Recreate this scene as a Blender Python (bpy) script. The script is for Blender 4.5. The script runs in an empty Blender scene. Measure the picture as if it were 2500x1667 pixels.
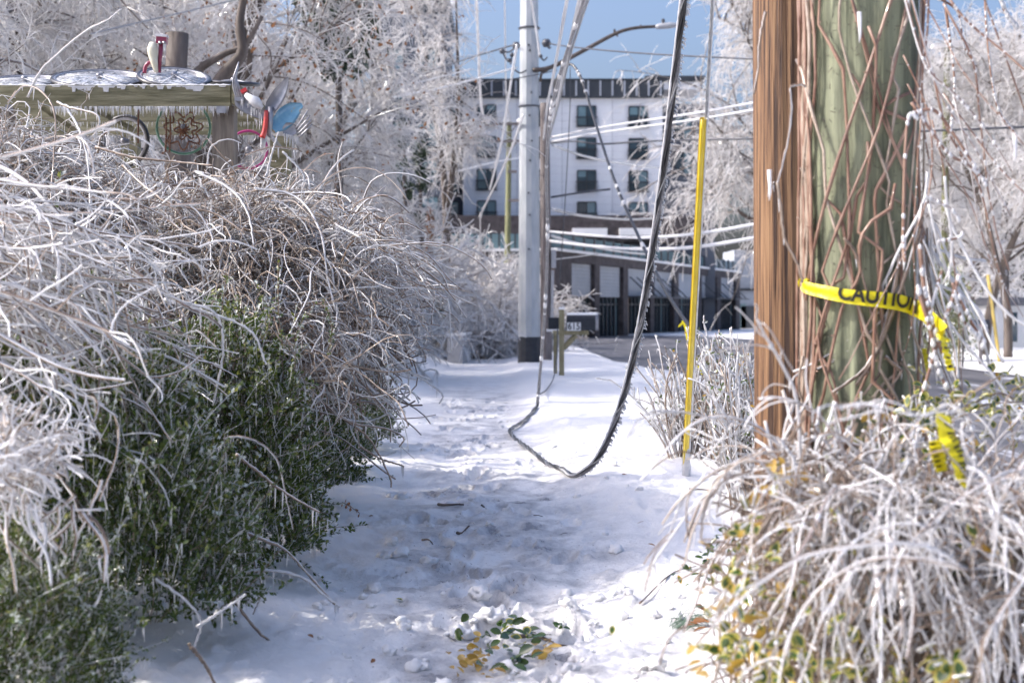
import bpy, bmesh, math, random
import numpy as np
from mathutils import Vector, Matrix

# ------------------------------------------------------------------ camera, sky, sun, exposure
scene = bpy.context.scene
FPX, CX, HY, EYE = 3472.0, 1250.0, 745.0, 1.5     # 50 mm lens in photo pixels, horizon row, eye height
cam_d = bpy.data.cameras.new('camera'); cam = bpy.data.objects.new('camera', cam_d)
scene.collection.objects.link(cam); scene.camera = cam
cam.location = (0, 0, EYE); cam.rotation_euler = (math.pi / 2, 0, 0)
cam_d.lens = 50; cam_d.sensor_width = 36; cam_d.shift_y = -(833.5 - HY) / 2500.0
cam_d.clip_start = 0.05; cam_d.clip_end = 3000
cam_d.dof.use_dof = True; cam_d.dof.focus_distance = 9.3; cam_d.dof.aperture_fstop = 2.6; cam_d.dof.aperture_blades = 9

SUN_EL, SUN_ROT = math.radians(40), math.radians(-93)
world = bpy.data.worlds.new('World'); scene.world = world; world.use_nodes = True
wn = world.node_tree.nodes; wl = world.node_tree.links
sky = wn.new('ShaderNodeTexSky'); sky.sky_type = 'NISHITA'; sky.sun_disc = False
sky.sun_elevation = SUN_EL; sky.sun_rotation = SUN_ROT; sky.air_density = 1.0; sky.dust_density = 7.0; sky.ozone_density = 6.5
bg = [n for n in wn if n.type == 'BACKGROUND'][0]
tint = wn.new('ShaderNodeMix'); tint.data_type = 'RGBA'; tint.blend_type = 'MULTIPLY'; tint.inputs['Factor'].default_value = 1.0; tint.inputs['B'].default_value = (1.07, 1.0, 0.99, 1)
wl.new(sky.outputs[0], tint.inputs['A']); wl.new(tint.outputs['Result'], bg.inputs[0]); bg.inputs[1].default_value = 0.15
sun_d = bpy.data.lights.new('sun', 'SUN'); sun_d.energy = 2.0; sun_d.angle = math.radians(0.5); sun_d.color = (1.0, 0.94, 0.86)
sun = bpy.data.objects.new('sun', sun_d); scene.collection.objects.link(sun)
SUN_DIR = Vector((math.sin(SUN_ROT) * math.cos(SUN_EL), math.cos(SUN_ROT) * math.cos(SUN_EL), math.sin(SUN_EL)))
sun.rotation_euler = SUN_DIR.to_track_quat('Z', 'Y').to_euler()
scene.view_settings.view_transform = 'Standard'; scene.view_settings.look = 'None'
scene.view_settings.exposure = 1.06; scene.view_settings.gamma = 1.0; scene.view_settings.use_curve_mapping = False
scene.cycles.max_bounces = 7; scene.cycles.diffuse_bounces = 5; scene.cycles.glossy_bounces = 3
scene.cycles.transmission_bounces = 4; scene.cycles.transparent_max_bounces = 8
scene.cycles.caustics_reflective = False; scene.cycles.caustics_refractive = False
scene.cycles.sample_clamp_indirect = 6.0

rng = np.random.default_rng(7); random.seed(7)

# ------------------------------------------------------------------ helpers
COL = scene.collection

def P(px, py, Y):
    """Photo pixel at a chosen distance -> world point."""
    return np.array(((px - CX) / FPX * Y, Y, EYE - (py - HY) / FPX * Y))

def _hash2(ix, iy, s):
    n = (ix.astype(np.int64) * 374761393 + iy.astype(np.int64) * 668265263 + s * 1442695041) & 0x7fffffff
    n = ((n ^ (n >> 13)) * 1274126177) & 0x7fffffff
    return ((n ^ (n >> 16)) & 0xffff) / 65535.0

def vnoise(x, y, s=0):
    x = np.asarray(x, float); y = np.asarray(y, float)
    ix = np.floor(x); iy = np.floor(y); fx = x - ix; fy = y - iy
    fx = fx * fx * fx * (fx * (fx * 6 - 15) + 10); fy = fy * fy * fy * (fy * (fy * 6 - 15) + 10)
    a = _hash2(ix, iy, s); b = _hash2(ix + 1, iy, s); c = _hash2(ix, iy + 1, s); d = _hash2(ix + 1, iy + 1, s)
    return (a + (b - a) * fx) * (1 - fy) + (c + (d - c) * fx) * fy - 0.5

def fbm(x, y, s=0, o=4, g=0.5):
    t = 0; a = 1.0
    for k in range(o):
        t = t + a * vnoise(x * 2 ** k + 17.3 * k, y * 2 ** k - 9.1 * k, s + k); a *= g
    return t

def sstep(a, b, x):
    t = np.clip((np.asarray(x, float) - a) / (b - a), 0, 1); return t * t * (3 - 2 * t)

def tag(o, label=None, cat=None, group=None, kind=None):
    if label: o['label'] = label
    if cat: o['category'] = cat
    if group: o['group'] = group
    if kind: o['kind'] = kind
    return o

def thing(name, label, cat, loc=(0, 0, 0), group=None):
    o = bpy.data.objects.new(name, None); COL.objects.link(o); o.location = tuple(float(v) for v in loc)
    o.empty_display_size = 0.1
    return tag(o, label, cat, group)

def attach(o, parent):
    """Parent while keeping the coordinates the mesh was built in."""
    if parent is None: return o
    o.parent = parent
    w = Matrix.Identity(4); p = parent
    chain = []
    while p is not None: chain.append(p); p = p.parent
    for p in reversed(chain):
        w = w @ p.matrix_parent_inverse @ Matrix.LocRotScale(p.location, p.rotation_euler, p.scale)
    o.matrix_parent_inverse = w.inverted()
    return o

def mesh_np(name, V, faces, midx, mats, parent=None, smooth=True):
    """V (n,3); faces: list of integer arrays (m,k); midx: list of arrays (m,)."""
    me = bpy.data.meshes.new(name)
    V = np.ascontiguousarray(V, dtype=np.float32)
    me.vertices.add(len(V)); me.vertices.foreach_set('co', V.ravel())
    loops = np.concatenate([f.ravel() for f in faces]).astype(np.int32)
    tot = np.concatenate([np.full(len(f), f.shape[1]) for f in faces]).astype(np.int32)
    start = np.concatenate(([0], np.cumsum(tot)[:-1])).astype(np.int32)
    me.loops.add(len(loops)); me.loops.foreach_set('vertex_index', loops)
    me.polygons.add(len(tot)); me.polygons.foreach_set('loop_start', start); me.polygons.foreach_set('loop_total', tot)
    me.polygons.foreach_set('material_index', np.concatenate(midx).astype(np.int32))
    me.polygons.foreach_set('use_smooth', np.full(len(tot), smooth))
    for m in mats: me.materials.append(m)
    me.update(calc_edges=True)
    o = bpy.data.objects.new(name, me); COL.objects.link(o)
    return attach(o, parent)

class MB:
    """Collects shapes for ONE mesh object."""
    def __init__(self): self.V = []; self.F = []; self.M = []; self.n = 0
    def add(self, V, F, m=0):
        V = np.asarray(V, float)
        self.V.append(V)
        for f, mi in (F if isinstance(F, list) else [(F, m)]):
            f = np.asarray(f, int)
            if len(f) == 0: continue
            self.F.append(f + self.n); self.M.append(np.broadcast_to(np.asarray(mi), (len(f),)).copy())
        self.n += len(V); return self
    def box(self, c, s, m=0, rz=0.0, R=None, taper=1.0):
        sx, sy, sz = [q / 2 for q in s]
        v = np.array([(-sx, -sy, -sz), (sx, -sy, -sz), (sx, sy, -sz), (-sx, sy, -sz), (-sx, -sy, sz), (sx, -sy, sz), (sx, sy, sz), (-sx, sy, sz)], float)
        v[4:, :2] *= taper
        if R is not None: v = v @ np.asarray(R).T
        elif rz:
            a, b = math.cos(rz), math.sin(rz); v = v @ np.array([[a, b, 0], [-b, a, 0], [0, 0, 1]])
        return self.add(v + np.asarray(c, float), np.array([(0, 3, 2, 1), (4, 5, 6, 7), (0, 1, 5, 4), (1, 2, 6, 5), (2, 3, 7, 6), (3, 0, 4, 7)]), m)
    def tubes(self, pts, rad, S=4, m=0, cap=True, ref=None):
        """pts (M,K,3), rad (M,K) or scalar; m: one index, or a list of S indices, one per side."""
        pts = np.asarray(pts, float)
        if pts.ndim == 2: pts = pts[None]
        M, K, _ = pts.shape
        if M == 0: return self
        rad = np.broadcast_to(np.asarray(rad, float), (M, K))
        t = np.gradient(pts, axis=1); t /= np.linalg.norm(t, axis=2, keepdims=True) + 1e-12
        if ref is None:
            mean = t.mean(axis=1); a = rng.normal(size=(M, 3)); a -= (a * mean).sum(1, keepdims=True) * mean / ((mean ** 2).sum(1, keepdims=True) + 1e-9)
            a /= np.linalg.norm(a, axis=1, keepdims=True) + 1e-12
        else: a = np.broadcast_to(np.asarray(ref, float), (M, 3))
        n = a[:, None, :] - (a[:, None, :] * t).sum(2, keepdims=True) * t
        n /= np.linalg.norm(n, axis=2, keepdims=True) + 1e-9
        b = np.cross(t, n)
        ang = np.arange(S) * 2 * math.pi / S
        ring = n[:, :, None, :] * np.cos(ang)[None, None, :, None] + b[:, :, None, :] * np.sin(ang)[None, None, :, None]
        V = (pts[:, :, None, :] + ring * rad[:, :, None, None]).reshape(-1, 3)
        base = (np.arange(M) * K * S)[:, None, None] + (np.arange(K - 1) * S)[None, :, None]
        s0 = np.arange(S)[None, None, :]; s1 = (np.arange(S) + 1) % S
        f = np.stack([base + s0, base + s1[None, None, :], base + S + s1[None, None, :], base + S + s0], axis=-1).reshape(-1, 4)
        mi = np.broadcast_to(np.asarray(m if np.ndim(m) else [m] * S), (M, K - 1, S)).reshape(-1)
        F = [(f, mi)]
        if cap and S > 3:
            e = (np.arange(M) * K * S)[:, None]
            F.append((np.concatenate([e + np.arange(S)[::-1], e + (K - 1) * S + np.arange(S)]), mi[0]))
        return self.add(V, F)
    def lathe(self, prof, c, m=0, S=20, axis=None):
        """prof: list of (radius, height) revolved about z (or the rotation axis matrix) at c."""
        ang = np.arange(S) * 2 * math.pi / S
        V = np.array([(r * math.cos(a), r * math.sin(a), h) for r, h in prof for a in ang])
        if axis is not None: V = V @ np.asarray(axis).T
        K = len(prof); f = []
        for k in range(K - 1):
            for s in range(S):
                f.append((k * S + s, k * S + (s + 1) % S, (k + 1) * S + (s + 1) % S, (k + 1) * S + s))
        return self.add(V + np.asarray(c, float), [(np.array(f), m), (np.array([list(range(S))[::-1], [(K - 1) * S + s for s in range(S)]]), m)])
    def ring(self, c, R, r, m=0, S=40, s=8, axis=None):
        a = np.arange(S) * 2 * math.pi / S; b = np.arange(s) * 2 * math.pi / s
        V = np.stack([(R + r * np.cos(b)[None]) * np.cos(a)[:, None], (R + r * np.cos(b)[None]) * np.sin(a)[:, None], np.broadcast_to(r * np.sin(b)[None], (S, s))], -1).reshape(-1, 3)
        if axis is not None: V = V @ np.asarray(axis).T
        i = np.arange(S)[:, None]; j = np.arange(s)[None]; i1 = (i + 1) % S; j1 = (j + 1) % s
        f = np.stack([i * s + j, i1 * s + j, i1 * s + j1, i * s + j1], -1).reshape(-1, 4)
        return self.add(V + np.asarray(c, float), f, m)
    def build(self, name, mats, parent=None, smooth=False):
        mats = mats if isinstance(mats, (list, tuple)) else [mats]
        return mesh_np(name, np.concatenate(self.V), self.F, self.M, mats, parent, smooth)

def catmull(pts, n):
    p = np.asarray(pts, float); p = np.vstack([2 * p[0] - p[1], p, 2 * p[-1] - p[-2]])
    K = len(p) - 3; out = []
    for u in np.linspace(0, K - 1e-6, n):
        i = int(u); f = u - i; a, b, c, d = p[i:i + 4]
        out.append(0.5 * ((2 * b) + (c - a) * f + (2 * a - 5 * b + 4 * c - d) * f * f + (3 * b - a - 3 * c + d) * f ** 3))
    return np.array(out)

def unit(v): return v / (np.linalg.norm(v, axis=-1, keepdims=True) + 1e-12)

def grow(p0, d0, K, step, noise, grav, limit=None):
    p = np.array(p0, float); d = unit(np.array(d0, float)); M = len(p)
    step = np.broadcast_to(np.asarray(step, float).reshape(-1, 1), (M, 1)); out = [p]
    grav = np.broadcast_to(np.asarray(grav, float).reshape(-1, 1), (M, 1)) if np.ndim(grav) else np.full((M, 1), grav)
    drift = rng.normal(size=(M, 3)) * noise * 0.6
    for k in range(K - 1):
        drift = drift * 0.7 + rng.normal(size=(M, 3)) * noise * 0.55
        d = unit(d + drift + np.concatenate([np.zeros((M, 2)), grav], 1))
        p = p + d * step
        if limit is not None: p, d = limit(p, d)
        out.append(p)
    return np.stack(out, 1)

def along(pts, n, lo=0.15, hi=1.0):
    """n random places on each polyline: points, tangents, parent index, t."""
    M, K, _ = pts.shape
    i = np.repeat(np.arange(M), n); t = lo + (hi - lo) * rng.random(M * n); u = t * (K - 1); k = np.minimum(u.astype(int), K - 2); f = (u - k)[:, None]
    a = pts[i, k]; b = pts[i, k + 1]
    return a + (b - a) * f, unit(b - a), i, t

def icicles(mb, pts, n, L, r, m=0, S=3):
    """Thin hanging ice cones from random places on polylines."""
    q, tg, i, t = along(pts, n, 0.05, 1)
    keep = rng.random(len(q)) < np.clip(1.15 - np.abs(tg[:, 2]), 0, 1); q = q[keep]
    l = L * (0.4 + rng.random(len(q)) ** 2 * 1.4)
    z = np.array([0, 0, -1.0]); dirs = unit(z + rng.normal(size=q.shape) * 0.05)
    p = np.stack([q, q + dirs * l[:, None] * 0.45, q + dirs * l[:, None]], 1)
    mb.tubes(p, np.stack([np.full(len(q), r), np.full(len(q), r * 0.7), np.full(len(q), r * 0.15)], 1), S=S, m=m, cap=False)

def leaves(mb, pos, dirs, nrm, L, W, m, fold=0.25):
    """Folded six-point leaves. pos/dirs/nrm (M,3), L,W (M,), m (M,) material index."""
    M = len(pos); d = unit(dirs); n = unit(nrm - (nrm * d).sum(1, keepdims=True) * d); s = np.cross(d, n)
    L = np.broadcast_to(np.asarray(L, float), (M,))[:, None]; W = np.broadcast_to(np.asarray(W, float), (M,))[:, None]
    a = pos; b = pos + d * L * 0.5 - n * W * fold; c = pos + d * L - n * W * fold * 0.6
    l1 = pos + d * L * 0.58 + s * W * 0.5; r1 = pos + d * L * 0.58 - s * W * 0.5
    V = np.stack([a, l1, b, r1, c], 1).reshape(-1, 3); o = (np.arange(M) * 5)[:, None]
    f = np.concatenate([o + np.array([0, 2, 1]), o + np.array([0, 3, 2]), o + np.array([1, 2, 4]), o + np.array([3, 4, 2])])
    mb.add(V, [(f, np.tile(np.broadcast_to(m, (M,)), 4))])

def rim_leaves(mb, pos, dirs, nrm, L, W, mi, mo, ice=None, edge=0.72):
    """Broad oval leaves with an inner blade and a margin of another colour, slightly cupped."""
    M = len(pos); d = unit(dirs); n = unit(nrm - (nrm * d).sum(1, keepdims=True) * d); s = np.cross(d, n)
    prof = [(0, 0), (0.25, 0.36), (0.55, 0.5), (0.82, 0.33), (1.0, 0), (0.82, -0.33), (0.55, -0.5), (0.25, -0.36)]
    L = np.asarray(L)[:, None]; W = np.asarray(W)[:, None]; vs = []
    for k, (u, w) in enumerate(prof): vs.append(pos + d * L * u + s * W * w + n * W * (abs(w) * 0.35 - 0.15 * u * u))
    for k, (u, w) in enumerate(prof): vs.append(pos + d * L * (0.5 + (u - 0.5) * edge) + s * W * w * edge + n * W * (abs(w) * 0.22 - 0.12 * u))
    V = np.stack(vs, 1).reshape(-1, 3); o = (np.arange(M) * 16)[:, None]
    fi = o + np.arange(8, 16); fo = np.concatenate([o + np.array([k, (k + 1) % 8, 8 + (k + 1) % 8, 8 + k]) for k in range(8)])
    mb.add(V, [(fi, np.broadcast_to(mi, (M,))), (fo, np.tile(np.broadcast_to(mo, (M,)), 8))])

# ------------------------------------------------------------------ materials
def nodes_of(name):
    m = bpy.data.materials.new(name); m.use_nodes = True
    nt = m.node_tree; b = nt.nodes['Principled BSDF']; return m, nt, b

def mat(name, c1, c2=None, rough=0.6, scale=6.0, detail=4.0, stretch=None, bump=0.0, bscale=None, metal=0.0, spec=0.5, coat=0.0, transl=0.0, lo=0.35, hi=0.65, c3=None, c3at=0.75, tr_col=None, coord='Object', trans=0.0):
    """Principled surface, colour wandering between c1 and c2 (and c3) with noise in object space."""
    m, nt, b = nodes_of(name); N = nt.nodes; L = nt.links
    b.inputs['Roughness'].default_value = rough; b.inputs['Metallic'].default_value = metal
    b.inputs['Specular IOR Level'].default_value = spec; b.inputs['Coat Weight'].default_value = coat; b.inputs['Coat Roughness'].default_value = 0.06
    b.inputs['Base Color'].default_value = (*c1, 1)
    b.inputs['Transmission Weight'].default_value = trans; b.inputs['IOR'].default_value = 1.31 if trans else 1.45
    src = None
    if c2 is not None or bump:
        tc = N.new('ShaderNodeTexCoord'); src = tc.outputs[coord]
        if stretch:
            mp = N.new('ShaderNodeMapping'); mp.inputs['Scale'].default_value = stretch; L.new(src, mp.inputs[0]); src = mp.outputs[0]
    if c2 is not None:
        nz = N.new('ShaderNodeTexNoise'); nz.inputs['Scale'].default_value = scale; nz.inputs['Detail'].default_value = detail; nz.inputs['Roughness'].default_value = 0.6; L.new(src, nz.inputs['Vector'])
        rp = N.new('ShaderNodeValToRGB'); rp.color_ramp.elements[0].position = lo; rp.color_ramp.elements[0].color = (*c1, 1); rp.color_ramp.elements[1].position = hi; rp.color_ramp.elements[1].color = (*c2, 1)
        if c3 is not None:
            e = rp.color_ramp.elements.new(c3at); e.color = (*c3, 1)
        L.new(nz.outputs[0], rp.inputs[0]); L.new(rp.outputs[0], b.inputs['Base Color'])
    if bump:
        nb = N.new('ShaderNodeTexNoise'); nb.inputs['Scale'].default_value = bscale or scale * 4; nb.inputs['Detail'].default_value = 5; L.new(src, nb.inputs['Vector'])
        bp = N.new('ShaderNodeBump'); bp.inputs['Strength'].default_value = min(1, bump); bp.inputs['Distance'].default_value = 0.02; L.new(nb.outputs[0], bp.inputs['Height']); L.new(bp.outputs[0], b.inputs['Normal'])
    if transl:
        out = N['Material Output']; tr = N.new('ShaderNodeBsdfTranslucent'); mx = N.new('ShaderNodeMixShader'); mx.inputs[0].default_value = transl
        tr.inputs[0].default_value = (*(tr_col or c1), 1)
        if c2 is not None and tr_col is None: L.new(rp.outputs[0], tr.inputs[0])
        L.new(b.outputs[0], mx.inputs[1]); L.new(tr.outputs[0], mx.inputs[2]); L.new(mx.outputs[0], out.inputs[0])
    return m

def glassy(name, c, rough=0.05):
    m, nt, b = nodes_of(name); b.inputs['Base Color'].default_value = (*c, 1); b.inputs['Roughness'].default_value = rough; b.inputs['Specular IOR Level'].default_value = 0.9
    return m

M = {}
M['ice'] = mat('ice_glaze', (0.74, 0.74, 0.75), (0.90, 0.90, 0.90), rough=0.09, scale=25, transl=0.3, spec=0.8)
M['ice_far'] = mat('ice_on_far_twigs', (0.79, 0.78, 0.77), (0.93, 0.92, 0.91), rough=0.11, scale=2.5, transl=0.4, spec=0.7)
M['ice_warm'] = mat('ice_on_brown_twigs', (0.48, 0.43, 0.39), (0.68, 0.64, 0.61), rough=0.18, scale=3, transl=0.25, spec=0.7)
M['branch'] = mat('tree_branch', (0.10, 0.08, 0.065), (0.24, 0.20, 0.17), rough=0.4, scale=4, coat=0.4)
M['bark_twig'] = mat('twig_bark', (0.12, 0.08, 0.055), (0.27, 0.20, 0.145), rough=0.3, scale=18, coat=0.6)
M['bark_pale'] = mat('dry_vine_bark', (0.25, 0.185, 0.135), (0.46, 0.38, 0.30), rough=0.3, scale=15, coat=0.5)
M['bark_dark'] = mat('tree_bark', (0.07, 0.055, 0.045), (0.17, 0.14, 0.12), rough=0.7, scale=5, stretch=(1, 1, 0.25), bump=0.6)
M['bark_red'] = mat('climber_bark', (0.17, 0.085, 0.055), (0.33, 0.21, 0.15), rough=0.35, scale=9, coat=0.4)
M['box_green'] = mat('box_leaf', (0.05, 0.092, 0.02), (0.13, 0.175, 0.045), rough=0.25, scale=9, transl=0.2, coat=0.5, tr_col=(0.12, 0.16, 0.03))
M['box_yellow'] = mat('box_leaf_yellow_sunlit', (0.18, 0.21, 0.045), (0.32, 0.33, 0.09), rough=0.3, scale=9, transl=0.25, coat=0.5)  # yellow green leaves, and sunlit clumps put into the leaf colour
M['box_ice'] = mat('box_leaf_in_ice', (0.36, 0.43, 0.35), (0.78, 0.80, 0.78), rough=0.12, scale=30, transl=0.2, spec=0.7)
M['eu_green'] = mat('broad_leaf_green', (0.035, 0.075, 0.018), (0.08, 0.13, 0.03), rough=0.2, scale=20, transl=0.2, coat=0.7)
M['eu_yellow'] = mat('broad_leaf_margin', (0.42, 0.38, 0.06), (0.55, 0.50, 0.14), rough=0.2, scale=20, transl=0.25, coat=0.7)
M['leaf_gold'] = mat('gold_leaf', (0.42, 0.24, 0.03), (0.52, 0.36, 0.08), rough=0.3, scale=30, transl=0.3, coat=0.6)
M['leaf_brown'] = mat('dead_leaf', (0.22, 0.09, 0.03), (0.36, 0.17, 0.06), rough=0.45, scale=12, transl=0.25, coat=0.3)
M['evergreen'] = mat('evergreen_leaf', (0.022, 0.045, 0.022), (0.06, 0.09, 0.04), rough=0.35, scale=3, coat=0.4)
M['evergreen_pale'] = mat('pale_evergreen_leaf', (0.13, 0.15, 0.05), (0.26, 0.27, 0.12), rough=0.35, scale=3, coat=0.4)
M['speckled_ice'] = mat('speckled_ice_sheet', (0.13, 0.14, 0.15), (0.55, 0.57, 0.60), rough=0.12, scale=30, lo=0.44, hi=0.56, spec=0.8)
M['snowclod'] = mat('snow_clod', (0.80, 0.79, 0.78), (0.90, 0.89, 0.87), rough=0.45, scale=14, bump=0.22, bscale=60)
M['pole_green'] = mat('treated_pole_wood', (0.085, 0.095, 0.06), (0.30, 0.32, 0.205), rough=0.7, scale=2.6, stretch=(6, 6, 0.35), bump=0.35, bscale=14, lo=0.38, hi=0.62, detail=7)
M['pole_brown'] = mat('brown_pole_wood', (0.05, 0.026, 0.016), (0.185, 0.098, 0.048), rough=0.6, scale=6, stretch=(9, 9, 0.22), bump=0.6, bscale=16, lo=0.41, hi=0.51, detail=9, c3=(0.29, 0.17, 0.085), c3at=0.66)
M['steel'] = mat('galvanised_steel', (0.36, 0.39, 0.41), (0.50, 0.52, 0.53), rough=0.5, scale=2.2, stretch=(2, 2, 0.5), metal=0.25, bump=0.05)
M['steel_dark'] = mat('black_base_coating', (0.022, 0.025, 0.032), (0.035, 0.038, 0.045), rough=0.6, scale=8)
M['wood_grey'] = mat('weathered_pole', (0.09, 0.075, 0.07), (0.26, 0.23, 0.22), rough=0.8, scale=3, stretch=(5, 5, 0.4), bump=0.4, bscale=12)
M['wood_olive'] = mat('olive_pole', (0.15, 0.16, 0.075), (0.25, 0.25, 0.13), rough=0.8, scale=3, stretch=(5, 5, 0.5))
M['timber'] = mat('mossy_timber', (0.10, 0.095, 0.05), (0.27, 0.25, 0.16), rough=0.8, scale=2.2, stretch=(1.0, 9, 9), bump=0.4, bscale=8, detail=7)
M['timber_post'] = mat('grey_post_timber', (0.12, 0.10, 0.08), (0.30, 0.26, 0.21), rough=0.8, scale=2.5, stretch=(9, 9, 0.9), bump=0.4, bscale=9, detail=7)
M['timber_mail'] = mat('mailbox_timber', (0.22, 0.19, 0.10), (0.34, 0.30, 0.18), rough=0.8, scale=4, stretch=(6, 6, 0.8))
M['black'] = mat('black_rubber', (0.016, 0.016, 0.018), (0.03, 0.03, 0.032), rough=0.35, scale=30, coat=0.4)
M['cable'] = mat('weathered_cable', (0.10, 0.10, 0.105), (0.20, 0.20, 0.21), rough=0.3, scale=40, coat=0.5)
M['wire_dark'] = mat('dark_wire', (0.05, 0.055, 0.065), (0.09, 0.095, 0.11), rough=0.4, scale=4)
M['strand'] = mat('steel_strand', (0.30, 0.31, 0.32), (0.45, 0.46, 0.47), rough=0.35, metal=0.6, scale=60)
M['yellow'] = mat('yellow_plastic', (0.70, 0.50, 0.015), (0.78, 0.60, 0.05), rough=0.3, scale=6, coat=0.6, transl=0.12)
M['tape'] = mat('caution_tape', (0.76, 0.66, 0.015), (0.82, 0.74, 0.03), rough=0.3, scale=25, transl=0.25, bump=0.25, bscale=60)
M['ink'] = mat('black_ink', (0.02, 0.018, 0.012), rough=0.5)
M['metal_grey'] = mat('aged_steel_sheet', (0.20, 0.20, 0.22), (0.40, 0.40, 0.42), rough=0.35, metal=0.5, scale=8, coat=0.5)
M['rust'] = mat('rusty_steel', (0.13, 0.05, 0.025), (0.26, 0.12, 0.06), rough=0.6, scale=30, coat=0.3)
M['blue_rust'] = mat('blue_paint_rusting', (0.09, 0.26, 0.42), (0.16, 0.35, 0.48), rough=0.3, scale=16, c3=(0.40, 0.26, 0.10), c3at=0.68, coat=0.6)
M['red'] = mat('red_paint', (0.55, 0.03, 0.03), (0.62, 0.07, 0.05), rough=0.3, scale=15, coat=0.6)
M['maroon'] = mat('maroon_paint', (0.20, 0.015, 0.045), (0.27, 0.03, 0.07), rough=0.3, scale=15, coat=0.6)
M['magenta'] = mat('magenta_paint', (0.40, 0.02, 0.16), (0.46, 0.04, 0.2), rough=0.3, scale=15, coat=0.6)
M['rim_green'] = mat('green_rim_paint', (0.10, 0.24, 0.15), (0.16, 0.32, 0.20), rough=0.3, scale=12, coat=0.6)
M['cream'] = mat('cream_cloth', (0.62, 0.58, 0.43), (0.72, 0.68, 0.55), rough=0.5, scale=10)
M['white_paint'] = mat('white_plate', (0.70, 0.70, 0.68), (0.78, 0.78, 0.76), rough=0.5, scale=12)
M['fac_white'] = mat('white_cladding', (0.78, 0.79, 0.81), (0.84, 0.85, 0.86), rough=0.6, scale=0.8)
M['fac_dark'] = mat('charcoal_cladding', (0.040, 0.047, 0.055), (0.058, 0.066, 0.075), rough=0.55, scale=0.5)
M['fac_slate'] = mat('slate_cladding', (0.10, 0.115, 0.14), (0.14, 0.155, 0.18), rough=0.6, scale=0.5)
M['brick'] = mat('dark_brick', (0.042, 0.035, 0.036), (0.095, 0.082, 0.083), rough=0.85, scale=2.0, detail=8)
M['shutter'] = mat('grey_panel', (0.30, 0.33, 0.37), (0.36, 0.39, 0.43), rough=0.55, scale=0.6)
M['fin'] = mat('pale_metal_fin', (0.42, 0.45, 0.50), rough=0.5)
M['frame'] = mat('window_frame', (0.03, 0.033, 0.038), rough=0.5)
M['glass'] = glassy('window_glass', (0.03, 0.06, 0.08))
M['glass_pale'] = glassy('curtained_glass', (0.16, 0.26, 0.29))
M['glass_rail'] = glassy('railing_glass', (0.13, 0.21, 0.23), 0.15)
M['concrete'] = mat('concrete', (0.33, 0.33, 0.34), (0.45, 0.45, 0.46), rough=0.85, scale=4, bump=0.3)
M['house_blue'] = mat('blue_grey_siding', (0.24, 0.29, 0.36), (0.29, 0.34, 0.41), rough=0.7, scale=2)
M['roof'] = mat('roof_shingle', (0.10, 0.10, 0.11), (0.16, 0.16, 0.17), rough=0.8, scale=5)
M['lamp_grey'] = mat('lamp_housing', (0.34, 0.35, 0.37), (0.42, 0.43, 0.45), rough=0.4, scale=6)
M['arm_brown'] = mat('weathered_arm', (0.07, 0.058, 0.05), (0.12, 0.10, 0.09), rough=0.5, scale=6, metal=0.3)
M['net'] = mat('green_net', (0.10, 0.17, 0.12), (0.18, 0.26, 0.19), rough=0.4, scale=20)
M['glint'] = mat('clear_ice_bead', (0.75, 0.77, 0.80), rough=0.04, spec=1.0, transl=0.3)
ICE4 = [0, 1, 0, 1]      # tube sides alternate bark and ice glaze

# ------------------------------------------------------------------ ground
def base_z(y): return -0.0081 * np.maximum(0, np.asarray(y, float) - 30)

def road_left(y):
    return np.interp(y, [0, 14, 22, 30, 36, 43, 55, 70, 78, 86, 90], [4.05, 4.1, 4.3, 4.45, 3.6, 3.1, 2.9, 2.7, -1, -16, -80])
def road_right(y):
    return np.interp(y, [0, 30, 60, 85, 98, 106, 110], [11.6, 11.4, 12.6, 14.5, 13.0, 5, -80])
def path_c(y): return np.interp(y, [0, 6, 12, 17, 30, 60], [0.05, 0.0, -0.30, -0.50, -0.78, -1.1])

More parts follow.
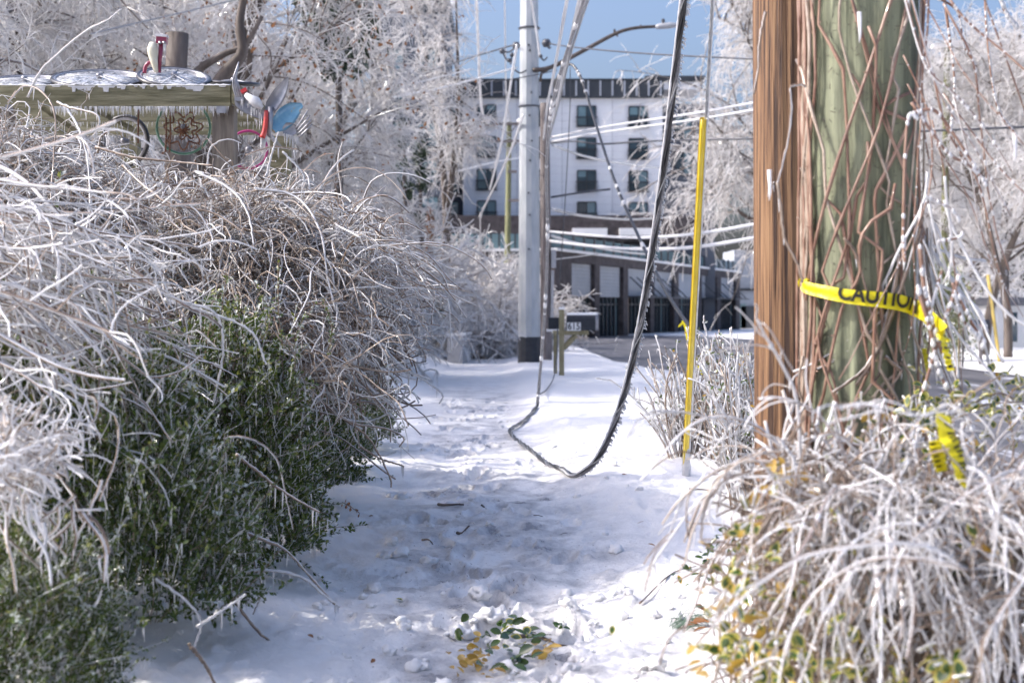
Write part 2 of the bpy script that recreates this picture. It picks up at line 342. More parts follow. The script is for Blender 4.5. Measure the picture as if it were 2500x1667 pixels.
FOOT = [(path_c(yy) + rng.normal() * 0.30, yy, math.pi / 2 + rng.normal() * 0.25, 0.28) for yy in 5.4 + 18 * rng.random(120) ** 1.3]
def ground(x, y, fine=True):
    x = np.asarray(x, float); y = np.asarray(y, float)
    z = base_z(y)
    c = path_c(y); u = x - c
    path = np.exp(-(u / 0.85) ** 4) * sstep(75, 45, y)
    berm = sstep(0.55, 1.25, u) * sstep(road_left(y) - 0.1, road_left(y) - 1.6, x)
    z = z + berm * (0.06 + 0.06 * fbm(x * 0.7, y * 0.35, 3, 3)) * sstep(60, 40, y)
    lb = sstep(-0.75, -2.6, u)
    z = z + lb * (0.16 + 0.55 * sstep(19, 27, y)) * sstep(52, 43, y)
    inroad = sstep(road_left(y) - 0.25, road_left(y) + 0.15, x) * sstep(road_right(y) + 0.25, road_right(y) - 0.15, x)
    z = z - 0.12 * inroad
    if fine:
        k = 1 - inroad
        z = z + k * 0.035 * fbm(x * 0.9, y * 0.6, 11, 3)
        near = sstep(26, 12, y)
        z = z + k * near * 0.04 * fbm(x * 3.2, y * 2.1, 21, 5) + k * near * 0.012 * np.maximum(0, fbm(x * 11, y * 8, 25, 3))
        churn = sstep(13, 7.5, y) * (0.35 + 0.65 * sstep(-0.05, 0.25, fbm(x * 0.9 + 5, y * 0.55, 31, 2)))
        lump = np.maximum(0, fbm(x * 7, y * 5.5, 41, 4, 0.55) + 0.08)
        z = z + k * churn * 0.13 * lump ** 1.15 * (0.45 + 0.55 * sstep(-0.3, 0.4, np.abs(u) - 0.1))
        # trodden steps across the path
        tr = np.abs(np.sin(y * 2.6 + 2.0 * fbm(x * 1.4, y * 0.5, 51, 2)))
        z = z - path * near * 0.02 * sstep(0.55, 1.0, tr) * (0.6 + fbm(x * 2.2, y * 2.2, 61, 2))
        z = z - path * 0.045
        for fx, fy, fa, fl in FOOT:
            dx_, dy_ = x - fx, y - fy; a_, b_ = dx_ * math.cos(fa) + dy_ * math.sin(fa), -dx_ * math.sin(fa) + dy_ * math.cos(fa)
            q = (a_ / (0.5 * fl)) ** 2 + (b_ / 0.06) ** 2
            z = z + np.where(q < 6, -0.042 * np.exp(-q ** 2.6) + 0.018 * np.exp(-(q - 1.7) ** 2 * 3.0), 0)
        ripple = np.sin(y * 7.0 + 3 * fbm(x * 0.8, y * 0.8, 71, 2)) * sstep(0.6, 1.1, u) * sstep(1.9, 1.3, u) * sstep(12, 15, y) * sstep(24, 20, y)
        z = z + ripple * 0.02
    return z

def gz(x, y): return float(ground(np.array([x]), np.array([y]))[0])

def snow_material():
    m, nt, b = nodes_of('snow'); N = nt.nodes; L = nt.links
    b.inputs['Roughness'].default_value = 0.42; b.inputs['Specular IOR Level'].default_value = 0.45
    tc = N.new('ShaderNodeTexCoord')
    at = N.new('ShaderNodeAttribute'); at.attribute_name = 'trodden'
    n1 = N.new('ShaderNodeTexNoise'); n1.inputs['Scale'].default_value = 3.2; n1.inputs['Detail'].default_value = 9; n1.inputs['Roughness'].default_value = 0.68
    mp = N.new('ShaderNodeMapping'); mp.inputs['Scale'].default_value = (1.0, 0.7, 1.0); L.new(tc.outputs['Object'], mp.inputs[0]); L.new(mp.outputs[0], n1.inputs['Vector'])
    r1 = N.new('ShaderNodeValToRGB'); r1.color_ramp.elements[0].position = 0.42; r1.color_ramp.elements[1].position = 0.66; L.new(n1.outputs[0], r1.inputs[0])
    mul = N.new('ShaderNodeMath'); mul.operation = 'MULTIPLY'; L.new(at.outputs['Fac'], mul.inputs[0]); L.new(r1.outputs[0], mul.inputs[1])
    mx = N.new('ShaderNodeMix'); mx.data_type = 'RGBA'; mx.inputs['A'].default_value = (0.90, 0.885, 0.865, 1); mx.inputs['B'].default_value = (0.30, 0.295, 0.31, 1)
    L.new(mul.outputs[0], mx.inputs['Factor'])
    # grit: sparse dark specks
    v = N.new('ShaderNodeTexNoise'); v.inputs['Scale'].default_value = 42; v.inputs['Detail'].default_value = 3; L.new(tc.outputs['Object'], v.inputs['Vector'])
    r2 = N.new('ShaderNodeValToRGB'); r2.color_ramp.elements[0].position = 0.66; r2.color_ramp.elements[1].position = 0.74; L.new(v.outputs[0], r2.inputs[0])
    m2 = N.new('ShaderNodeMath'); m2.operation = 'MULTIPLY'; L.new(r2.outputs[0], m2.inputs[0]); L.new(at.outputs['Fac'], m2.inputs[1])
    mx2 = N.new('ShaderNodeMix'); mx2.data_type = 'RGBA'; mx2.inputs['B'].default_value = (0.12, 0.105, 0.095, 1); L.new(mx.outputs['Result'], mx2.inputs['A']); L.new(m2.outputs[0], mx2.inputs['Factor'])
    L.new(mx2.outputs['Result'], b.inputs['Base Color'])
    nb = N.new('ShaderNodeTexNoise'); nb.inputs['Scale'].default_value = 30; nb.inputs['Detail'].default_value = 8; nb.inputs['Roughness'].default_value = 0.65; L.new(tc.outputs['Object'], nb.inputs['Vector'])
    bp = N.new('ShaderNodeBump'); bp.inputs['Strength'].default_value = 0.85; bp.inputs['Distance'].default_value = 0.02; L.new(nb.outputs[0], bp.inputs['Height']); L.new(bp.outputs[0], b.inputs['Normal'])
    # packed wet places are glossier
    rr = N.new('ShaderNodeMapRange'); rr.inputs['To Min'].default_value = 0.5; rr.inputs['To Max'].default_value = 0.22; L.new(mul.outputs[0], rr.inputs['Value']); L.new(rr.outputs[0], b.inputs['Roughness'])
    return m

def road_material():
    m, nt, b = nodes_of('asphalt'); N = nt.nodes; L = nt.links
    tc = N.new('ShaderNodeTexCoord'); mp = N.new('ShaderNodeMapping'); mp.inputs['Scale'].default_value = (1.2, 0.16, 1); L.new(tc.outputs['Object'], mp.inputs[0])
    n1 = N.new('ShaderNodeTexNoise'); n1.inputs['Scale'].default_value = 0.9; n1.inputs['Detail'].default_value = 8; n1.inputs['Roughness'].default_value = 0.65; L.new(mp.outputs[0], n1.inputs['Vector'])
    r = N.new('ShaderNodeValToRGB'); e = r.color_ramp.elements; e[0].position = 0.4; e[0].color = (0.055, 0.055, 0.062, 1); e[1].position = 0.60; e[1].color = (0.14, 0.135, 0.14, 1)
    q = e.new(0.67); q.color = (0.55, 0.56, 0.6, 1); L.new(n1.outputs[0], r.inputs[0])
    g = N.new('ShaderNodeTexNoise'); g.inputs['Scale'].default_value = 60; g.inputs['Detail'].default_value = 2; L.new(tc.outputs['Object'], g.inputs['Vector'])
    mx = N.new('ShaderNodeMix'); mx.data_type = 'RGBA'; mx.blend_type = 'OVERLAY'; mx.inputs['Factor'].default_value = 0.5; L.new(r.outputs[0], mx.inputs['A']); L.new(g.outputs[0], mx.inputs['B'])
    L.new(mx.outputs['Result'], b.inputs['Base Color']); b.inputs['Roughness'].default_value = 0.55
    bp = N.new('ShaderNodeBump'); bp.inputs['Strength'].default_value = 0.4; bp.inputs['Distance'].default_value = 0.01; L.new(g.outputs[0], bp.inputs['Height']); L.new(bp.outputs[0], b.inputs['Normal'])
    return m
M['snow'] = snow_material(); M['road'] = road_material()

def grid_mesh(name, xs, ys, zf, mats, attr=None):
    X, Y = np.meshgrid(xs, ys); Z = zf(X, Y); V = np.stack([X, Y, Z], -1).reshape(-1, 3); nx, ny = len(xs), len(ys)
    i = (np.arange(ny - 1) * nx)[:, None] + np.arange(nx - 1)[None]
    f = np.stack([i, i + 1, i + 1 + nx, i + nx], -1).reshape(-1, 4)
    o = mesh_np(name, V, [f], [np.zeros(len(f), int)], mats)
    if attr is not None:
        a = o.data.attributes.new('trodden', 'FLOAT', 'POINT'); a.data.foreach_set('value', attr(X, Y).ravel().astype(np.float32))
    return o

def trodden(X, Y):
    u = X - path_c(Y); p = np.exp(-((u - 0.05) / 0.72) ** 4) * sstep(45, 20, Y)
    return np.clip(p * (0.8 + 0.9 * fbm(X * 0.8, Y * 0.5, 81, 2) + 0.5 * np.exp(-((Y - 8.6) / 1.9) ** 2)) + 0.10 * sstep(20, 8, Y), 0, 1)

def edge_blend(X, Y): return sstep(-2.25, -1.95, X) * sstep(2.65, 2.3, X) * sstep(28, 26, Y) * sstep(3.2, 3.8, Y)
fy = 3.3 * (28 / 3.3) ** np.linspace(0, 1, 510)
sg = grid_mesh('snow_path', np.linspace(-2.2, 2.6, 350), fy, lambda X, Y: ground(X, Y) - 0.05 * (1 - edge_blend(X, Y)), [M['snow']], trodden)
tag(sg, kind='structure')
ux = np.linspace(-1, 1, 280); ux = np.sign(ux) * np.abs(ux) ** 2.6 * 700
by = np.concatenate([np.linspace(-30, 2, 20), 2.2 * (900 / 2.2) ** np.linspace(0, 1, 220)])
bgd = grid_mesh('snow_ground', ux, by, lambda X, Y: ground(X, Y) - 0.11 * edge_blend(X, Y), [M['snow']], lambda X, Y: trodden(X, Y) * 0.5)
tag(bgd, kind='structure')

# road: a strip between its two edges, in the snow's trough
ry = np.concatenate([np.linspace(-20, 70, 91), np.linspace(70.4, 109.6, 99)])
Lx = road_left(ry); Rx = road_right(ry); Vr = []; NX = 40
for y, a, b in zip(ry, Lx, Rx):
    for k in range(NX): Vr.append((a + (b - a) * k / (NX - 1), y, 0))
Vr = np.array(Vr)
ragged = 0.35 * fbm(Vr[:, 0] * 1.2, Vr[:, 1] * 0.9, 91, 3)
Vr[:, 2] = base_z(Vr[:, 1]) - 0.07
i = (np.arange(len(ry) - 1) * NX)[:, None] + np.arange(NX - 1)[None]
rf = np.stack([i, i + 1, i + 1 + NX, i + NX], -1).reshape(-1, 4)
tag(mesh_np('road', Vr, [rf], [np.zeros(len(rf), int)], [M['road']]), kind='structure')
# ------------------------------------------------------------------ buildings
def px_x(px, Y): return (px - CX) / FPX * Y
def px_z(py, Y): return EYE - (py - HY) / FPX * Y

def window(bld, x, z, w, h, Y, rail=True, pale=(False, True)):
    """Sliding window: frame ring, two panes, and a bar railing across its lower half (thing > window > pane / railing)."""
    mb = MB(); f = 0.09
    for c, s in (((x, Y, z + h / 2), (w, 0.16, f)), ((x, Y, z - h / 2), (w, 0.16, f)), ((x - w / 2, Y, z), (f, 0.16, h - f)), ((x + w / 2, Y, z), (f, 0.16, h - f)), ((x, Y, z), (f, 0.12, h - f))): mb.box(c, s)
    fo = mb.build('window', M['frame'], bld)
    for k in (-1, 1):
        pw = w / 2 - f
        b = MB().box((x + k * w / 4, Y + 0.02, z), (pw + 0.02, 0.03, h - f))
        b.build('pane', M['glass_pale'] if pale[(k + 1) // 2] else M['glass'], fo)
        if rng.random() < 0.5 and not pale[(k + 1) // 2]:
            hh = h * rng.uniform(0.2, 0.45)
            MB().box((x + k * w / 4, Y - 0.005, z + h / 2 - f / 2 - hh / 2), (pw - 0.02, 0.01, hh)).build('blind', M['glass_pale'], fo)
    if rail:
        mb = MB(); rw = w + 0.28; zt = z - h * 0.08; zb = z - h / 2 - 0.1
        mb.box((x, Y - 0.24, zt), (rw, 0.07, 0.10)); mb.box((x, Y - 0.24, zb), (rw, 0.07, 0.10))
        for k in range(13): mb.box((x - rw / 2 + rw * k / 12, Y - 0.24, (zt + zb) / 2), (0.028, 0.028, zt - zb - 0.1))
        for s in (-1, 1): mb.box((x + s * rw / 2, Y - 0.12, (zt + zb) / 2), (0.05, 0.2, 0.06))
        mb.build('balcony_railing', M['frame'], fo)
    return fo

YB = 125.0
apt = thing('apartment_building', 'white clad apartment block with charcoal parapet and dark railed windows above brick shops', 'building', (3, YB, -0.8))
xl, xr = px_x(1130, YB), px_x(1618, YB); ztop, zpar, zbot = px_z(240, YB), px_z(198, YB), px_z(555, YB)
MB().box(((xl + xr) / 2, YB + 7.2, (ztop + zbot) / 2 - 2), (xr - xl - 0.1, 14, ztop - zbot + 4)).build('wall', M['fac_slate'], apt)
# cladding boards with open joints
cols = [xl, px_x(1262, YB), px_x(1372, YB), px_x(1495, YB), xr]; rows = 17; dz = (ztop - zbot) / rows
shared = {}
for c in range(4):
    w = cols[c + 1] - cols[c] - 0.03
    for r in range(rows):
        z = zbot + (r + 0.5) * dz; x = (cols[c] + cols[c + 1]) / 2
        if c not in shared:
            o = MB().box((0, 0, 0), (w, 0.12, dz - 0.016)).build('cladding_panel', M['fac_white']); shared[c] = o
        else: o = shared[c].copy(); COL.objects.link(o)
        o.location = (x, YB + 0.12, z); o.parent = apt; o.matrix_parent_inverse = Matrix.Translation(apt.location).inverted()
for px in (1188, 1306, 1432, 1558):
    for py in (284, 362, 441, 518):
        x = px_x(px, YB); z = px_z(py + (px - 1188) * 0.012, YB)
        window(apt, x, z + 0.12, 1.62, 1.74, YB, pale=(rng.random() < 0.35, rng.random() < 0.35))
MB().box(((xl + xr) / 2 - 1.2, YB + 7, (ztop + zpar) / 2), (xr - xl + 2.5, 14.6, zpar - ztop)).build('parapet', M['fac_dark'], apt)
fin0 = None
for k in range(18):
    x = px_x(1150 + k * 29.4, YB) - 0.3
    if fin0 is None: fin0 = MB().box((0, 0, 0), (0.13, 0.12, zpar - ztop - 0.2)).build('parapet_fin', M['fin']); o = fin0
    else: o = fin0.copy(); COL.objects.link(o)
    o.location = (x, YB - 0.36, (ztop + zpar) / 2 + 0.05); o.parent = apt; o.matrix_parent_inverse = Matrix.Translation(apt.location).inverted()
MB().box(((xl + xr) / 2 - 1.2, YB + 7, zpar + 0.07), (xr - xl + 2.7, 14.8, 0.14)).build('roof_edge', M['frame'], apt)
# penthouse block on the roof and its dark cap
bx, bw = px_x(1645, YB + 5), 5.0
MB().box((bx, YB + 8, (zpar + px_z(178, YB)) / 2), (bw, 6, px_z(178, YB) - zpar)).build('stair_tower', M['fac_white'], apt)
MB().box((bx + .1, YB + 8, px_z(178, YB) + 0.25), (bw + 0.5, 6.5, 0.5)).build('tower_cap', M['fac_dark'], apt)
# slate wing on the left of the white front, and the right return
wl0 = px_x(1062, YB)
MB().box(((wl0 + xl) / 2 - 0.05, YB + 3.5, (ztop - 1) / 2), (xl - wl0 - 0.1, 4.6, ztop + 1)).build('slate_wing', M['fac_slate'], apt)
MB().box((xr + 2.6, YB + 8, (ztop - 1) / 2), (5.0, 9, ztop + 1)).build('slate_return', M['fac_slate'], apt)
for py in (284, 362, 441, 518): window(apt, px_x(1098, YB), px_z(py, YB), 1.5, 2.0, YB + 1.1, rail=True)
for py in (300, 390): window(apt, px_x(1680, YB), px_z(py, YB), 1.5, 2.0, YB + 3.4, rail=False)

# brick podium of shops: a short front and a long side that recedes along the road
A = np.array((px_x(1338, 85), 85.0)); B = np.array((px_x(1797, 144), 144.0)); L0 = np.array((px_x(1060, 86), 86.0))
ab = (B - A); wall_len = np.linalg.norm(ab); ab /= wall_len; nrm = np.array((ab[1], -ab[0])); rot = math.atan2(ab[1], ab[0])
if nrm[0] < 0: pass
ztp = px_z(612, 85)
shop = thing('shop_row', 'dark brick shop front with grey panels over tall glass bays and a glass railed terrace', 'shop', (A[0], A[1], -0.5))
mid = (A + B) / 2 - np.array((nrm[0], nrm[1])) * 4.0
MB().box((mid[0], mid[1], (ztp - 1.2) / 2), (wall_len, 7.4, ztp + 1.2), rz=rot).build('core_wall', M['fac_dark'], shop)
mb = MB()
mb.box(((L0[0] + A[0]) / 2, 87.2, (ztp - 1) / 2), (A[0] - L0[0] - 0.1, 2.0, ztp + 1)); mb.build('brick_front', M['brick'], shop)
tpar = lambda q: (A[0] - q * A[1]) / (q * (B[1] - A[1]) - (B[0] - A[0]))
def at_wall(t, off, z): p = A + (B - A) * t + nrm * off; return (p[0], p[1], z)
edges = [(1380, 1437), (1450, 1508), (1520, 1575), (1585, 1634), (1645, 1690), (1702, 1740), (1750, 1787)]
tt = [(tpar((a - CX) / FPX), tpar((b - CX) / FPX)) for a, b in edges]
zb0 = -1.2; zpt, zpb = 4.15, 2.05
MB().box(at_wall(0.5, -0.05, (zpt + 0.02 + ztp) / 2), (wall_len, 0.9, ztp - zpt), rz=rot).build('brick_band', M['brick'], shop)
ts = [0.0] + [v for ab_ in tt for v in ab_] + [1.0]
for k in range(0, len(ts), 2):
    t0, t1 = ts[k], ts[k + 1]; MB().box(at_wall((t0 + t1) / 2, 0.02, (zpt + zb0) / 2), ((t1 - t0) * wall_len, 0.8, zpt - zb0), rz=rot).build('brick_pier', M['brick'], shop)
for k, (t0, t1) in enumerate(tt):
    w = (t1 - t0) * wall_len; tm = (t0 + t1) / 2
    pan = MB(); ns = 9; hh = (zpt - zpb) / ns
    for s in range(ns): pan.box(at_wall(tm, 0.0, zpb + (s + 0.5) * hh), (w - 0.02, 0.3, hh - 0.014), rz=rot)
    pan.build('shutter_panel', M['shutter'], shop)
    fr = MB()
    for j in range(7): fr.box(at_wall(t0 + (t1 - t0) * j / 6, -0.02, (zpb + zb0) / 2), (0.16, 0.2, zpb - zb0 - 0.01), rz=rot)
    fr.box(at_wall(tm, -0.05, zpb - 0.5), (w, 0.14, 0.12), rz=rot)
    fo = fr.build('window_frame', M['frame'], shop)
    for j in range(6):
        MB().box(at_wall(t0 + (t1 - t0) * (j + 0.5) / 6, -0.08, (zpb + zb0) / 2), (w / 6 - 0.17, 0.03, zpb - zb0 - 0.05), rz=rot).build('pane', M['glass_pale'] if (j + k) % 5 == 1 else M['glass'], fo)
    if k in (2, 3, 5, 6):
        aw = MB()
        for j in range(3):
            p0 = np.array(at_wall(t0 + (t1 - t0) * (0.2 + 0.3 * j), 0.2, zpt - 0.6)); p1 = np.array(at_wall(t0 + (t1 - t0) * (0.2 + 0.3 * j), 1.7, zpb + 0.1))
            aw.tubes(np.stack([p0, p1]), 0.05, S=5)
        aw.box(at_wall(tm, 1.0, zpb + 0.05), (w, 1.6, 0.1), rz=rot); aw.build('awning', M['fac_dark'], shop)
MB().box(at_wall(tt[2][0] + 0.012, 0.05, 0.6), (1.2, 0.1, 2.8), rz=rot).build('door_panel', mat('tan_door', (0.42, 0.30, 0.2), rough=0.6), shop)
# terrace railing: posts and glass panels, on the front and along the side; snow on the coping
cop = MB(); cop.box(((L0[0] + A[0]) / 2, 86.3, ztp + 0.08), (A[0] - L0[0], 0.7, 0.16)); cop.box(at_wall(0.5, 0.0, ztp + 0.08), (wall_len, 1.1, 0.16), rz=rot); cop.build('coping', M['snowclod'], shop)
n_front = 14; n_side = 26
for k in range(n_front):
    x0 = L0[0] + (A[0] - L0[0]) * k / n_front; x1 = L0[0] + (A[0] - L0[0]) * (k + 1) / n_front
    MB().box(((x0 + x1) / 2, 86.4, ztp + 0.62), (x1 - x0 - 0.1, 0.05, 0.92)).build('railing_pane', M['glass_rail'], shop)
    MB().box((x0, 86.4, ztp + 0.66), (0.06, 0.08, 1.0)).build('railing_post', M['frame'], shop)
for k in range(n_side):
    t0, t1 = k / n_side, (k + 1) / n_side
    MB().box(at_wall((t0 + t1) / 2, 0.1, ztp + 0.62), ((t1 - t0) * wall_len - 0.4, 0.05, 0.92), rz=rot).build('railing_pane', M['glass_rail'], shop)
    MB().box(at_wall(t0, 0.1, ztp + 0.66), (0.2, 0.2, 1.0), rz=rot).build('railing_post', M['frame'], shop)
MB().box((px_x(1370, 120), 121, px_z(562, 121)), (24, 5, 2.2)).build('upper_brick', M['brick'], shop)
for px in (1440, 1555):
    for k in range(1): MB().box((px_x(px, 118), 118.2, px_z(566, 118)), (2.9, 0.6, 0.6)).build('snowy_bench', M['snowclod'], shop)

# taller slate block behind the trees
YT = 118.0; x0, x1 = px_x(905, YT), px_x(1090, YT)
tow = thing('apartment_tower', 'taller blue slate apartment wing with black cornice behind icy trees', 'building', ((x0 + x1) / 2, YT, -0.7))
zt = px_z(10, YT)
MB().box(((x0 + x1) / 2, YT + 6, zt / 2 - 0.5), (x1 - x0, 12, zt + 0.5)).build('wall', M['fac_slate'], tow)
MB().box(((x0 + x1) / 2, YT + 6, zt - 0.25), (x1 - x0 + 0.5, 12.6, 1.3)).build('cornice', M['fac_dark'], tow)
MB().box(((x0 + x1) / 2, YT + 6, zt - 1.0), (x1 - x0 + 0.3, 12.3, 0.18)).build('cornice_trim', M['fin'], tow)
for py in (150, 240, 330, 420, 510):
    for px in (960, 1045): window(tow, px_x(px, YT), px_z(py, YT), 1.7, 2.0, YT - 0.06, rail=(py > 200))

# low pale building past the shops
YL = 150.0
low = thing('garage_building', 'low pale panelled building with dark base beside the brick pole', 'building', (px_x(1830, YL), YL, -1)); low['label'] = 'low pale grey building with a dark door past the end of the shops'
MB().box((px_x(1860, YL), YL + 4, px_z(640, YL) / 2 - 0.2), (px_x(1930, YL) - px_x(1795, YL), 8, px_z(600, YL) + 1.2)).build('wall', M['shutter'], low)
MB().box((px_x(1845, YL), YL - 0.1, px_z(775, YL)), (3.2, 0.3, 2.4)).build('dark_gate', M['fac_dark'], low)
MB().box((px_x(1808, YL), YL - 0.1, px_z(772, YL)), (1.1, 0.3, 2.6)).build('door', M['glass_rail'], low)
MB().box((px_x(1860, YL), YL - 0.15, px_z(707, YL)), (px_x(1930, YL) - px_x(1795, YL) + .1, 0.3, 0.25)).build('ledge', M['frame'], low)

# cold frame of a house at the left border and a pale cottage far right
ho = thing('grey_house', 'blue grey house corner with white trimmed roof edge at the left border', 'house', (px_x(-90, 24), 25, 0))
YH = 24.0
MB().box((px_x(-75, YH), YH + 3, 2.4), (1.15, 5, 6.0)).build('wall', M['house_blue'], ho)
b = MB(); b.tubes(np.array([P(-200, -330, YH - .3), P(30, 75, YH - 0.3)]), 0.09, S=4); b.build('roof_trim', M['white_paint'], ho)
b = MB(); b.tubes(np.array([P(-190, -380, YH - .2), P(44, 72, YH - 0.2)]), 0.08, S=4); b.build('roof_edge', M['roof'], ho)
b = MB(); b.box((px_x(15, YH), YH - 0.2, px_z(82, YH)), (0.32, 0.3, 0.06)); b.build('gutter', M['white_paint'], ho)

# ------------------------------------------------------------------ trees
def tree_geo(seed, H=9.0, r0=0.2, nst=1, lean=0.25, limbs=16, nb=9, nt=9, ns=4, droop=0.12, spread=1.0, tw=0.010, t_lo=0.22):
    global rng
    keep = rng; rng = np.random.default_rng(seed)
    d0 = np.concatenate([rng.normal(size=(nst, 2)) * lean * (0.3 if nst == 1 else 0.6), np.ones((nst, 1))], 1)
    tr = grow(np.concatenate([rng.normal(size=(nst, 2)) * 0.05 * nst, np.full((nst, 1), -0.3)], 1), d0, 16, H / 15, 0.07, 0.02)
    p, t, i, tt_ = along(tr, limbs // nst, t_lo, 0.97)
    az = rng.random(len(p)) * 2 * math.pi
    out = np.stack([np.cos(az), np.sin(az), 0.35 + 0.5 * rng.random(len(p))], 1)
    ln = H * 0.46 * spread * (1.12 - 0.75 * tt_) * (0.7 + 0.6 * rng.random(len(p)))
    li = grow(p, unit(out) + t * 0.35, 10, ln / 9, 0.14, -0.035)
    rl = (r0 * 0.5 * (1.1 - tt_))[:, None] * np.linspace(1, 0.15, 10)[None]
    p2, t2, i2, u2 = along(li, nb, 0.18, 1.0)
    d2 = unit(t2 + rng.normal(size=p2.shape) * 0.75 + np.array([0, 0, 0.15]))
    br = grow(p2, d2, 8, ln[i2] * 0.45 / 7 * (0.5 + rng.random(len(p2))), 0.16, -droop * 0.6)
    p3, t3, i3, u3 = along(br, nt, 0.1, 1.0)
    d3 = unit(t3 * 0.9 + rng.normal(size=p3.shape) * 0.65)
    tl = H * 0.085 * (0.5 + rng.random(len(p3)))
    twg = grow(p3, d3, 6, tl / 5, 0.16, -droop)
    p4, t4, i4, u4 = along(twg, ns, 0.1, 1.0)
    d4 = unit(t4 * 0.8 + rng.normal(size=p4.shape) * 0.6)
    st = grow(p4, d4, 4, H * 0.04 * (0.5 + rng.random(len(p4))) / 3, 0.18, -droop * 1.6)
    a = MB(); a.tubes(tr, r0 * np.linspace(1.15, 0.12, 16)[None], S=9); a.tubes(li, rl, S=5, cap=False)
    b = MB(); b.tubes(br, np.linspace(1.8, 0.7, 8)[None] * tw * 1.25, S=4, m=[2, 1, 2, 2], cap=False)
    b.tubes(twg, np.linspace(1.1, 0.6, 6)[None] * tw, S=3, m=[1, 1, 0], cap=False)
    b.tubes(st, np.linspace(0.9, 0.5, 4)[None] * tw, S=3, m=1, cap=False)
    ends = st[:, -1]; mids = twg[:, 3]
    rng = keep
    return a, b, ends, mids

protos = {}
def tree(kind, name, label, px, Y, sc, rz, seed=1, ground_z=None, cat='tree', group='icy trees', crown=None, leafm=None, nleaf=0, x=None, **kw):
    x = px_x(px, Y) if x is None else x; z = gz(x, Y) if ground_z is None else ground_z
    root = thing(name, label, cat, (x, Y, z), group)
    if kind not in protos:
        a, b, ends, mids = tree_geo(seed, **kw)
        tk = a.build('trunk', M['bark_dark'], None, True); cr = b.build('crown', [M['ice_warm'], M[crown or 'ice_far'], M['branch']], None, True); cr['kind'] = 'stuff'
        kids = [tk, cr]
        if nleaf:
            q = ends[rng.integers(0, len(ends), nleaf)]; lm = MB()
            leaves(lm, q, unit(rng.normal(size=q.shape) + np.array([0, 0, -1.0])), rng.normal(size=q.shape), 0.10 * (0.7 + 0.6 * rng.random(nleaf)), 0.06, np.zeros(nleaf, int))
            lv = lm.build('foliage', M[leafm], None, False); lv['kind'] = 'stuff'; kids.append(lv)
        protos[kind] = kids
    else:
        kids = []
        for k in protos[kind]:
            c = k.copy(); COL.objects.link(c); kids.append(c)
    for k in kids: k.parent = root; k.matrix_parent_inverse = Matrix.Identity(4)
    root.scale = (sc, sc, sc); root.rotation_euler = (0, 0, rz)
    return root

LT = dict(H=10, r0=0.2, limbs=22, nb=9, nt=9, ns=4, droop=0.11, tw=0.0115, spread=0.74)
tree('oak', 'oak_tree', 'icy oak with rust brown leaves and dark limbs behind the timber arbour', 450, 25, 1.0, 0.4, 11, leafm='leaf_brown', nleaf=1500, H=10, r0=0.24, limbs=18, nb=9, nt=9, ns=4, droop=0.12, tw=0.0095)
tree('oak', 'oak_tree', 'brown leaved icy oak standing farther back at the left border', 215, 33, 1.05, 2.4)
tree('weep', 'icy_tree', 'silver ice covered tree behind the left end of the arbour', 60, 27, 0.92, 0.0, 21, **LT)
tree('weep', 'icy_tree', 'dense silver icy tree between brown oak and dark evergreen', 560, 34, 1.05, 1.3)
tree('weep', 'icy_tree', 'tall white icy tree standing just left of the dark evergreen', 690, 41, 1.02, 2.9)
tree('weep', 'icy_tree', 'low drooping icy tree in front of the slate apartment tower', 868, 46, 0.62, 4.2)
tree('weep', 'icy_tree', 'drooping icy tree directly behind the right end of the arbour', 680, 31, 0.78, 5.2)
tree('weep', 'icy_tree', 'far icy tree rising behind the oak with brown leaves', 340, 46, 1.3, 3.6)
tree('weep', 'icy_tree', 'far icy tree filling the gap left of the tower', 660, 56, 1.3, 0.8)
tree('slim', 'slender_tree', 'thin two stemmed tree with sparse icy twigs before the white apartment block', 1072, 48, 1.0, 0.3, 31, H=13, r0=0.15, nst=2, lean=0.12, limbs=14, nb=8, nt=6, ns=2, droop=0.10, tw=0.012, t_lo=0.45, spread=0.36)
tree('round', 'icy_tree', 'broad icy tree hanging over the shop row left of the brown pole', 1985, 62, 1.12, 0.5, 41, H=15, r0=0.26, limbs=25, nb=9, nt=9, ns=3, droop=0.13, tw=0.017, spread=0.95)
tree('round', 'icy_tree', 'pale icy tree far behind the wires right of the white block', 1990, 84, 1.25, 2.2)
tree('tall', 'icy_tree', 'dark trunked icy tree behind the black mailbox across the road', 2405, 47, 1.0, 0.5, 51, H=12, r0=0.14, limbs=20, nb=9, nt=8, ns=4, droop=0.08, tw=0.011)
tree('tall', 'icy_tree', 'dark trunked icy tree beside the yellow marker across the road', 2462, 44, 0.9, 2.5)
tree('tall', 'icy_tree', 'slim icy tree behind the distant pole across the road', 2255, 56, 0.95, 4.1)
tree('tall', 'icy_tree', 'icy tree at the right border across the road', 2600, 42, 1.0, 1.2)
tree('round', 'icy_tree', 'big pale icy tree far back between the distant pole and right border', 2350, 75, 1.05, 3.9)
tree('tall', 'icy_tree', 'hazy icy tree far back above the green pole top', 2130, 70, 1.2, 5.5)
tree('weep', 'icy_tree', 'white icy tree behind the drooping one left of the tower', 800, 64, 0.95, 1.9)
tree('weep', 'icy_tree', 'small white icy tree just left of the slender tree', 915, 72, 0.85, 3.3)
tree('weep', 'icy_tree', 'low white icy tree above the yew bush', 960, 52, 0.5, 0.2)
bt = thing('broken_trunk', 'dark broken trunk with one thick slanting limb behind the maroon ornament', 'tree', (px_x(432, 21), 21, 0))
MB().tubes(np.array([(px_x(440, 21), 21, -0.2), P(436, 400, 21), P(430, 180, 21), P(434, 82, 21)]), np.array([[0.22, 0.19, 0.155, 0.16]]), S=12).build('trunk', M['bark_dark'], bt, True)
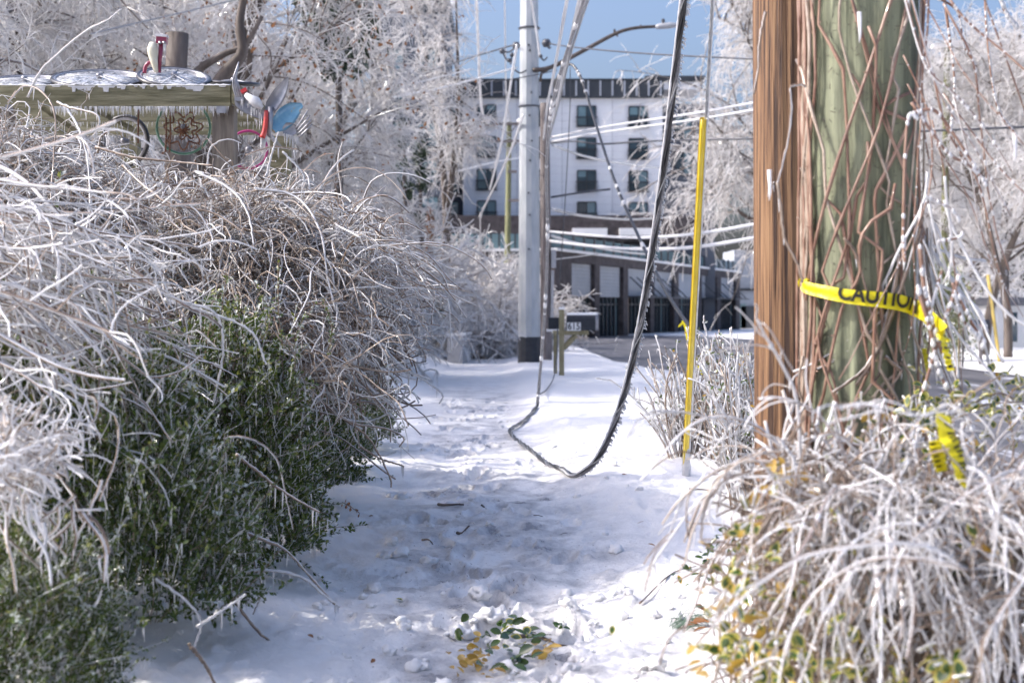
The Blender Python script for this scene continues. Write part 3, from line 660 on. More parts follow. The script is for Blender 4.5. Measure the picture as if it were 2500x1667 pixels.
MB().tubes(catmull([P(462, 192, 21), P(500, 160, 21), P(548, 132, 21), P(600, 108, 21), P(640, 40, 21)], 14), np.linspace(0.07, 0.03, 14)[None], S=8).build('limb', M['bark_dark'], bt, True)
MB().tubes(catmull([P(520, 230, 21), P(550, 180, 21), P(592, 128, 21), P(585, 60, 21), P(600, -30, 21)], 14), np.linspace(0.13, 0.05, 14)[None], S=8).build('limb', M['bark_dark'], bt, True)
# trees beyond the left border: they stand where the shade on the path comes from
for k, (x, y, s) in enumerate([(-7.6, 15.5, 0.82), (-8.2, 20, 0.9), (-9, 26, 1.0)]):
    tree('weep', 'icy_tree', ('icy garden tree just behind the left end of the arbour', 'icy garden tree at the left border before the grey house', 'icy garden tree at the left border behind the grey house')[k], 0, y, s, k * 1.7, x=x)

# far woods as one mass on each side
def wood(name, label, x0, x1, y0, y1, n, hmin, hmax):
    mb = MB(); x = rng.uniform(x0, x1, n); y = rng.uniform(y0, y1, n); h = rng.uniform(hmin, hmax, n)
    p0 = np.stack([x, y, base_z(y) - 0.5], 1); t = grow(p0, np.tile((0, 0, 1.0), (n, 1)), 6, h / 5, 0.05, 0)
    mb.tubes(t, np.linspace(0.22, 0.05, 6)[None], S=4, m=0, cap=False)
    q, tg, i, u = along(t, 26, 0.12, 1); az = rng.random(len(q)) * 6.283
    b = grow(q, np.stack([np.cos(az), np.sin(az), 0.5 + 0 * az], 1), 5, (h[i] * 0.3 * (1.1 - 0.7 * u)) / 4, 0.2, -0.08)
    mb.tubes(b, np.linspace(0.06, 0.025, 5)[None], S=3, m=[1, 1, 0], cap=False)
    q, tg, i, u = along(b, 9, 0.1, 1); s = grow(q, unit(tg + rng.normal(size=q.shape) * 0.8), 4, 0.35, 0.25, -0.12)
    mb.tubes(s, np.linspace(0.045, 0.02, 4)[None], S=3, m=1, cap=False)
    return tag(mb.build(name, [M['bark_dark'], M['ice_far']], None, True), label, 'woods', kind='stuff')
wood('far_woods', 'pale mass of icy woods behind the houses on the left', -62, -9, 62, 95, 30, 10, 18)
wood('far_woods', 'pale mass of icy woods across the road on the right', 19, 62, 62, 110, 30, 8, 15)

# evergreens
def evergreen(name, label, px, Y, z0, z1, w, n, m='evergreen', cat='tree', pointed=True, lsz=0.16, ice=0.12):
    x = px_x(px, Y); g = gz(x, Y); root = thing(name, label, cat, (x, Y, g))
    MB().tubes(np.array([(x, Y, g - 0.2), (x + 0.05, Y, (g + z1) / 2), (x, Y, z1 - 0.2)]), np.array([[0.12, 0.08, 0.03]]), S=7).build('trunk', M['bark_dark'], root, True)
    nc = max(12, n // 70); cz = rng.random(nc); rad = w / 2 * ((1 - cz) ** 0.7 if pointed else np.sqrt(np.clip(1 - (2 * cz - 1) ** 2, 0.1, 1)))
    az = rng.random(nc) * 6.283; rr = rad * (0.4 + 0.6 * rng.random(nc))
    cc = np.stack([x + rr * np.cos(az), Y + rr * np.sin(az), z0 + (z1 - z0) * cz], 1)
    q = cc[rng.integers(0, nc, n)] + rng.normal(size=(n, 3)) * w * 0.085
    mb = MB(); leaves(mb, q, unit(rng.normal(size=(n, 3)) + np.array([0, 0, -0.3])), rng.normal(size=(n, 3)), lsz * (0.6 + 0.8 * rng.random(n)), lsz * 0.5, (rng.random(n) < ice).astype(int))
    f = mb.build('foliage', [M[m], M['box_ice']], root); f['kind'] = 'stuff'
    return root
evergreen('evergreen_tree', 'dark green evergreen rising above the icy trees on the left', 822, 28.5, 6.3, 9.0, 1.5, 5200, pointed=False, lsz=0.2, ice=0.1)
evergreen('evergreen_tree', 'small dark conifer left of the slender two stemmed tree', 1025, 45, 4.0, 6.6, 0.8, 1100, lsz=0.16)
evergreen('evergreen_tree', 'narrow dark conifer under the drooping icy tree', 985, 41, 4.6, 7.2, 0.55, 700, lsz=0.14)
evergreen('yew_bush', 'dark green yew bush beside the snowy bank behind vine tips', 1030, 36, 0.75, 2.15, 1.0, 3600, cat='bush', pointed=False, lsz=0.09, ice=0.15)
evergreen('evergreen_bush', 'yellow green bush across the road right of the green pole', 2300, 41, 0.0, 2.4, 1.9, 3000, m='evergreen_pale', cat='bush', pointed=False, lsz=0.14, ice=0.3)

# icy fountain shrubs: many thin arching stems from one base
def shrub_geo(seed, H, n, tw, K=9, tw_n=7):
    global rng
    keep = rng; rng = np.random.default_rng(seed)
    p0 = np.concatenate([rng.normal(size=(n, 2)) * 0.12 * H, np.full((n, 1), -0.05)], 1)
    d0 = np.concatenate([rng.normal(size=(n, 2)) * 0.5, np.ones((n, 1))], 1)
    s = grow(p0, d0, K, H * (0.6 + 0.7 * rng.random(n)) / (K - 1), 0.15, -0.10)
    q, tg, i, u = along(s, tw_n, 0.25, 1); t = grow(q, unit(tg + rng.normal(size=q.shape) * 0.8), 5, H * 0.3 * (0.4 + rng.random(len(q))) / 4, 0.2, -0.15)
    q2, tg2, i2, u2 = along(t, 3, 0.2, 1); t2 = grow(q2, unit(tg2 + rng.normal(size=q2.shape) * 0.8), 4, H * 0.12 / 3, 0.2, -0.15)
    a = MB(); a.tubes(s, np.linspace(1.8, 0.7, K)[None] * tw, S=4, m=ICE4, cap=False)
    b = MB(); b.tubes(t, np.linspace(1.1, 0.6, 5)[None] * tw, S=3, m=[1, 1, 0], cap=False); b.tubes(t2, np.linspace(0.9, 0.5, 4)[None] * tw, S=3, m=1, cap=False)
    rng = keep
    return a, b
shp = None
for k, (px, py, Y, s, lab) in enumerate([(1175, 0, 45, 1.5, 'rounded icy shrub right at the left foot of the steel pole'), (1120, 0, 50, 2.0, 'tall icy shrub behind the concrete block by the path'),
        (1235, 0, 52, 1.9, 'icy shrub behind the steel pole where the path ends'), (1010, 0, 42, 1.9, 'icy shrub above the dark yew bush'),
        (1150, 0, 62, 2.6, 'large icy shrub beyond the end of the path'), (880, 0, 29, 1.7, 'icy shrub behind the right face of the hedge'), (1065, 0, 58, 2.8, 'tall pale icy shrub left of the olive pole'), (1290, 0, 70, 1.6, 'small icy shrub behind the weathered pole')]):
    x = px_x(px, Y); r = thing('icy_shrub', lab, 'shrub', (x, Y, gz(x, Y)), 'icy shrubs along the path')
    if shp is None:
        a, b = shrub_geo(77, 1.6, 150, 0.011); shp = [a.build('stems', [M['bark_pale'], M['ice_far']], None, True), b.build('twigs', [M['ice_warm'], M['ice_far']], None, True)]; ks = shp
        for o in ks: o['kind'] = 'stuff'
    else: ks = [q.copy() for q in shp]; [COL.objects.link(q) for q in ks]
    for o in ks: o.parent = r; o.matrix_parent_inverse = Matrix.Identity(4)
    r.scale = (s * 0.95, s * 0.95, s); r.rotation_euler = (0, 0, k * 1.1)
for px, py0, Y, lab in ((985, 640, 37, 'brown seed spire left of the olive pole'), (1050, 620, 38, 'yellow brown seed spire above the yew bush')):
    x = px_x(px, Y); n = 500; h = rng.random(n); z = 1.5 + h * (px_z(515, Y) - 1.5)
    q = np.stack([x + rng.normal(size=n) * 0.11 * (1.1 - h), Y + rng.normal(size=n) * 0.11 * (1.1 - h), z], 1); mb = MB()
    leaves(mb, q, unit(rng.normal(size=(n, 3)) + np.array([0, 0, 1.2])), rng.normal(size=(n, 3)), 0.14, 0.07, (rng.random(n) < 0.45).astype(int))
    mb.tubes(np.array([(x, Y, 0.5), (x, Y, z.max())]), 0.02, S=4)
    tag(mb.build('seed_spire', [M['leaf_brown'], M['ice_warm']]), lab, 'plant')
# ------------------------------------------------------------------ poles
def pole_mesh(name, base, top, r0, r1, m, parent=None, groove=0.0, S=40, K=60, seed=0, cracks=0):
    """A round wooden pole with lengthwise grooves and cracks as relief."""
    base = np.array(base, float); top = np.array(top, float); ang = np.arange(S) * 2 * math.pi / S; t = np.linspace(0, 1, K)
    R = r0 + (r1 - r0) * t[:, None] + groove * fbm(np.cos(ang)[None] * 9 + t[:, None] * 2, np.sin(ang)[None] * 9 + t[:, None] * 3 + seed, seed, 3)
    for c in range(cracks):
        a0 = rng.random() * 6.283; w = 1.5 * math.pi / S; tc = rng.random(); lc = rng.uniform(0.08, 0.4)
        da = np.abs((ang[None] - a0 - 0.15 * np.sin(t[:, None] * 6) + math.pi) % (2 * math.pi) - math.pi)
        R = R - groove * 3.0 * np.exp(-(da / w) ** 2) * np.exp(-((t[:, None] - tc) / lc) ** 2)
    ctr = base[None] + (top - base)[None] * t[:, None]
    V = np.stack([ctr[:, None, 0] + R * np.cos(ang)[None], ctr[:, None, 1] + R * np.sin(ang)[None], np.broadcast_to(ctr[:, None, 2], R.shape)], -1).reshape(-1, 3)
    i = (np.arange(K - 1) * S)[:, None]; j = np.arange(S)[None]; j1 = (j + 1) % S
    f = np.stack([i + j, i + j1, i + S + j1, i + S + j], -1).reshape(-1, 4)
    mb = MB(); mb.add(V, [(f, 0), (np.array([list(range((K - 1) * S, K * S))]), 0)])
    return mb.build(name, m, parent, True)

GP = np.array((1.357, 5.5)); GR = 0.216
gp = thing('utility_pole', 'thick green treated utility pole wrapped in brown climbing stems and caution tape', 'pole', (GP[0], GP[1], 0))
pole_mesh('pole_shaft', (GP[0], GP[1], -0.2), (GP[0], GP[1], 9.5), GR, 0.19, M['pole_green'], gp, groove=0.005, S=72, K=90, seed=3, cracks=14)
BPX, BPY = 1.315, 6.75
bp_ = thing('utility_pole', 'rust brown wooden utility pole standing just behind the green pole', 'pole', (BPX, BPY, 0))
pole_mesh('pole_shaft', (BPX, BPY, -0.2), (BPX - 0.055, BPY, 9.5), 0.157, 0.145, M['pole_brown'], bp_, groove=0.0022, S=96, K=160, seed=9, cracks=18)

SPX, SPY = px_x(1292, 37.2), 37.2; sz = gz(SPX, SPY)
sp = thing('steel_pole', 'tall faceted galvanised steel pole with a black painted base', 'pole', (SPX, SPY, sz))
zs = px_z(822, SPY)
def facet(z0, z1, r0, r1, rot=0.2, n=12):
    a = np.arange(n) * 2 * math.pi / n + rot; return [(r0 * math.cos(q), r0 * math.sin(q), z0) for q in a] + [(r1 * math.cos(q), r1 * math.sin(q), z1) for q in a]
def facet_obj(name, z0, z1, r0, r1, m, parent):
    n = 12; V = np.array(facet(z0, z1, r0, r1)) + np.array((SPX, SPY, 0)); f = np.array([(k, (k + 1) % n, n + (k + 1) % n, n + k) for k in range(n)])
    return MB().add(V, [(f, 0), (np.array([list(range(n, 2 * n))]), 0)]).build(name, m, parent)
facet_obj('shaft', zs, 22, 0.295, 0.16, M['steel'], sp); facet_obj('base', sz - 0.4, zs, 0.305, 0.30, M['steel_dark'], sp)
for py in (70, 261): 
    z = px_z(py, SPY); MB().ring((SPX, SPY, z), 0.265, 0.025, S=24, s=6).build('band', M['wire_dark'], sp)
mb = MB()
for k in range(9): mb.box((SPX + rng.uniform(-.05, .14), SPY - 0.27, px_z(90 + k * 62 + rng.uniform(-28, 28), SPY)), (0.045, 0.1, 0.045))
mb.build('bolts', M['wire_dark'], sp)
la = thing('street_light', 'cobra head street light on a long rising arm fixed to the steel pole', 'street light', (SPX, SPY, px_z(170, SPY)))
ay = SPY - 0.2
arm = catmull([P(1300, 172, ay), P(1345, 165, ay), P(1425, 124, ay), P(1500, 84, ay), P(1545, 70, ay), P(1605, 65, ay)], 26)
MB().tubes(arm, np.linspace(0.065, 0.04, 26)[None], S=8).tubes(np.array([P(1318, 200, ay), P(1322, 180, ay), P(1345, 166, ay)]), 0.04, S=6).build('arm', M['arm_brown'], la, True)
hd = MB(); hp = np.stack([P(1600, 67, ay), P(1610, 65, ay), P(1632, 63, ay), P(1650, 62, ay), P(1660, 64, ay)]); hd.tubes(hp, np.array([[0.05, 0.075, 0.085, 0.06, 0.015]]), S=10); hd.build('lamp_head', M['lamp_grey'], la, True)
c = P(1619, 53, ay); MB().lathe([(0.045, -0.07), (0.045, 0.05), (0.025, 0.07)], c, S=10).build('photocell', M['wire_dark'], la)
for a_, b_ in (((1502, 82), (1500, 72)), ((1508, 90), (1498, 74)), ((1565, 69), (1564, 62))): MB().tubes(np.stack([P(*a_, ay), P(*b_, ay)]), 0.025, S=5).build('bracket', M['arm_brown'], la)

WPX, WPY = px_x(1334, 40), 40.0; wz = gz(WPX, WPY)
wp = thing('wooden_pole', 'dark weathered wooden pole standing just right of the steel pole', 'pole', (WPX, WPY, wz))
pole_mesh('pole_shaft', (WPX, WPY, wz - 0.3), (WPX - 0.05, WPY, px_z(252, WPY)), 0.165, 0.13, M['wood_grey'], wp, groove=0.015, S=28, K=30, seed=5)
MB().box((WPX + 0.2, WPY - 0.05, px_z(632, WPY)), (0.13, 0.25, 0.5)).build('meter_box', M['lamp_grey'], wp)
MB().tubes(np.array([P(1349, 660, WPY - .1), P(1347, 780, WPY - .1)]), 0.045, S=7).build('conduit', M['lamp_grey'], wp)

OY = 78.0; ox = px_x(1240, OY)
op = thing('power_pole', 'olive brown power pole with two crossarms in front of the white apartment block', 'pole', (ox, OY, gz(ox, OY)))
pole_mesh('pole_shaft', (ox - 0.1, OY, gz(ox, OY) - 0.3), (ox + 0.08, OY, px_z(298, OY)), 0.19, 0.13, M['wood_olive'], op, groove=0.01, S=16, K=12)
for py, a_, b_ in ((304, 1188, 1272), (346, 1198, 1276), (420, 1238, 1262), (490, 1240, 1272)):
    MB().box(((px_x(a_, OY) + px_x(b_, OY)) / 2, OY - 0.17, px_z(py, OY)), (px_x(b_, OY) - px_x(a_, OY), 0.12, 0.14)).build('crossarm', M['wood_grey'], op)
for py, a_ in ((304, 1200), (304, 1262), (346, 1222), (346, 1262)):
    MB().tubes(np.stack([P(a_, py, OY - .25), P(1244, py + 24, OY - .25)]), 0.035, S=4).build('brace', M['wood_grey'], op)
for px in (1192, 1236, 1268):
    MB().lathe([(0.05, 0), (0.14, 0.06), (0.16, 0.16), (0.06, 0.26)], P(px, 301, OY - 0.17), S=9).build('insulator', M['ice_far'], op, True)

DY = 46.0; dx = px_x(2308, DY)
dp = thing('lamp_pole', 'slim grey green pole with an icy flat lamp across the road', 'pole', (dx, DY, gz(dx, DY)))
pole_mesh('pole_shaft', (dx - 0.08, DY, gz(dx, DY) - 0.3), (dx + 0.06, DY, px_z(118, DY)), 0.13, 0.10, M['wood_olive'], dp, groove=0.006, S=14, K=10)
c = P(2330, 114, DY); MB().box(c, (1.45, 0.35, 0.10)).box(c + np.array((0.1, 0, 0.12)), (0.8, 0.25, 0.12)).build('lamp_head', M['ice_far'], dp)
mb = MB(); icicles(mb, np.stack([P(2285, 118, DY), P(2385, 120, DY)])[None], 30, 0.3, 0.018); mb.build('icicles', M['ice'], dp)['kind'] = 'stuff'

# ------------------------------------------------------------------ wires and cables
def wire(name, label, pts, r, m, cat='wire', group=None, n=40, S=6, drips=0, parent=None, jag=0.0):
    p = catmull([P(*q) for q in pts], n)
    if jag: p[:, 2] += jag * rng.normal(size=n)
    mb = MB(); rr = np.full(n, r) * (1 + (0.22 * rng.random(n) if m is M['ice'] else 0)); mb.tubes(p, rr[None], S=S, m=0)
    o = None
    if drips:
        root = thing(name, label, cat, tuple(p[0]), group); mb.build('wire_core' if 'wire' in name else 'strand', m, root, True)
        ic = MB(); icicles(ic, p[None], drips, r * 2.4, r * 0.4); ic.build('icicles', M['ice'], root)['kind'] = 'stuff'
        return root
    return tag(mb.build(name, m, None, True), label, cat, group)

# heavy twisted cable hanging from above to a loop on the snow, along the path and up again
cb = thing('fallen_cable', 'heavy black twisted cable hanging down to a loop on the snow', 'cable', tuple(P(1400, 1163, 12.4)))
loop = [P(1676, -60, 9.6), P(1668, 20, 9.7), P(1652, 150, 9.9), P(1637, 280, 10.1), P(1620, 420, 10.3), P(1598, 580, 10.6), P(1575, 730, 10.9), P(1552, 850, 11.2), P(1525, 960, 11.5), P(1490, 1060, 11.8), P(1455, 1125, 12.05), P(1418, 1155, 12.25), P(1395, 1160, 12.4)]
grd = [(1375, 1157, 12.7), (1335, 1130, 13.5), (1290, 1095, 14.9), (1258, 1068, 16.1), (1245, 1053, 16.9), (1252, 1042, 17.6), (1282, 1024, 18.7), (1303, 1008, 19.7)]
loop2 = [np.array((px_x(a, Y), Y, gz(px_x(a, Y), Y) + 0.03)) for a, b, Y in grd]
up = [P(1312, 985, 20.0), P(1317, 930, 20.0), P(1325, 830, 19.8), P(1333, 700, 19.4), P(1337, 560, 18.8), P(1334, 420, 18.0), P(1343, 290, 17.0), P(1368, 180, 16.0), P(1400, 80, 15.2), P(1436, -30, 14.2)]
cpts = catmull(loop + loop2 + up[:2], 220)
K = len(cpts); dist = np.concatenate(([0], np.cumsum(np.linalg.norm(np.diff(cpts, axis=0), axis=1))))
t = unit(np.gradient(cpts, axis=0)); n1 = unit(np.cross(t, np.array((0.3, 1, 0.2)))); n2 = np.cross(t, n1)
for k in range(3):
    ph = dist * 6.5 + k * 2.094
    q = cpts + 0.0122 * (n1 * np.cos(ph)[:, None] + n2 * np.sin(ph)[:, None])
    MB().tubes(q, 0.0118, S=7, m=0).build('cable_strand', M['black'] if k != 1 else M['cable'], cb, True)
wrap = cpts + 0.0255 * (n1 * np.cos(dist * 9)[:, None] + n2 * np.sin(dist * 9)[:, None]); MB().tubes(wrap, 0.004, S=5).build('lashing_wire', M['strand'], cb, True)
side = cpts[:130] + (np.array((-0.0225, 0, 0.006))); rr = 0.009 * (0.8 + 0.5 * rng.random(130)); MB().tubes(side, rr[None], S=6).build('ice_coat', M['ice'], cb, True)
ib = MB(); q = cpts[:150]; ii = rng.integers(0, 149, 420); f = rng.random((420, 1)); q0 = q[ii] * (1 - f) + q[ii + 1] * f + np.array((0.022, 0, 0))
outd = unit(np.stack([0.9 + 0 * f[:, 0], rng.normal(size=420) * 0.5, -0.5 + 0.3 * rng.normal(size=420)], 1)); ln = 0.010 + 0.018 * rng.random((420, 1)) ** 2
tipd = np.array((0.2, 0, -0.6)); ib.tubes(np.stack([q0, q0 + outd * ln, q0 + outd * ln + tipd * ln * 0.8], 1), np.array([[0.006, 0.006, 0.003]]), S=4, m=0); ib.build('ice_drips', M['ice'], cb, True)['kind'] = 'stuff'
q = catmull(up, 60); cu = MB().tubes(q, np.linspace(0.022, 0.02, 60)[None], S=7).build('rising_cable', M['cable'], cb, True)
ii = rng.integers(1, 59, 22); ib = MB()
for k in ii: ib.tubes(np.stack([q[k], q[k] * .5 + q[k - 1] * .5, q[k - 1]]), np.array([[0.018, 0.027, 0.018]]) * rng.uniform(0.8, 1.15), S=6)
ib.build('ice_lumps', M['ice'], cb, True)['kind'] = 'stuff'

# guy wire from the brown pole to its anchor, with the yellow guard round it
ga = np.array((px_x(1677, 12.15), 12.15, gz(px_x(1677, 12.15), 12.15))); gt = np.array((BPX - 0.03, BPY + 0.1, 9.0))
gd = unit(gt - ga)
gw = thing('guy_wire', 'twisted steel guy wire running up from a snowy anchor inside the yellow guard', 'wire', tuple(ga))
s = np.linspace(0, np.linalg.norm(gt - ga), 160); ctr = ga + gd * s[:, None]; n1 = unit(np.cross(gd, (0, 1, 0))); n2 = np.cross(gd, n1)
for k in range(3):
    q = ctr + 0.0065 * (n1 * np.cos(s * 26 + k * 2.09)[:, None] + n2 * np.sin(s * 26 + k * 2.09)[:, None]) + n1 * 0.0
    MB().tubes(q, 0.0066, S=5).build('wire_strand', M['strand'], gw, True)
q = ctr + np.array((0.012, 0, -0.004)); MB().tubes(q, (0.007 * (0.6 + 0.8 * rng.random(160)))[None], S=5).build('ice_coat', M['ice'], gw, True)
yg = thing('guy_guard', 'long yellow plastic guy wire guard leaning up from the snow', 'guard', tuple(ga))
L = 3.28; s = np.linspace(0.12, L, 40); cg = ga + gd * s[:, None] + np.array((-0.022, -0.012, 0))
ang = np.linspace(math.radians(40), math.radians(330), 12); r = 0.027; V = []
for rr in (r, r - 0.004):
    for c in cg: 
        for a in ang: V.append(c + rr * (n1 * math.cos(a) + n2 * math.sin(a)))
V = np.array(V); nA = 12; nK = 40; i = (np.arange(nK - 1) * nA)[:, None]; j = np.arange(nA - 1)[None]
f = np.stack([i + j, i + j + 1, i + nA + j + 1, i + nA + j], -1).reshape(-1, 4); o2 = nK * nA
rimf = np.array([(k * nA + e, (k + 1) * nA + e, o2 + (k + 1) * nA + e, o2 + k * nA + e) for k in range(nK - 1) for e in (0, nA - 1)]); capf = np.array([((nK - 1) * nA + k, (nK - 1) * nA + k + 1, o2 + (nK - 1) * nA + k + 1, o2 + (nK - 1) * nA + k) for k in range(nA - 1)])
MB().add(V, [(f, 0), (f[:, ::-1] + o2, 0), (rimf, 0), (capf, 0)]).build('guard_shell', M['yellow'], yg, True)
q = cg + np.array((0.03, -0.01, 0)); MB().tubes(q, (0.006 * (0.5 + rng.random(40)))[None], S=5).build('ice_edge', M['ice'], yg, True)
q = np.stack([ga - np.array((0.005, 0, 0.05)), ga + gd * 0.1 - np.array((0.01, 0.01, 0)), ga + gd * 0.35 - np.array((0.02, 0.02, 0))]); MB().tubes(q, np.array([[0.035, 0.04, 0.015]]), S=8).build('ice_foot', M['ice'], yg, True)

# black guy of the steel pole, held at the road side, with a loose yellow ribbon
bw = thing('guy_wire', 'slack black guy wire sloping down from the steel pole past a yellow ribbon', 'wire', tuple(P(1395, 160, 30)))
pts = [P(1352, 262, 31), P(1356, 205, 31), P(1372, 172, 31), P(1395, 158, 31), P(1420, 195, 30.6), P(1450, 290, 29.6), P(1500, 440, 27.5), P(1560, 580, 25.5), P(1640, 735, 23), P(1740, 868, 21), P(1830, 985, 19.6)]
MB().tubes(catmull(pts, 70), 0.03, S=7).build('wire_core', M['black'], bw, True)
q = catmull(pts, 70); ib = MB()
for k in rng.integers(20, 68, 14): ib.tubes(np.stack([q[k], q[k] + (q[k + 1] - q[k]) * rng.uniform(.2, .5)]), 0.042, S=6)
ib.build('ice_lumps', M['ice'], bw, True)['kind'] = 'stuff'
rb = MB(); Yr = 22.6
for path, w in (([(1672, 784), (1664, 792), (1657, 798)], 0.09), ([(1669, 782), (1678, 800), (1683, 830), (1694, 858), (1700, 880)], 0.085), ([(1700, 880), (1708, 902), (1716, 915), (1722, 926)], 0.04)):
    q = catmull([P(a, b, Yr) for a, b in path], 14); wv = np.array((1, 0.3, 0.25)); ww = w * (0.8 + 0.3 * np.sin(np.linspace(0, 5, 14)))[:, None] / 2
    V = np.concatenate([q - wv * ww, q + wv * ww, q - wv * ww + (0, .006, 0), q + wv * ww + (0, .006, 0)]); n = 14; k = np.arange(n - 1)
    F = np.concatenate([np.stack([k, k + 1, n + k + 1, n + k], -1), np.stack([2 * n + k, 3 * n + k, 3 * n + k + 1, 2 * n + k + 1], -1), np.stack([k, 2 * n + k, 2 * n + k + 1, k + 1], -1), np.stack([n + k, n + k + 1, 3 * n + k + 1, 3 * n + k], -1)]); rb.add(V, F)
tag(rb.build('tape_ribbon', M['tape'], None, True), 'loose yellow tape ribbon tied to the slack black guy wire', 'tape')

W = [
 ('power_line', 'thin line running right from the steel pole just under the street light', [(1330, 106, 37), (1420, 118, 34), (1600, 133, 31), (1870, 146, 28)], .020, 'wire_dark'),
 ('power_line', 'dark line from the icy tree up to the left side of the steel pole', [(1000, 195, 46), (1085, 162, 42), (1160, 138, 39.5), (1262, 108, 37)], .022, 'wire_dark'),
 ('power_line', 'thin dark line crossing the steel pole at the height of the arm foot', [(1210, 200, 36.5), (1300, 185, 36.6), (1360, 172, 36.8)], .013, 'wire_dark'),
 ('iced_line', 'upper of two ice white lines rising right toward the brown pole', [(1345, 335, 40), (1480, 309, 36), (1700, 276, 32), (1900, 240, 29)], .026, 'ice'),
 ('iced_line', 'lower of two ice white lines rising right toward the brown pole', [(1345, 346, 40), (1480, 322, 36), (1700, 292, 32), (1900, 258, 29)], .026, 'ice'),
 ('power_line', 'dark bundled line with a splice crossing the facade and passing behind the green pole', [(1345, 350, 39), (1400, 345, 38), (1470, 352, 37), (1560, 346, 36), (1720, 341, 34), (2000, 335, 32), (2250, 321, 30), (2540, 309, 29)], .026, 'wire_dark'),
 ('iced_line', 'upper sagging ice white line in front of the terrace railing', [(1340, 565, 36), (1450, 575, 33), (1560, 580, 31), (1700, 571, 29), (1880, 541, 27)], .030, 'ice'),
 ('iced_line', 'lower sagging ice white line in front of the brick band', [(1340, 588, 36), (1450, 601, 33), (1560, 608, 31), (1700, 603, 29), (1880, 574, 27)], .034, 'ice'),
 ('iced_line', 'short iced line curving down over the first grey shop panels', [(1345, 575, 40), (1420, 597, 48), (1520, 615, 60), (1600, 622, 70)], .04, 'ice'),
 ('iced_line', 'iced drop line sweeping across the middle facade windows', [(1350, 355, 40), (1440, 385, 52), (1560, 405, 66), (1640, 412, 78)], .04, 'ice'),
 ('iced_line', 'faint iced line crossing the lowest facade windows', [(1345, 510, 40), (1430, 528, 55), (1540, 536, 72), (1640, 530, 90)], .045, 'ice'),
 ('power_line', 'brown broken line end sticking out right of the weathered pole', [(1345, 482, 40), (1420, 470, 40), (1490, 462, 40)], .03, 'wire_dark'),
 ('iced_line', 'long iced line across the trees from the arbour forks to the slender tree', [(700, 288, 30), (790, 270, 31), (930, 244, 33), (1090, 212, 36), (1262, 165, 37)], .020, 'ice'),
 ('iced_line', 'fainter iced line above it running to the steel pole', [(760, 262, 33), (900, 232, 35), (1060, 192, 37), (1150, 170, 38)], .016, 'ice'),
 ('power_line', 'grey line slanting across the brown oak at the top left', [(220, 84, 20), (330, 58, 21), (450, 30, 22), (640, -15, 23)], .012, 'strand'),
 ('iced_line', 'iced line reaching the shaded slate wing from the left trees', [(1040, 437, 50), (1130, 415, 54), (1230, 392, 60), (1290, 385, 64)], .03, 'ice'),
 ('iced_line', 'white iced line falling to the left end of the upper crossarm', [(1163, -10, 62), (1168, 120, 67), (1173, 230, 72), (1181, 285, 76), (1196, 302, 78)], .06, 'ice'),
 ('iced_line', 'thin iced line falling past the left side of the steel pole', [(1232, -10, 44), (1234, 120, 46), (1236, 230, 50), (1246, 300, 60)], .022, 'ice'),
 ('iced_line', 'iced broken strand slanting down left of the steel pole', [(1262, 110, 36), (1243, 230, 37), (1224, 350, 40), (1196, 462, 44)], .03, 'ice'),
 ('iced_line', 'second iced broken strand crossing the olive pole', [(1278, 280, 36.7), (1250, 360, 38), (1215, 440, 42), (1170, 530, 48)], .028, 'ice'),
 ('iced_line', 'white strand looped down the face of the steel pole', [(1295, -10, 36), (1304, 45, 36.6), (1313, 95, 36.8), (1318, 142, 36.9)], .030, 'ice'),
 ('iced_line', 'leftmost iced line climbing from the weathered pole', [(1388, -20, 22), (1370, 80, 26), (1352, 180, 31), (1336, 260, 36), (1327, 340, 39)], .030, 'ice'),
 ('iced_line', 'thick middle iced line climbing from the weathered pole', [(1420, -20, 20), (1400, 70, 24), (1378, 170, 30), (1360, 250, 36), (1350, 300, 39)], .034, 'ice'),
 ('power_line', 'dark iced line climbing from the weathered pole past the arm', [(1442, -20, 20), (1415, 60, 23), (1388, 150, 28), (1362, 260, 33), (1340, 340, 39)], .024, 'strand'),
 ('power_line', 'very thin dark line hanging in front of the facade between the poles', [(1392, 165, 31), (1392, 250, 31), (1386, 380, 31), (1378, 520, 31), (1366, 690, 31)], .010, 'wire_dark'),
 ('iced_line', 'thin high line across the sky at the right border', [(2200, 155, 48), (2350, 158, 50), (2540, 160, 52)], .018, 'wire_dark'),
 ('ground_wire', 'thin dark wire slumped from the mailbox to the rising cable', [(1361, 800, 29), (1360, 870, 28.8), (1352, 920, 27), (1335, 950, 24), (1318, 962, 21)], .012, 'wire_dark'),
 ('iced_line', 'lowest faint line from the weathered pole over the shop brick', [(1348, 634, 40), (1400, 628, 48), (1460, 620, 58)], .02, 'ice'),
]
for nm, lab, pts, r, m in W: wire(nm, lab, pts, r, M[m], 'wire')
cla = thing('cable_clamp', 'dark clamps and loose jumper wires strapped round the steel pole', 'clamp', tuple(P(1292, 120, 36.7)))
for px, py, s in ((1334, 106, .16), (1260, 112, .14), (1226, 126, .1), (1243, 148, .08), (1250, 135, .08), (1320, 138, .07)): MB().lathe([(s * .5, -s * .6), (s * .8, 0), (s * .5, s * .6)], P(px, py, 36.7), S=8).build('clamp', M['wire_dark'], cla, True)
for a, b in (((1262, 112), (1226, 126)), ((1226, 126), (1247, 150)), ((1250, 128), (1246, 158)), ((1320, 140), (1336, 140)), ((1334, 104), (1345, 116)), ((1255, 170), (1285, 172))): MB().tubes(catmull([P(*a, 36.8), P((a[0] + b[0]) / 2, (a[1] + b[1]) / 2 + 8, 36.8), P(*b, 36.8)], 8), 0.022, S=5).build('jumper_wire', M['wire_dark'], cla, True)

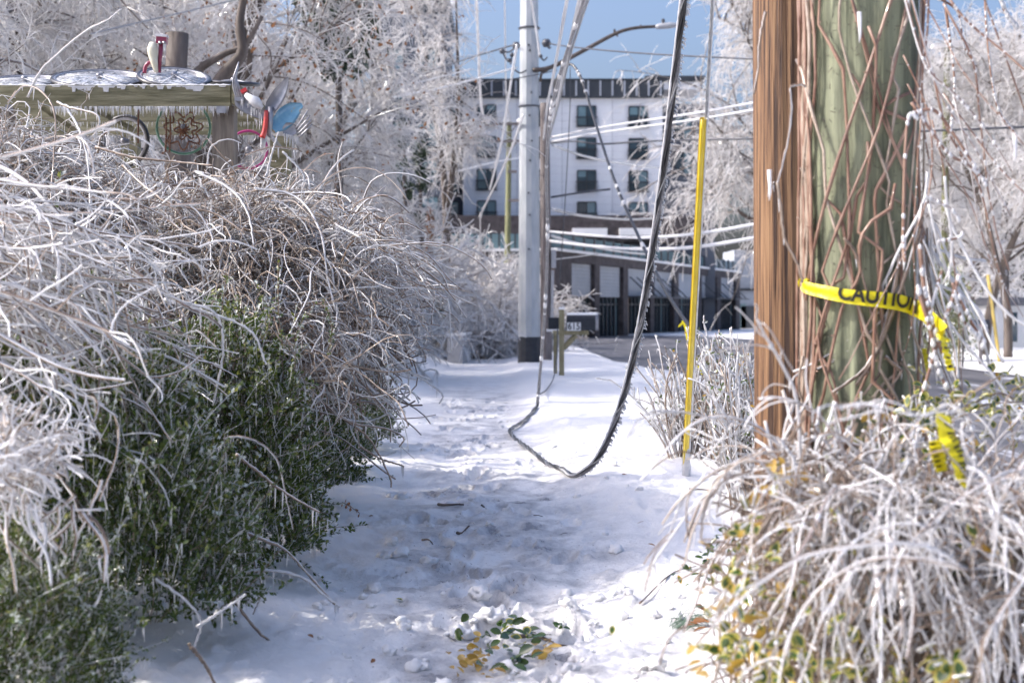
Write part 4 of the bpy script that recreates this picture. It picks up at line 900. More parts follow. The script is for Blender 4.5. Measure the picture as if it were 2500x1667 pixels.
# ------------------------------------------------------------------ text
def text_mesh(body, size, bold=0.0):
    cu = bpy.data.curves.new('lettering', 'FONT'); cu.body = body; cu.size = size; cu.offset = bold; cu.align_x = 'CENTER'; cu.align_y = 'CENTER'
    ob = bpy.data.objects.new('lettering', cu); COL.objects.link(ob); dg = bpy.context.evaluated_depsgraph_get()
    me = bpy.data.meshes.new_from_object(ob.evaluated_get(dg)); bpy.data.objects.remove(ob); bpy.data.curves.remove(cu)
    return me

# ------------------------------------------------------------------ mailboxes
def mailbox(label, px, py, Y, post_r, box, face, num=None, flag=False):
    x = px_x(px, Y); g = gz(x, Y); root = thing('mailbox', label, 'mailbox', (x, Y, g))
    return root, x, g
MYm = 29.6; mx_ = px_x(1371, MYm); mg = gz(mx_, MYm)
mbx = thing('mailbox', 'black mailbox numbered 615 on a wooden post by the path', 'mailbox', (mx_, MYm, mg))
pt = px_z(756, MYm)
MB().box((mx_, MYm, (pt + mg) / 2 - 0.1), (0.105, 0.105, pt - mg + 0.2)).build('post', M['timber_mail'], mbx)
MB().box((mx_, MYm, pt + 0.03), (0.12, 0.12, 0.05), taper=0.8).build('snow_cap', M['snowclod'], mbx)
az = px_z(812, MYm); MB().box((mx_ + 0.19, MYm - 0.02, az), (0.74, 0.10, 0.09)).build('arm', M['timber_mail'], mbx)
MB().tubes(np.array([(mx_ + 0.03, MYm - 0.02, az - 0.33), (mx_ + 0.3, MYm - 0.02, az - 0.05)]), 0.055, S=4, ref=(0, 1, 0)).build('brace', M['timber_mail'], mbx)
bl, br_ = px_x(1383, MYm), px_x(1453, MYm); bz0, bz1 = px_z(806, MYm), px_z(768, MYm); h = bz1 - bz0; w = 0.2
prof = [(-w / 2, 0)] + [(w / 2 * -math.cos(a), h - w / 2 + w / 2 * math.sin(a)) for a in np.linspace(0, math.pi, 11)] + [(w / 2, 0)]
def arch_box(x0, x1, sc=1.0):
    n = len(prof); V = [(x0, MYm - 0.02 + a * sc, bz0 + b * (1 if sc <= 1 else 1.03)) for a, b in prof] + [(x1, MYm - 0.02 + a * sc, bz0 + b * (1 if sc <= 1 else 1.03)) for a, b in prof]
    return MB().add(V, [(np.array([(k, (k + 1) % n, n + (k + 1) % n, n + k) for k in range(n)]), 0), (np.array([list(range(n))[::-1], list(range(n, 2 * n))]), 0)])
arch_box(bl, br_).build('box', M['steel_dark'], mbx); arch_box(br_, br_ + 0.06, 1.1).build('door', M['metal_grey'], mbx)
sn = MB(); xs = np.linspace(bl, br_ + 0.05, 14); sn.tubes(np.stack([xs, np.full(14, MYm - 0.02), bz1 - 0.01 + 0.012 * rng.random(14)], 1), 0.05, S=7); sn.build('snow_cap', M['snowclod'], mbx, True)
pl_x0, pl_x1 = px_x(1384, MYm), px_x(1417, MYm); plz = px_z(797, MYm); pc = ((pl_x0 + pl_x1) / 2, MYm - 0.02 - w / 2 - 0.006, plz)
pw, ph = pl_x1 - pl_x0, px_z(787, MYm) - px_z(807, MYm)
plate = MB().box(pc, (pw, 0.008, ph)).build('number_plate', M['white_paint'], mbx)
for k, dch in enumerate('615'):
    me = text_mesh(dch, ph * 1.12, 0.004); V = np.array([v.co[:] for v in me.vertices]); V = np.stack([V[:, 0] * 0.85 + pc[0] + (k - 1) * pw * 0.31, np.full(len(V), pc[1] - 0.0065), V[:, 1] + pc[2]], 1)
    o = bpy.data.objects.new('digit', me); me.vertices.foreach_set('co', V.astype(np.float32).ravel()); me.materials.clear(); me.materials.append(M['ink']); COL.objects.link(o); attach(o, plate)
# a second dark box hidden behind the post on the left
b2 = thing('mailbox', 'dark mailbox half hidden behind the wooden post of number 615', 'mailbox', (mx_ - 0.15, MYm + 0.8, mg))
MB().box((px_x(1352, 30.4), 30.4, px_z(790, 30.4)), (0.24, 0.42, 0.26)).build('box', M['steel_dark'], b2); MB().box((px_x(1352, 30.4), 30.4, px_z(806, 30.4)), (0.3, 0.44, 0.05)).build('shelf', M['snowclod'], b2)
MB().box((px_x(1356, 30.4), 30.4, (px_z(812, 30.4) + mg) / 2), (0.08, 0.08, px_z(812, 30.4) - mg)).build('post', M['timber_mail'], b2)
# mailbox across the road
Y2 = 38.0; x2 = px_x(2394, Y2); g2 = gz(x2, Y2); m2 = thing('mailbox', 'black mailbox with a red patch on a thin post across the road', 'mailbox', (x2, Y2, g2))
MB().tubes(np.array([(x2, Y2, g2 - .1), (x2, Y2, px_z(805, Y2))]), 0.05, S=6).build('post', M['wood_grey'], m2)
MB().box((x2, Y2, px_z(795, Y2)), (0.44, 0.2, 0.16)).lathe([(0.1, -0.22), (0.1, 0.22)], (x2, Y2, px_z(789, Y2)), S=14, axis=np.array([[0, 0, 1], [0, 1, 0], [-1, 0, 0]])).build('box', M['steel_dark'], m2)
MB().box((x2 - 0.04, Y2 - 0.112, px_z(795, Y2)), (0.13, 0.012, 0.06)).build('red_patch', M['red'], m2); MB().box((x2 + 0.1, Y2 - 0.112, px_z(795, Y2)), (0.09, 0.012, 0.06)).build('white_patch', M['white_paint'], m2)
for px, lab in ((2340, 'thin pale marker stake left of the mailbox across the road'), (2350, 'thin dark marker stake left of the mailbox across the road')):
    x = px_x(px, 37); tag(MB().tubes(np.array([(x, 37, gz(x, 37)), (x + .03, 37, px_z(800, 37))]), 0.03, S=5).build('marker_stake', M['timber_mail' if px == 2340 else 'wood_grey']), lab, 'stake')
Yg = 40.0; x = px_x(2434, Yg); tag(MB().tubes(np.stack([np.array((px_x(2440, Yg), Yg, gz(px_x(2440, Yg), Yg))), P(2412, 672, Yg + 1)]), 0.05, S=7).build('guy_guard', mat('faded_yellow', (0.5, 0.36, 0.08), (0.56, 0.42, 0.14), rough=0.5)), 'faded yellow guard leaning across the road beside the dark tree trunks', 'guard')
cot = thing('cottage', 'pale cottage half hidden behind dark trunks at the right border', 'house', (px_x(2485, 58), 60, -.2))
MB().box((px_x(2490, 58), 60, 0.2), (2.0, 3, 2.6)).build('wall', M['white_paint'], cot); MB().box((px_x(2490, 58), 60, 1.65), (2.3, 3.4, 0.35), taper=0.6).build('roof', M['roof'], cot); MB().box((px_x(2478, 58), 58.47, 0.6), (0.5, 0.06, 1.2)).build('window', M['glass'], cot)

# concrete block at the edge of the path, snow on it
Yc = 39.5; cw = thing('retaining_wall', 'short concrete retaining wall end at the left edge of the far path', 'wall', (px_x(1112, Yc), Yc, 0))
MB().box((px_x(1118, Yc), Yc + 1.2, 0.27), (0.42, 3.0, 0.78), rz=-0.05).build('block', M['concrete'], cw); MB().box((px_x(1118, Yc), Yc + 1.2, 0.69), (0.5, 3.1, 0.07), rz=-0.05).build('snow_cap', M['snowclod'], cw)

# ------------------------------------------------------------------ timber arbour with its bicycle wheels and garden tools
PY = 11.5
pg = thing('garden_arbour', 'weathered mossy timber arbour of beams and posts rising behind the vine mound', 'arbour', (px_x(300, PY), PY, 0.2))
def pb(a, b, y0, y1, Y, dep, name, m, **k): 
    xa, xb = px_x(a, Y), px_x(b, Y); za, zb = px_z(y1, Y), px_z(y0, Y)
    return MB().box(((xa + xb) / 2, Y, (za + zb) / 2), (xb - xa, dep, zb - za)).build(name, M[m], pg)
front = pb(-60, 564, 210, 260, PY, 0.06, 'beam', 'timber')
pb(-60, 640, 262, 298, PY + 1.6, 0.06, 'beam', 'timber'); pb(-60, 640, 300, 330, PY + 2.4, 0.06, 'beam', 'timber')
MB().box((px_x(566, PY) + 0.035, PY + 0.8, px_z(232, PY)), (0.055, 1.7, 0.16)).build('end_beam', M['timber'], pg)
pb(523, 575, 262, 800, PY + 0.12, 0.17, 'post', 'timber_post'); pb(-20, 30, 262, 800, PY + 0.12, 0.17, 'post', 'timber_post')
pb(663, 709, 335, 900, PY + 2.0, 0.17, 'post', 'timber'); pb(300, 340, 330, 900, PY + 2.5, 0.14, 'post', 'timber')
MB().box(P(540, 268, PY - 0.035), (0.075, 0.006, 0.055)).build('metal_plate', M['metal_grey'], pg); MB().box(P(22, 264, PY - 0.035), (0.06, 0.006, 0.05)).build('metal_plate', M['metal_grey'], pg)
for a, b in (((200, 252), (330, 318)), ((90, 255), (200, 330))): MB().tubes(np.stack([P(*a, PY + 0.9), P(*b, PY + 1.2)]), 0.03, S=4).build('brace', M['timber'], pg)
ic = MB(); ln = lambda a, b, y, Y, n=2: np.linspace(P(a, y, Y), P(b, y, Y), n)[None]
for a, b, y, Y, n in ((100, 560, 260, PY - .03, 260), (100, 560, 260, PY + .03, 160), (60, 640, 298, PY + 1.6, 150), (60, 640, 330, PY + 2.4, 120)): icicles(ic, ln(a, b, y, Y), n, 0.05, 0.0045)
ic.build('icicles', M['ice'], pg)['kind'] = 'stuff'
ice_top = MB(); xs = np.linspace(px_x(-40, PY), px_x(564, PY), 70); ice_top.tubes(np.stack([xs, np.full(70, PY), px_z(211, PY) + 0 * xs], 1), (0.010 + 0.012 * rng.random(70))[None], S=7); ice_top.build('ice_crust', M['ice'], pg, True)['kind'] = 'stuff'
drip = MB()
for k in range(34):
    a = rng.uniform(70, 560); h = 0.008 + 0.045 * rng.random() ** 2; c = P(a, 210, PY - 0.033); drip.box(c - np.array((0, 0, h / 2)), (rng.uniform(0.015, 0.06), 0.006, h), taper=1.6)
drip.build('frost_runs', M['ice'], pg)['kind'] = 'stuff'

def rotm(rx=0, ry=0, rz=0): return np.array((Matrix.Rotation(rz, 3, 'Z') @ Matrix.Rotation(ry, 3, 'Y') @ Matrix.Rotation(rx, 3, 'X')))
def wheel(label, c, R, axis, rim, tyre=None, spokes=18, icy=False, r=0.014):
    root = thing('bicycle_wheel', label, 'wheel', tuple(c), None)
    MB().ring(c, R, r, S=48, s=8, axis=axis).build('rim', M[rim], root, True)
    if tyre: MB().ring(c, R + r * 1.3, r * 1.25, S=48, s=8, axis=axis).build('tyre', M[tyre], root, True)
    MB().lathe([(0.018, -0.05), (0.03, -0.03), (0.016, 0), (0.03, 0.03), (0.018, 0.05)], c, S=10, axis=axis).build('hub', M['metal_grey'], root, True)
    mb = MB()
    for k in range(spokes):
        a = k * 2 * math.pi / spokes; a2 = a + (0.5 if k % 2 else -0.5)
        p = np.array([(0.025 * math.cos(a2), 0.025 * math.sin(a2), 0.03 * (1 if k % 4 < 2 else -1)), (R * math.cos(a), R * math.sin(a), 0)]) @ axis.T + c
        mb.tubes(p, 0.0042 if icy else 0.003, S=4)
    mb.build('spokes', M['ice' if icy else 'metal_grey'], root, True)
    if icy:
        MB().lathe([(0.02, -0.004), (R * 0.5, -0.005), (R * 0.97, -0.003), (R * 0.97, 0.004), (R * 0.5, 0.007), (0.02, 0.006)], c, S=36, axis=axis).build('ice_sheet', M['speckled_ice'], root, True)
        ic = MB(); ring = np.stack([R * np.cos(np.linspace(3.5, 5.9, 20)), R * np.sin(np.linspace(3.5, 5.9, 20)), np.zeros(20)], 1) @ axis.T + c; icicles(ic, ring[None], 40, 0.05, 0.004); ic.build('icicles', M['ice'], root)['kind'] = 'stuff'
    return root
flat = lambda rx, ry: rotm(rx, ry)
wheel('icy bicycle wheel with black tyre lying on the beam at its far left end', P(60, 200, PY + 0.45), 0.30, flat(0.30, 0.02), 'metal_grey', 'black', icy=True)
wheel('wide icy bicycle wheel lying on the beam left of the maroon ornament', P(243, 193, PY + 0.35), 0.36, flat(0.33, 0.05), 'metal_grey', 'black', icy=True)
wheel('tilted icy bicycle wheel with thick black tyre under the maroon ornament', P(425, 190, PY + 0.3), 0.27, flat(0.40, 0.13), 'metal_grey', 'black', icy=True)
wheel('small icy bicycle wheel at the right end of the beam', P(570, 204, PY + 0.5), 0.19, flat(0.14, 0.05), 'metal_grey', 'black', icy=True)
gwheel = wheel('upright green rimmed bicycle wheel hanging under the beam with rusty chain inside', P(448, 312, PY + 0.35), 0.218, rotm(math.pi / 2, 0, 0.12), 'rim_green', None, 14, r=0.011)
c0 = P(448, 318, PY + 0.32); mb = MB()
a = np.linspace(0, 6.283, 90); star = 0.135 + 0.03 * np.sin(a * 7); q = np.stack([c0[0] + star * np.cos(a), 0 * a + c0[1], c0[2] + star * np.sin(a)], 1); mb.tubes(q, (0.006 + 0.003 * (np.arange(90) % 2))[None], S=5)
star = 0.075 + 0.022 * np.sin(a * 6 + 1); q = np.stack([c0[0] + star * np.cos(a) + 0.02, 0 * a + c0[1], c0[2] + star * np.sin(a) + 0.01], 1); mb.tubes(q, (0.006 + 0.003 * (np.arange(90) % 2))[None], S=5)
for px in (405, 415): q = catmull([P(px, 262, PY + .3), P(px + 1, 320, PY + .3), P(px - 1, 372, PY + .3)], 40); mb.tubes(q, (0.006 + 0.004 * (np.arange(40) % 2))[None], S=5)
tag(mb.build('rusty_chain', M['rust'], None, True), 'rusty bicycle chain coiled in a star inside the green rimmed wheel', 'chain')
mb = MB(); k = np.arange(12); aa = k * 6.283 / 12; q = np.stack([np.stack([c0[0] + 0 * aa, c0[1] - .01 + 0 * aa, c0[2] + 0 * aa], 1), np.stack([c0[0] + .055 * np.cos(aa), c0[1] - .01 + 0 * aa, c0[2] + .055 * np.sin(aa)], 1)], 1); mb.tubes(q, np.array([[0.012, 0.006]]), S=4)
tag(mb.build('rusty_sprocket', M['rust'], None, True), 'orange rusty sprocket at the centre of the green rimmed wheel', 'sprocket')
wheel('magenta rimmed wheel behind the post at the right end of the arbour', P(606, 366, PY + 1.4), 0.17, rotm(math.pi / 2, 0, 0.2), 'magenta', None, 12, r=0.012)
wheel('dark wheel in shade under the beam left of the green rimmed wheel', P(305, 345, PY + 1.0), 0.2, rotm(math.pi / 2, 0, -0.2), 'metal_grey', 'black', 14)
tag(MB().tubes(np.stack([P(338, 258, PY + .2), P(337, 350, PY + .2)]), 0.008, S=5).build('hanging_chain', M['rust'], None, True), 'thin rusty chain hanging from the beam left of the green wheel', 'chain')
# maroon frame ornament standing on the tilted wheel
Yo = PY + 0.3; orn = thing('garden_ornament', 'maroon tube ornament with a cream cloth standing on the icy wheels', 'ornament', tuple(P(385, 178, Yo)))
MB().tubes(np.stack([P(388, 178, Yo), P(391, 140, Yo), P(394, 100, Yo)]), np.array([[0.017, 0.018, 0.022]]), S=10).build('upright_tube', M['maroon'], orn, True)
MB().box(P(396, 98, Yo), (0.085, 0.07, 0.07), R=rotm(0, 0.08)).build('top_block', M['maroon'], orn); MB().box(P(396, 89, Yo), (0.095, 0.08, 0.02), R=rotm(0, 0.08)).build('ice_cap', M['ice'], orn)
for px in (391, 401): MB().lathe([(0.004, -.012), (0.012, -.008), (0.012, .012)], P(px, 105, Yo - 0.045), S=8, axis=rotm(math.pi / 2)).build('bolt', M['metal_grey'], orn, True)
MB().tubes(catmull([P(353, 180, Yo), P(355, 165, Yo), P(362, 155, Yo), P(374, 151, Yo)], 12), 0.017, S=9).build('curved_tube', M['maroon'], orn, True)
q = catmull([P(374, 106, Yo - .02), P(372, 125, Yo - .03), P(376, 150, Yo - .03), P(382, 177, Yo - .02)], 12); MB().tubes(q, np.array([np.interp(np.arange(12), [0, 3, 8, 11], [0.03, 0.045, 0.03, 0.016])]), S=9).build('cloth', M['cream'], orn, True)
mb = MB(); icicles(mb, np.stack([P(398, 108, Yo - .04), P(406, 108, Yo - .04)])[None], 9, 0.09, 0.006); mb.build('icicles', M['ice'], orn)['kind'] = 'stuff'
# bouquet of shovel blades and fork heads at the beam end
Yt = PY - 0.1; sc_ = thing('tool_sculpture', 'flower like sculpture of old shovel blades and fork heads on the arbour corner', 'sculpture', tuple(P(655, 300, Yt)))
def blade(pts_c, widths, name, m, dish=0.25, side=None, thick=0.006, tilt=0.0):
    c = catmull([P(*q) for q in pts_c], 14); w = np.interp(np.linspace(0, 1, 14), np.linspace(0, 1, len(widths)), widths); t = unit(np.gradient(c, axis=0)); s = unit(np.cross(t, np.array((0.0, 1, 0)))); s = unit(s + np.array((0, tilt, 0))); n = np.cross(s, t)
    V = []
    for off in (0, thick):
        for u in np.linspace(-1, 1, 7): V.append(c + s * (u * w / 2)[:, None] + n * (dish * w * (1 - u * u) / 2 + off)[:, None])
    V = np.array(V).reshape(-1, 3); K = 14; F = []
    for l in range(2):
        for u in range(6):
            for k in range(K - 1): a = (l * 7 + u) * K + k; b = a + K; F.append((a, a + 1, b + 1, b) if l == 0 else (a, b, b + 1, a + 1))
    for u in (0, 6):
        for k in range(K - 1): a = u * K + k; b = (7 + u) * K + k; F.append((a, b, b + 1, a + 1))
    return MB().add(V, np.array(F)).build(name, M[m], sc_, True)
blade([(652, 275, Yt), (668, 252, Yt), (690, 215, Yt), (703, 188, Yt)], [0.05, 0.11, 0.115, 0.07, 0.01], 'shovel_blade', 'metal_grey', 0.3)
blade([(666, 322, Yt), (685, 300, Yt), (712, 272, Yt), (738, 256, Yt)], [0.03, 0.13, 0.17, 0.13, 0.03], 'shovel_blade', 'blue_rust', 0.15)
blade([(585, 228, Yt), (600, 250, Yt), (625, 270, Yt), (655, 288, Yt)], [0.10, 0.17, 0.14, 0.10, 0.04], 'shovel_blade', 'metal_grey', 0.35)
blade([(690, 318, Yt), (702, 318, Yt), (718, 318, Yt), (726, 320, Yt)], [0.05, 0.12, 0.12, 0.08, 0.05], 'fork_socket', 'metal_grey', 0.1)
for a, b, c in (((722, 315), (742, 285), (752, 270)), ((724, 322), (746, 296), (757, 282)), ((726, 330), (750, 305), (760, 292)), ((728, 338), (750, 316), (762, 303))): MB().tubes(catmull([P(*a, Yt), P(*b, Yt - .02), P(*c, Yt)], 10), np.linspace(0.009, 0.005, 10)[None], S=6).build('fork_tine', M['metal_grey'], sc_, True)
for a, b, c in (((578, 243), (569, 200), (583, 152)), ((582, 243), (574, 205), (582, 160)), ((587, 243), (578, 208), (577, 175)), ((592, 240), (583, 212), (574, 185))): MB().tubes(catmull([P(*a, Yt), P(*b, Yt - .02), P(*c, Yt)], 10), np.linspace(0.010, 0.006, 10)[None], S=6).build('fork_tine', M['metal_grey'], sc_, True)
MB().box(P(585, 243, Yt), (0.07, 0.03, 0.03)).build('fork_socket', M['metal_grey'], sc_)
MB().tubes(catmull([P(650, 270, Yt - .03), P(649, 295, Yt - .03), P(646, 320, Yt - .03), P(640, 337, Yt - .03)], 10), np.array([np.linspace(0.017, 0.024, 10)]), S=9).build('red_handle', M['red'], sc_, True)
MB().box(P(596, 222, Yt - .02), (0.05, 0.04, 0.03), R=rotm(0, -0.5)).build('red_cap', M['red'], sc_)
MB().tubes(np.stack([P(661, 262, Yt), P(660, 300, Yt), P(657, 332, Yt)]), np.array([[0.024, 0.022, 0.02]]), S=9).build('handle_socket', M['metal_grey'], sc_, True)
MB().tubes(np.stack([P(658, 330, Yt), P(672, 345, Yt + 1), P(685, 360, Yt + 2)]), 0.018, S=7).build('support_rod', M['metal_grey'], sc_, True)
ic = MB()
for a, b in (((585, 240), (655, 292)), ((570, 262), (640, 300)), ((690, 325), (728, 335)), ((600, 225), (640, 250)), ((636, 335), (650, 335))): icicles(ic, np.stack([P(*a, Yt - .03), P(*b, Yt - .03)])[None], 26, 0.07, 0.006)
ic.tubes(np.stack([P(600, 232, Yt - .04), P(625, 250, Yt - .06), P(640, 265, Yt - .05)]), np.array([[0.02, 0.045, 0.02]]), S=8); ic.build('icicles', M['ice'], sc_, True)['kind'] = 'stuff'
# ------------------------------------------------------------------ box shrubs under the vines
def box_shrub(seed, n, w, d, h):
    """Leafy box bush about its base: twigs, leaves on them, ice drops below. Returns builders."""
    global rng
    keep = rng; rng = np.random.default_rng(seed)
    ns = n // 22
    u = rng.normal(size=(ns, 3)); u = unit(u); u[:, 2] = np.abs(u[:, 2]) * 1.1 - 0.12; rr = 0.55 + 0.45 * rng.random(ns) ** 0.5
    p0 = np.stack([u[:, 0] * w / 2 * rr, u[:, 1] * d / 2 * rr, np.clip((0.12 + 0.88 * np.clip(u[:, 2], 0, 1)) * h * rr, 0.04, None)], 1)
    lump = 1 + 0.25 * fbm(p0[:, 0] * 3 + p0[:, 2] * 2, p0[:, 1] * 3 - p0[:, 2], seed, 2); p0[:, :2] *= lump[:, None]
    dirs = unit(np.stack([p0[:, 0] / w, p0[:, 1] / d, 0.35 + 0.5 * rng.random(ns)], 1) + rng.normal(size=(ns, 3)) * 0.35)
    ln = (0.10 + 0.12 * rng.random(ns)) * np.where(rng.random(ns) < 0.10, 1.9, 1); tw = grow(p0, dirs, 6, ln / 5, 0.12, 0.02)
    tb = MB(); tb.tubes(tw, np.linspace(0.0032, 0.002, 6)[None], S=3, m=[0, 1, 1], cap=False)
    q, t, i, uu = along(tw, 22, 0.05, 1); sd = unit(rng.normal(size=q.shape)); sd = unit(sd - (sd * t).sum(1, keepdims=True) * t)
    ld = unit(sd * 0.8 + t * 0.7); nr = unit(rng.normal(size=q.shape) * 0.5 + np.array([0, 0, 0.9]))
    up = np.clip((q[:, 2] / h), 0, 1); outer = uu > 0.62
    r = rng.random(len(q)); mi = np.zeros(len(q), int); mi[r < 0.03] = 1; mi[(r > 0.55) & outer & (rng.random(len(q)) < 0.22 + 0.5 * up)] = 2; mi[(r > 0.10) & (r < 0.10 + 0.22 * up) & outer] = 1  # a few yellow green leaves; extra ones towards the top paint sunlit clumps
    lb_ = MB(); leaves(lb_, q, ld, nr, 0.031 * (0.6 + 0.7 * rng.random(len(q))), 0.0185, mi, 0.12)
    ib = MB(); icicles(ib, tw[rng.random(len(tw)) < 0.8], 2, 0.05, 0.0038)
    rng = keep
    return tb, lb_, ib

BM = lambda: ([M['bark_twig'], M['ice']], [M['box_green'], M['box_yellow'], M['box_ice']], M['ice'])
bx_proto = {}
def place_box(kind, label, x, y, s, rz, zs=1.0, n=30000, dims=(1.2, 1.2, 1.35), seed=5):
    root = thing('box_shrub', label, 'shrub', (x, y, gz(x, y) - 0.03), 'box shrubs along the left of the path')
    if kind not in bx_proto:
        tb, lb_, ib = box_shrub(seed, n, *dims); a, b, c = BM()
        ks = [tb.build('twigs', a, None, True), lb_.build('foliage', b), ib.build('icicles', c)]
        for k in ks: k['kind'] = 'stuff'
        bx_proto[kind] = ks
    else: ks = [k.copy() for k in bx_proto[kind]]; [COL.objects.link(k) for k in ks]
    for k in ks: k.parent = root; k.matrix_parent_inverse = Matrix.Identity(4)
    root.scale = (s, s, s * zs); root.rotation_euler = (0, 0, rz)
place_box('a', 'green box shrub beside the trodden path with long dry stems poking out', -1.6, 7.75, 1.0, 0.3, 1.02, 34000, (1.15, 1.3, 1.4), 5)
place_box('b', 'frost tipped box shrub in front of the hedge nearest the bottom left', -1.72, 6.15, 0.86, 0.0, 1.2, 32000, (1.35, 1.35, 1.15), 6)
place_box('b', 'low yellow green box shrub at the bottom left corner', -1.78, 4.95, 0.62, 1.9, 1.0)
place_box('a', 'box shrub under the hanging vine tips', -1.78, 10.3, 0.95, 2.2, 1.0)
place_box('a', 'box shrub behind the vine tips where the snowy bank starts', -1.85, 12.6, 0.95, 4.0, 0.95)
place_box('b', 'farthest box shrub of the hedge before the snowy bank', -1.9, 14.8, 1.0, 3.0, 0.95)
place_box('b', 'box shrub deep under the middle of the vine mound', -2.5, 7.3, 1.1, 4.4, 1.25)
place_box('a', 'box shrub at the left border under long pale stems', -2.35, 5.9, 0.95, 5.0, 0.95)

# ------------------------------------------------------------------ the mound of iced vines over the hedge
def mound_z(x, y):
    t = np.interp(x, [-6, -3.6, -3.1, -2.8, -2.5, -2.2, -1.9, -1.7, -1.35, -1.05, -0.8, -0.6], [2.62, 2.52, 2.44, 2.28, 2.14, 2.12, 2.2, 2.2, 2.04, 1.88, 1.68, 1.4])
    f = sstep(6.7, 9.0, y); bk = 1 - 0.3 * sstep(10.0, 13.5, y)
    return np.maximum(0.4, t * f * bk) + 0.15 * fbm(x * 1.3, y * 1.1, 5, 2)
def hold(p, d):
    zt = mound_z(p[:, 0], p[:, 1]); over = p[:, 2] - zt
    d = d.copy(); d[:, 2] -= np.clip(over, 0, 0.4) * 1.8; return p, unit(d)

vt = thing('vine_mound', 'huge mound of pale ice coated vine stems covering the hedge and arching over the path', 'vines', (-2.3, 8.6, 0.2))
# inner dead stems, browner, seen in the gaps
n = 3500; x = rng.uniform(-4.4, -1.0, n); y = rng.uniform(8.3, 12.0, n); zt = mound_z(x, y)
keepm = np.ones(n, bool); p0 = np.stack([x, y, zt * (0.45 + 0.5 * rng.random(n))], 1)
dr = rng.normal(size=(n, 3)) * np.array([1, 1, 0.5]); c = grow(p0, dr, 9, 0.075, 0.32, -0.03, hold)
mb = MB(); mb.tubes(c, np.full((1, 9), 0.0064), S=3, m=[0, 0, 1], cap=False); mb.build('inner_stems', [M['bark_twig'], M['ice']], vt, True)['kind'] = 'stuff'
# outer curls all over the surface
n = 8800; x = rng.uniform(-4.3, -0.95, n); y = 7.95 + 3.6 * rng.random(n) ** 1.1; zt = mound_z(x, y)
p0 = np.stack([x, y, zt - 0.10 + 0.12 * rng.random(n)], 1)
dr = np.stack([rng.normal(size=n) * 0.9 + 0.35, rng.normal(size=n) * 0.9 - 0.3, rng.normal(size=n) * 0.35], 1)
c = grow(p0, dr, 10, 0.036 + 0.052 * rng.random(n), 0.42, -0.06, hold)
rad = (0.0026 + 0.0045 * rng.random(n) ** 2.2)[:, None] * np.linspace(1.1, 0.7, 10)[None]
mb = MB(); h = n // 2; mb.tubes(c[:h], rad[:h] * 1.1, S=3, m=[0, 1, 1], cap=False); mb.tubes(c[h:], rad[h:] * 1.1, S=3, m=[2, 1, 0], cap=False)
mb.build('tangled_stems', [M['bark_pale'], M['ice'], M['bark_twig']], vt, True)['kind'] = 'stuff'
ic = MB(); icicles(ic, c[:4500], 1, 0.04, 0.0032); ic.build('icicles', M['ice'], vt)['kind'] = 'stuff'
# fine frost twigs
q, tg, i, u = along(c[::3], 4, 0.1, 1); f = grow(q, unit(tg + rng.normal(size=q.shape) * 0.9), 3, 0.018 + 0.045 * rng.random(len(q)), 0.3, -0.05); mb = MB(); mb.tubes(f, 0.0022, S=3, m=[0, 0, 1], cap=False); mb.build('fine_twigs', [M['ice'], M['bark_pale']], vt, True)['kind'] = 'stuff'
def beads(q, r0, r1, parent):
    ax = np.array([(1, 0, 0), (-1, 0, 0), (0, 1, 0), (0, -1, 0), (0, 0, 1.2), (0, 0, -1.6)]); rr = (r0 + (r1 - r0) * rng.random(len(q)) ** 2)[:, None, None]
    fb = np.array([(0, 2, 4), (2, 1, 4), (1, 3, 4), (3, 0, 4), (2, 0, 5), (1, 2, 5), (3, 1, 5), (0, 3, 5)])
    MB().add((q[:, None, :] + ax[None] * rr).reshape(-1, 3), ((np.arange(len(q)) * 6)[:, None, None] + fb[None]).reshape(-1, 3)).build('ice_beads', M['glint'], parent, True)['kind'] = 'stuff'
beads(f[::3, -1], 0.003, 0.008, vt)
# dead leaves and green leaves caught in it
n = 420; x = rng.uniform(-4, -1.1, n); y = rng.uniform(7.5, 9.5, n); q = np.stack([x, y, mound_z(x, y) - 0.02], 1)
mb = MB(); leaves(mb, q, unit(rng.normal(size=(n, 3)) + (0, 0, -1)), rng.normal(size=(n, 3)), 0.05, 0.02, np.zeros(n, int), 0.5); mb.build('dead_leaves', [M['leaf_brown']], vt)['kind'] = 'stuff'
n = 1500; ci = rng.integers(0, 3, n); cx_ = np.array([-2.45, -2.1, -2.75])[ci]; q = np.stack([cx_ + rng.normal(size=n) * 0.13, 8.0 + rng.normal(size=n) * 0.25, 0 * cx_], 1); q[:, 2] = mound_z(q[:, 0], q[:, 1]) + rng.uniform(-0.25, 0.10, n)
mb = MB(); leaves(mb, q, unit(rng.normal(size=(n, 3)) + (0, 0, 0.6)), rng.normal(size=(n, 3)), 0.028, 0.016, (rng.random(n) < 0.4).astype(int)); mb.build('caught_leaves', [M['box_yellow'], M['box_green']], vt)['kind'] = 'stuff'

# long stems that can be told apart: each one a part
shared_mats = [M['bark_twig'], M['ice'], M['bark_pale']]
def cane(pts, r, parent, name='stem', k=30, stripes=(0, 1, 2, 1), ice_n=0, S=6, iceL=0.05, taper=0.55, jit=0.0):
    p = catmull(pts, k)
    if jit: p = p + rng.normal(size=p.shape) * jit
    mb = MB(); st = list(stripes) if S == 4 else [stripes[(j * 4) // S] for j in range(S)]
    rr = np.linspace(1, taper, k) * r * (1 + 0.12 * rng.normal(size=k)); mb.tubes(p, rr[None], S=S, m=st)
    if ice_n: icicles(mb, p[None], ice_n, iceL, r * 0.55, m=1, S=4)
    return mb.build(name, shared_mats, parent, True)
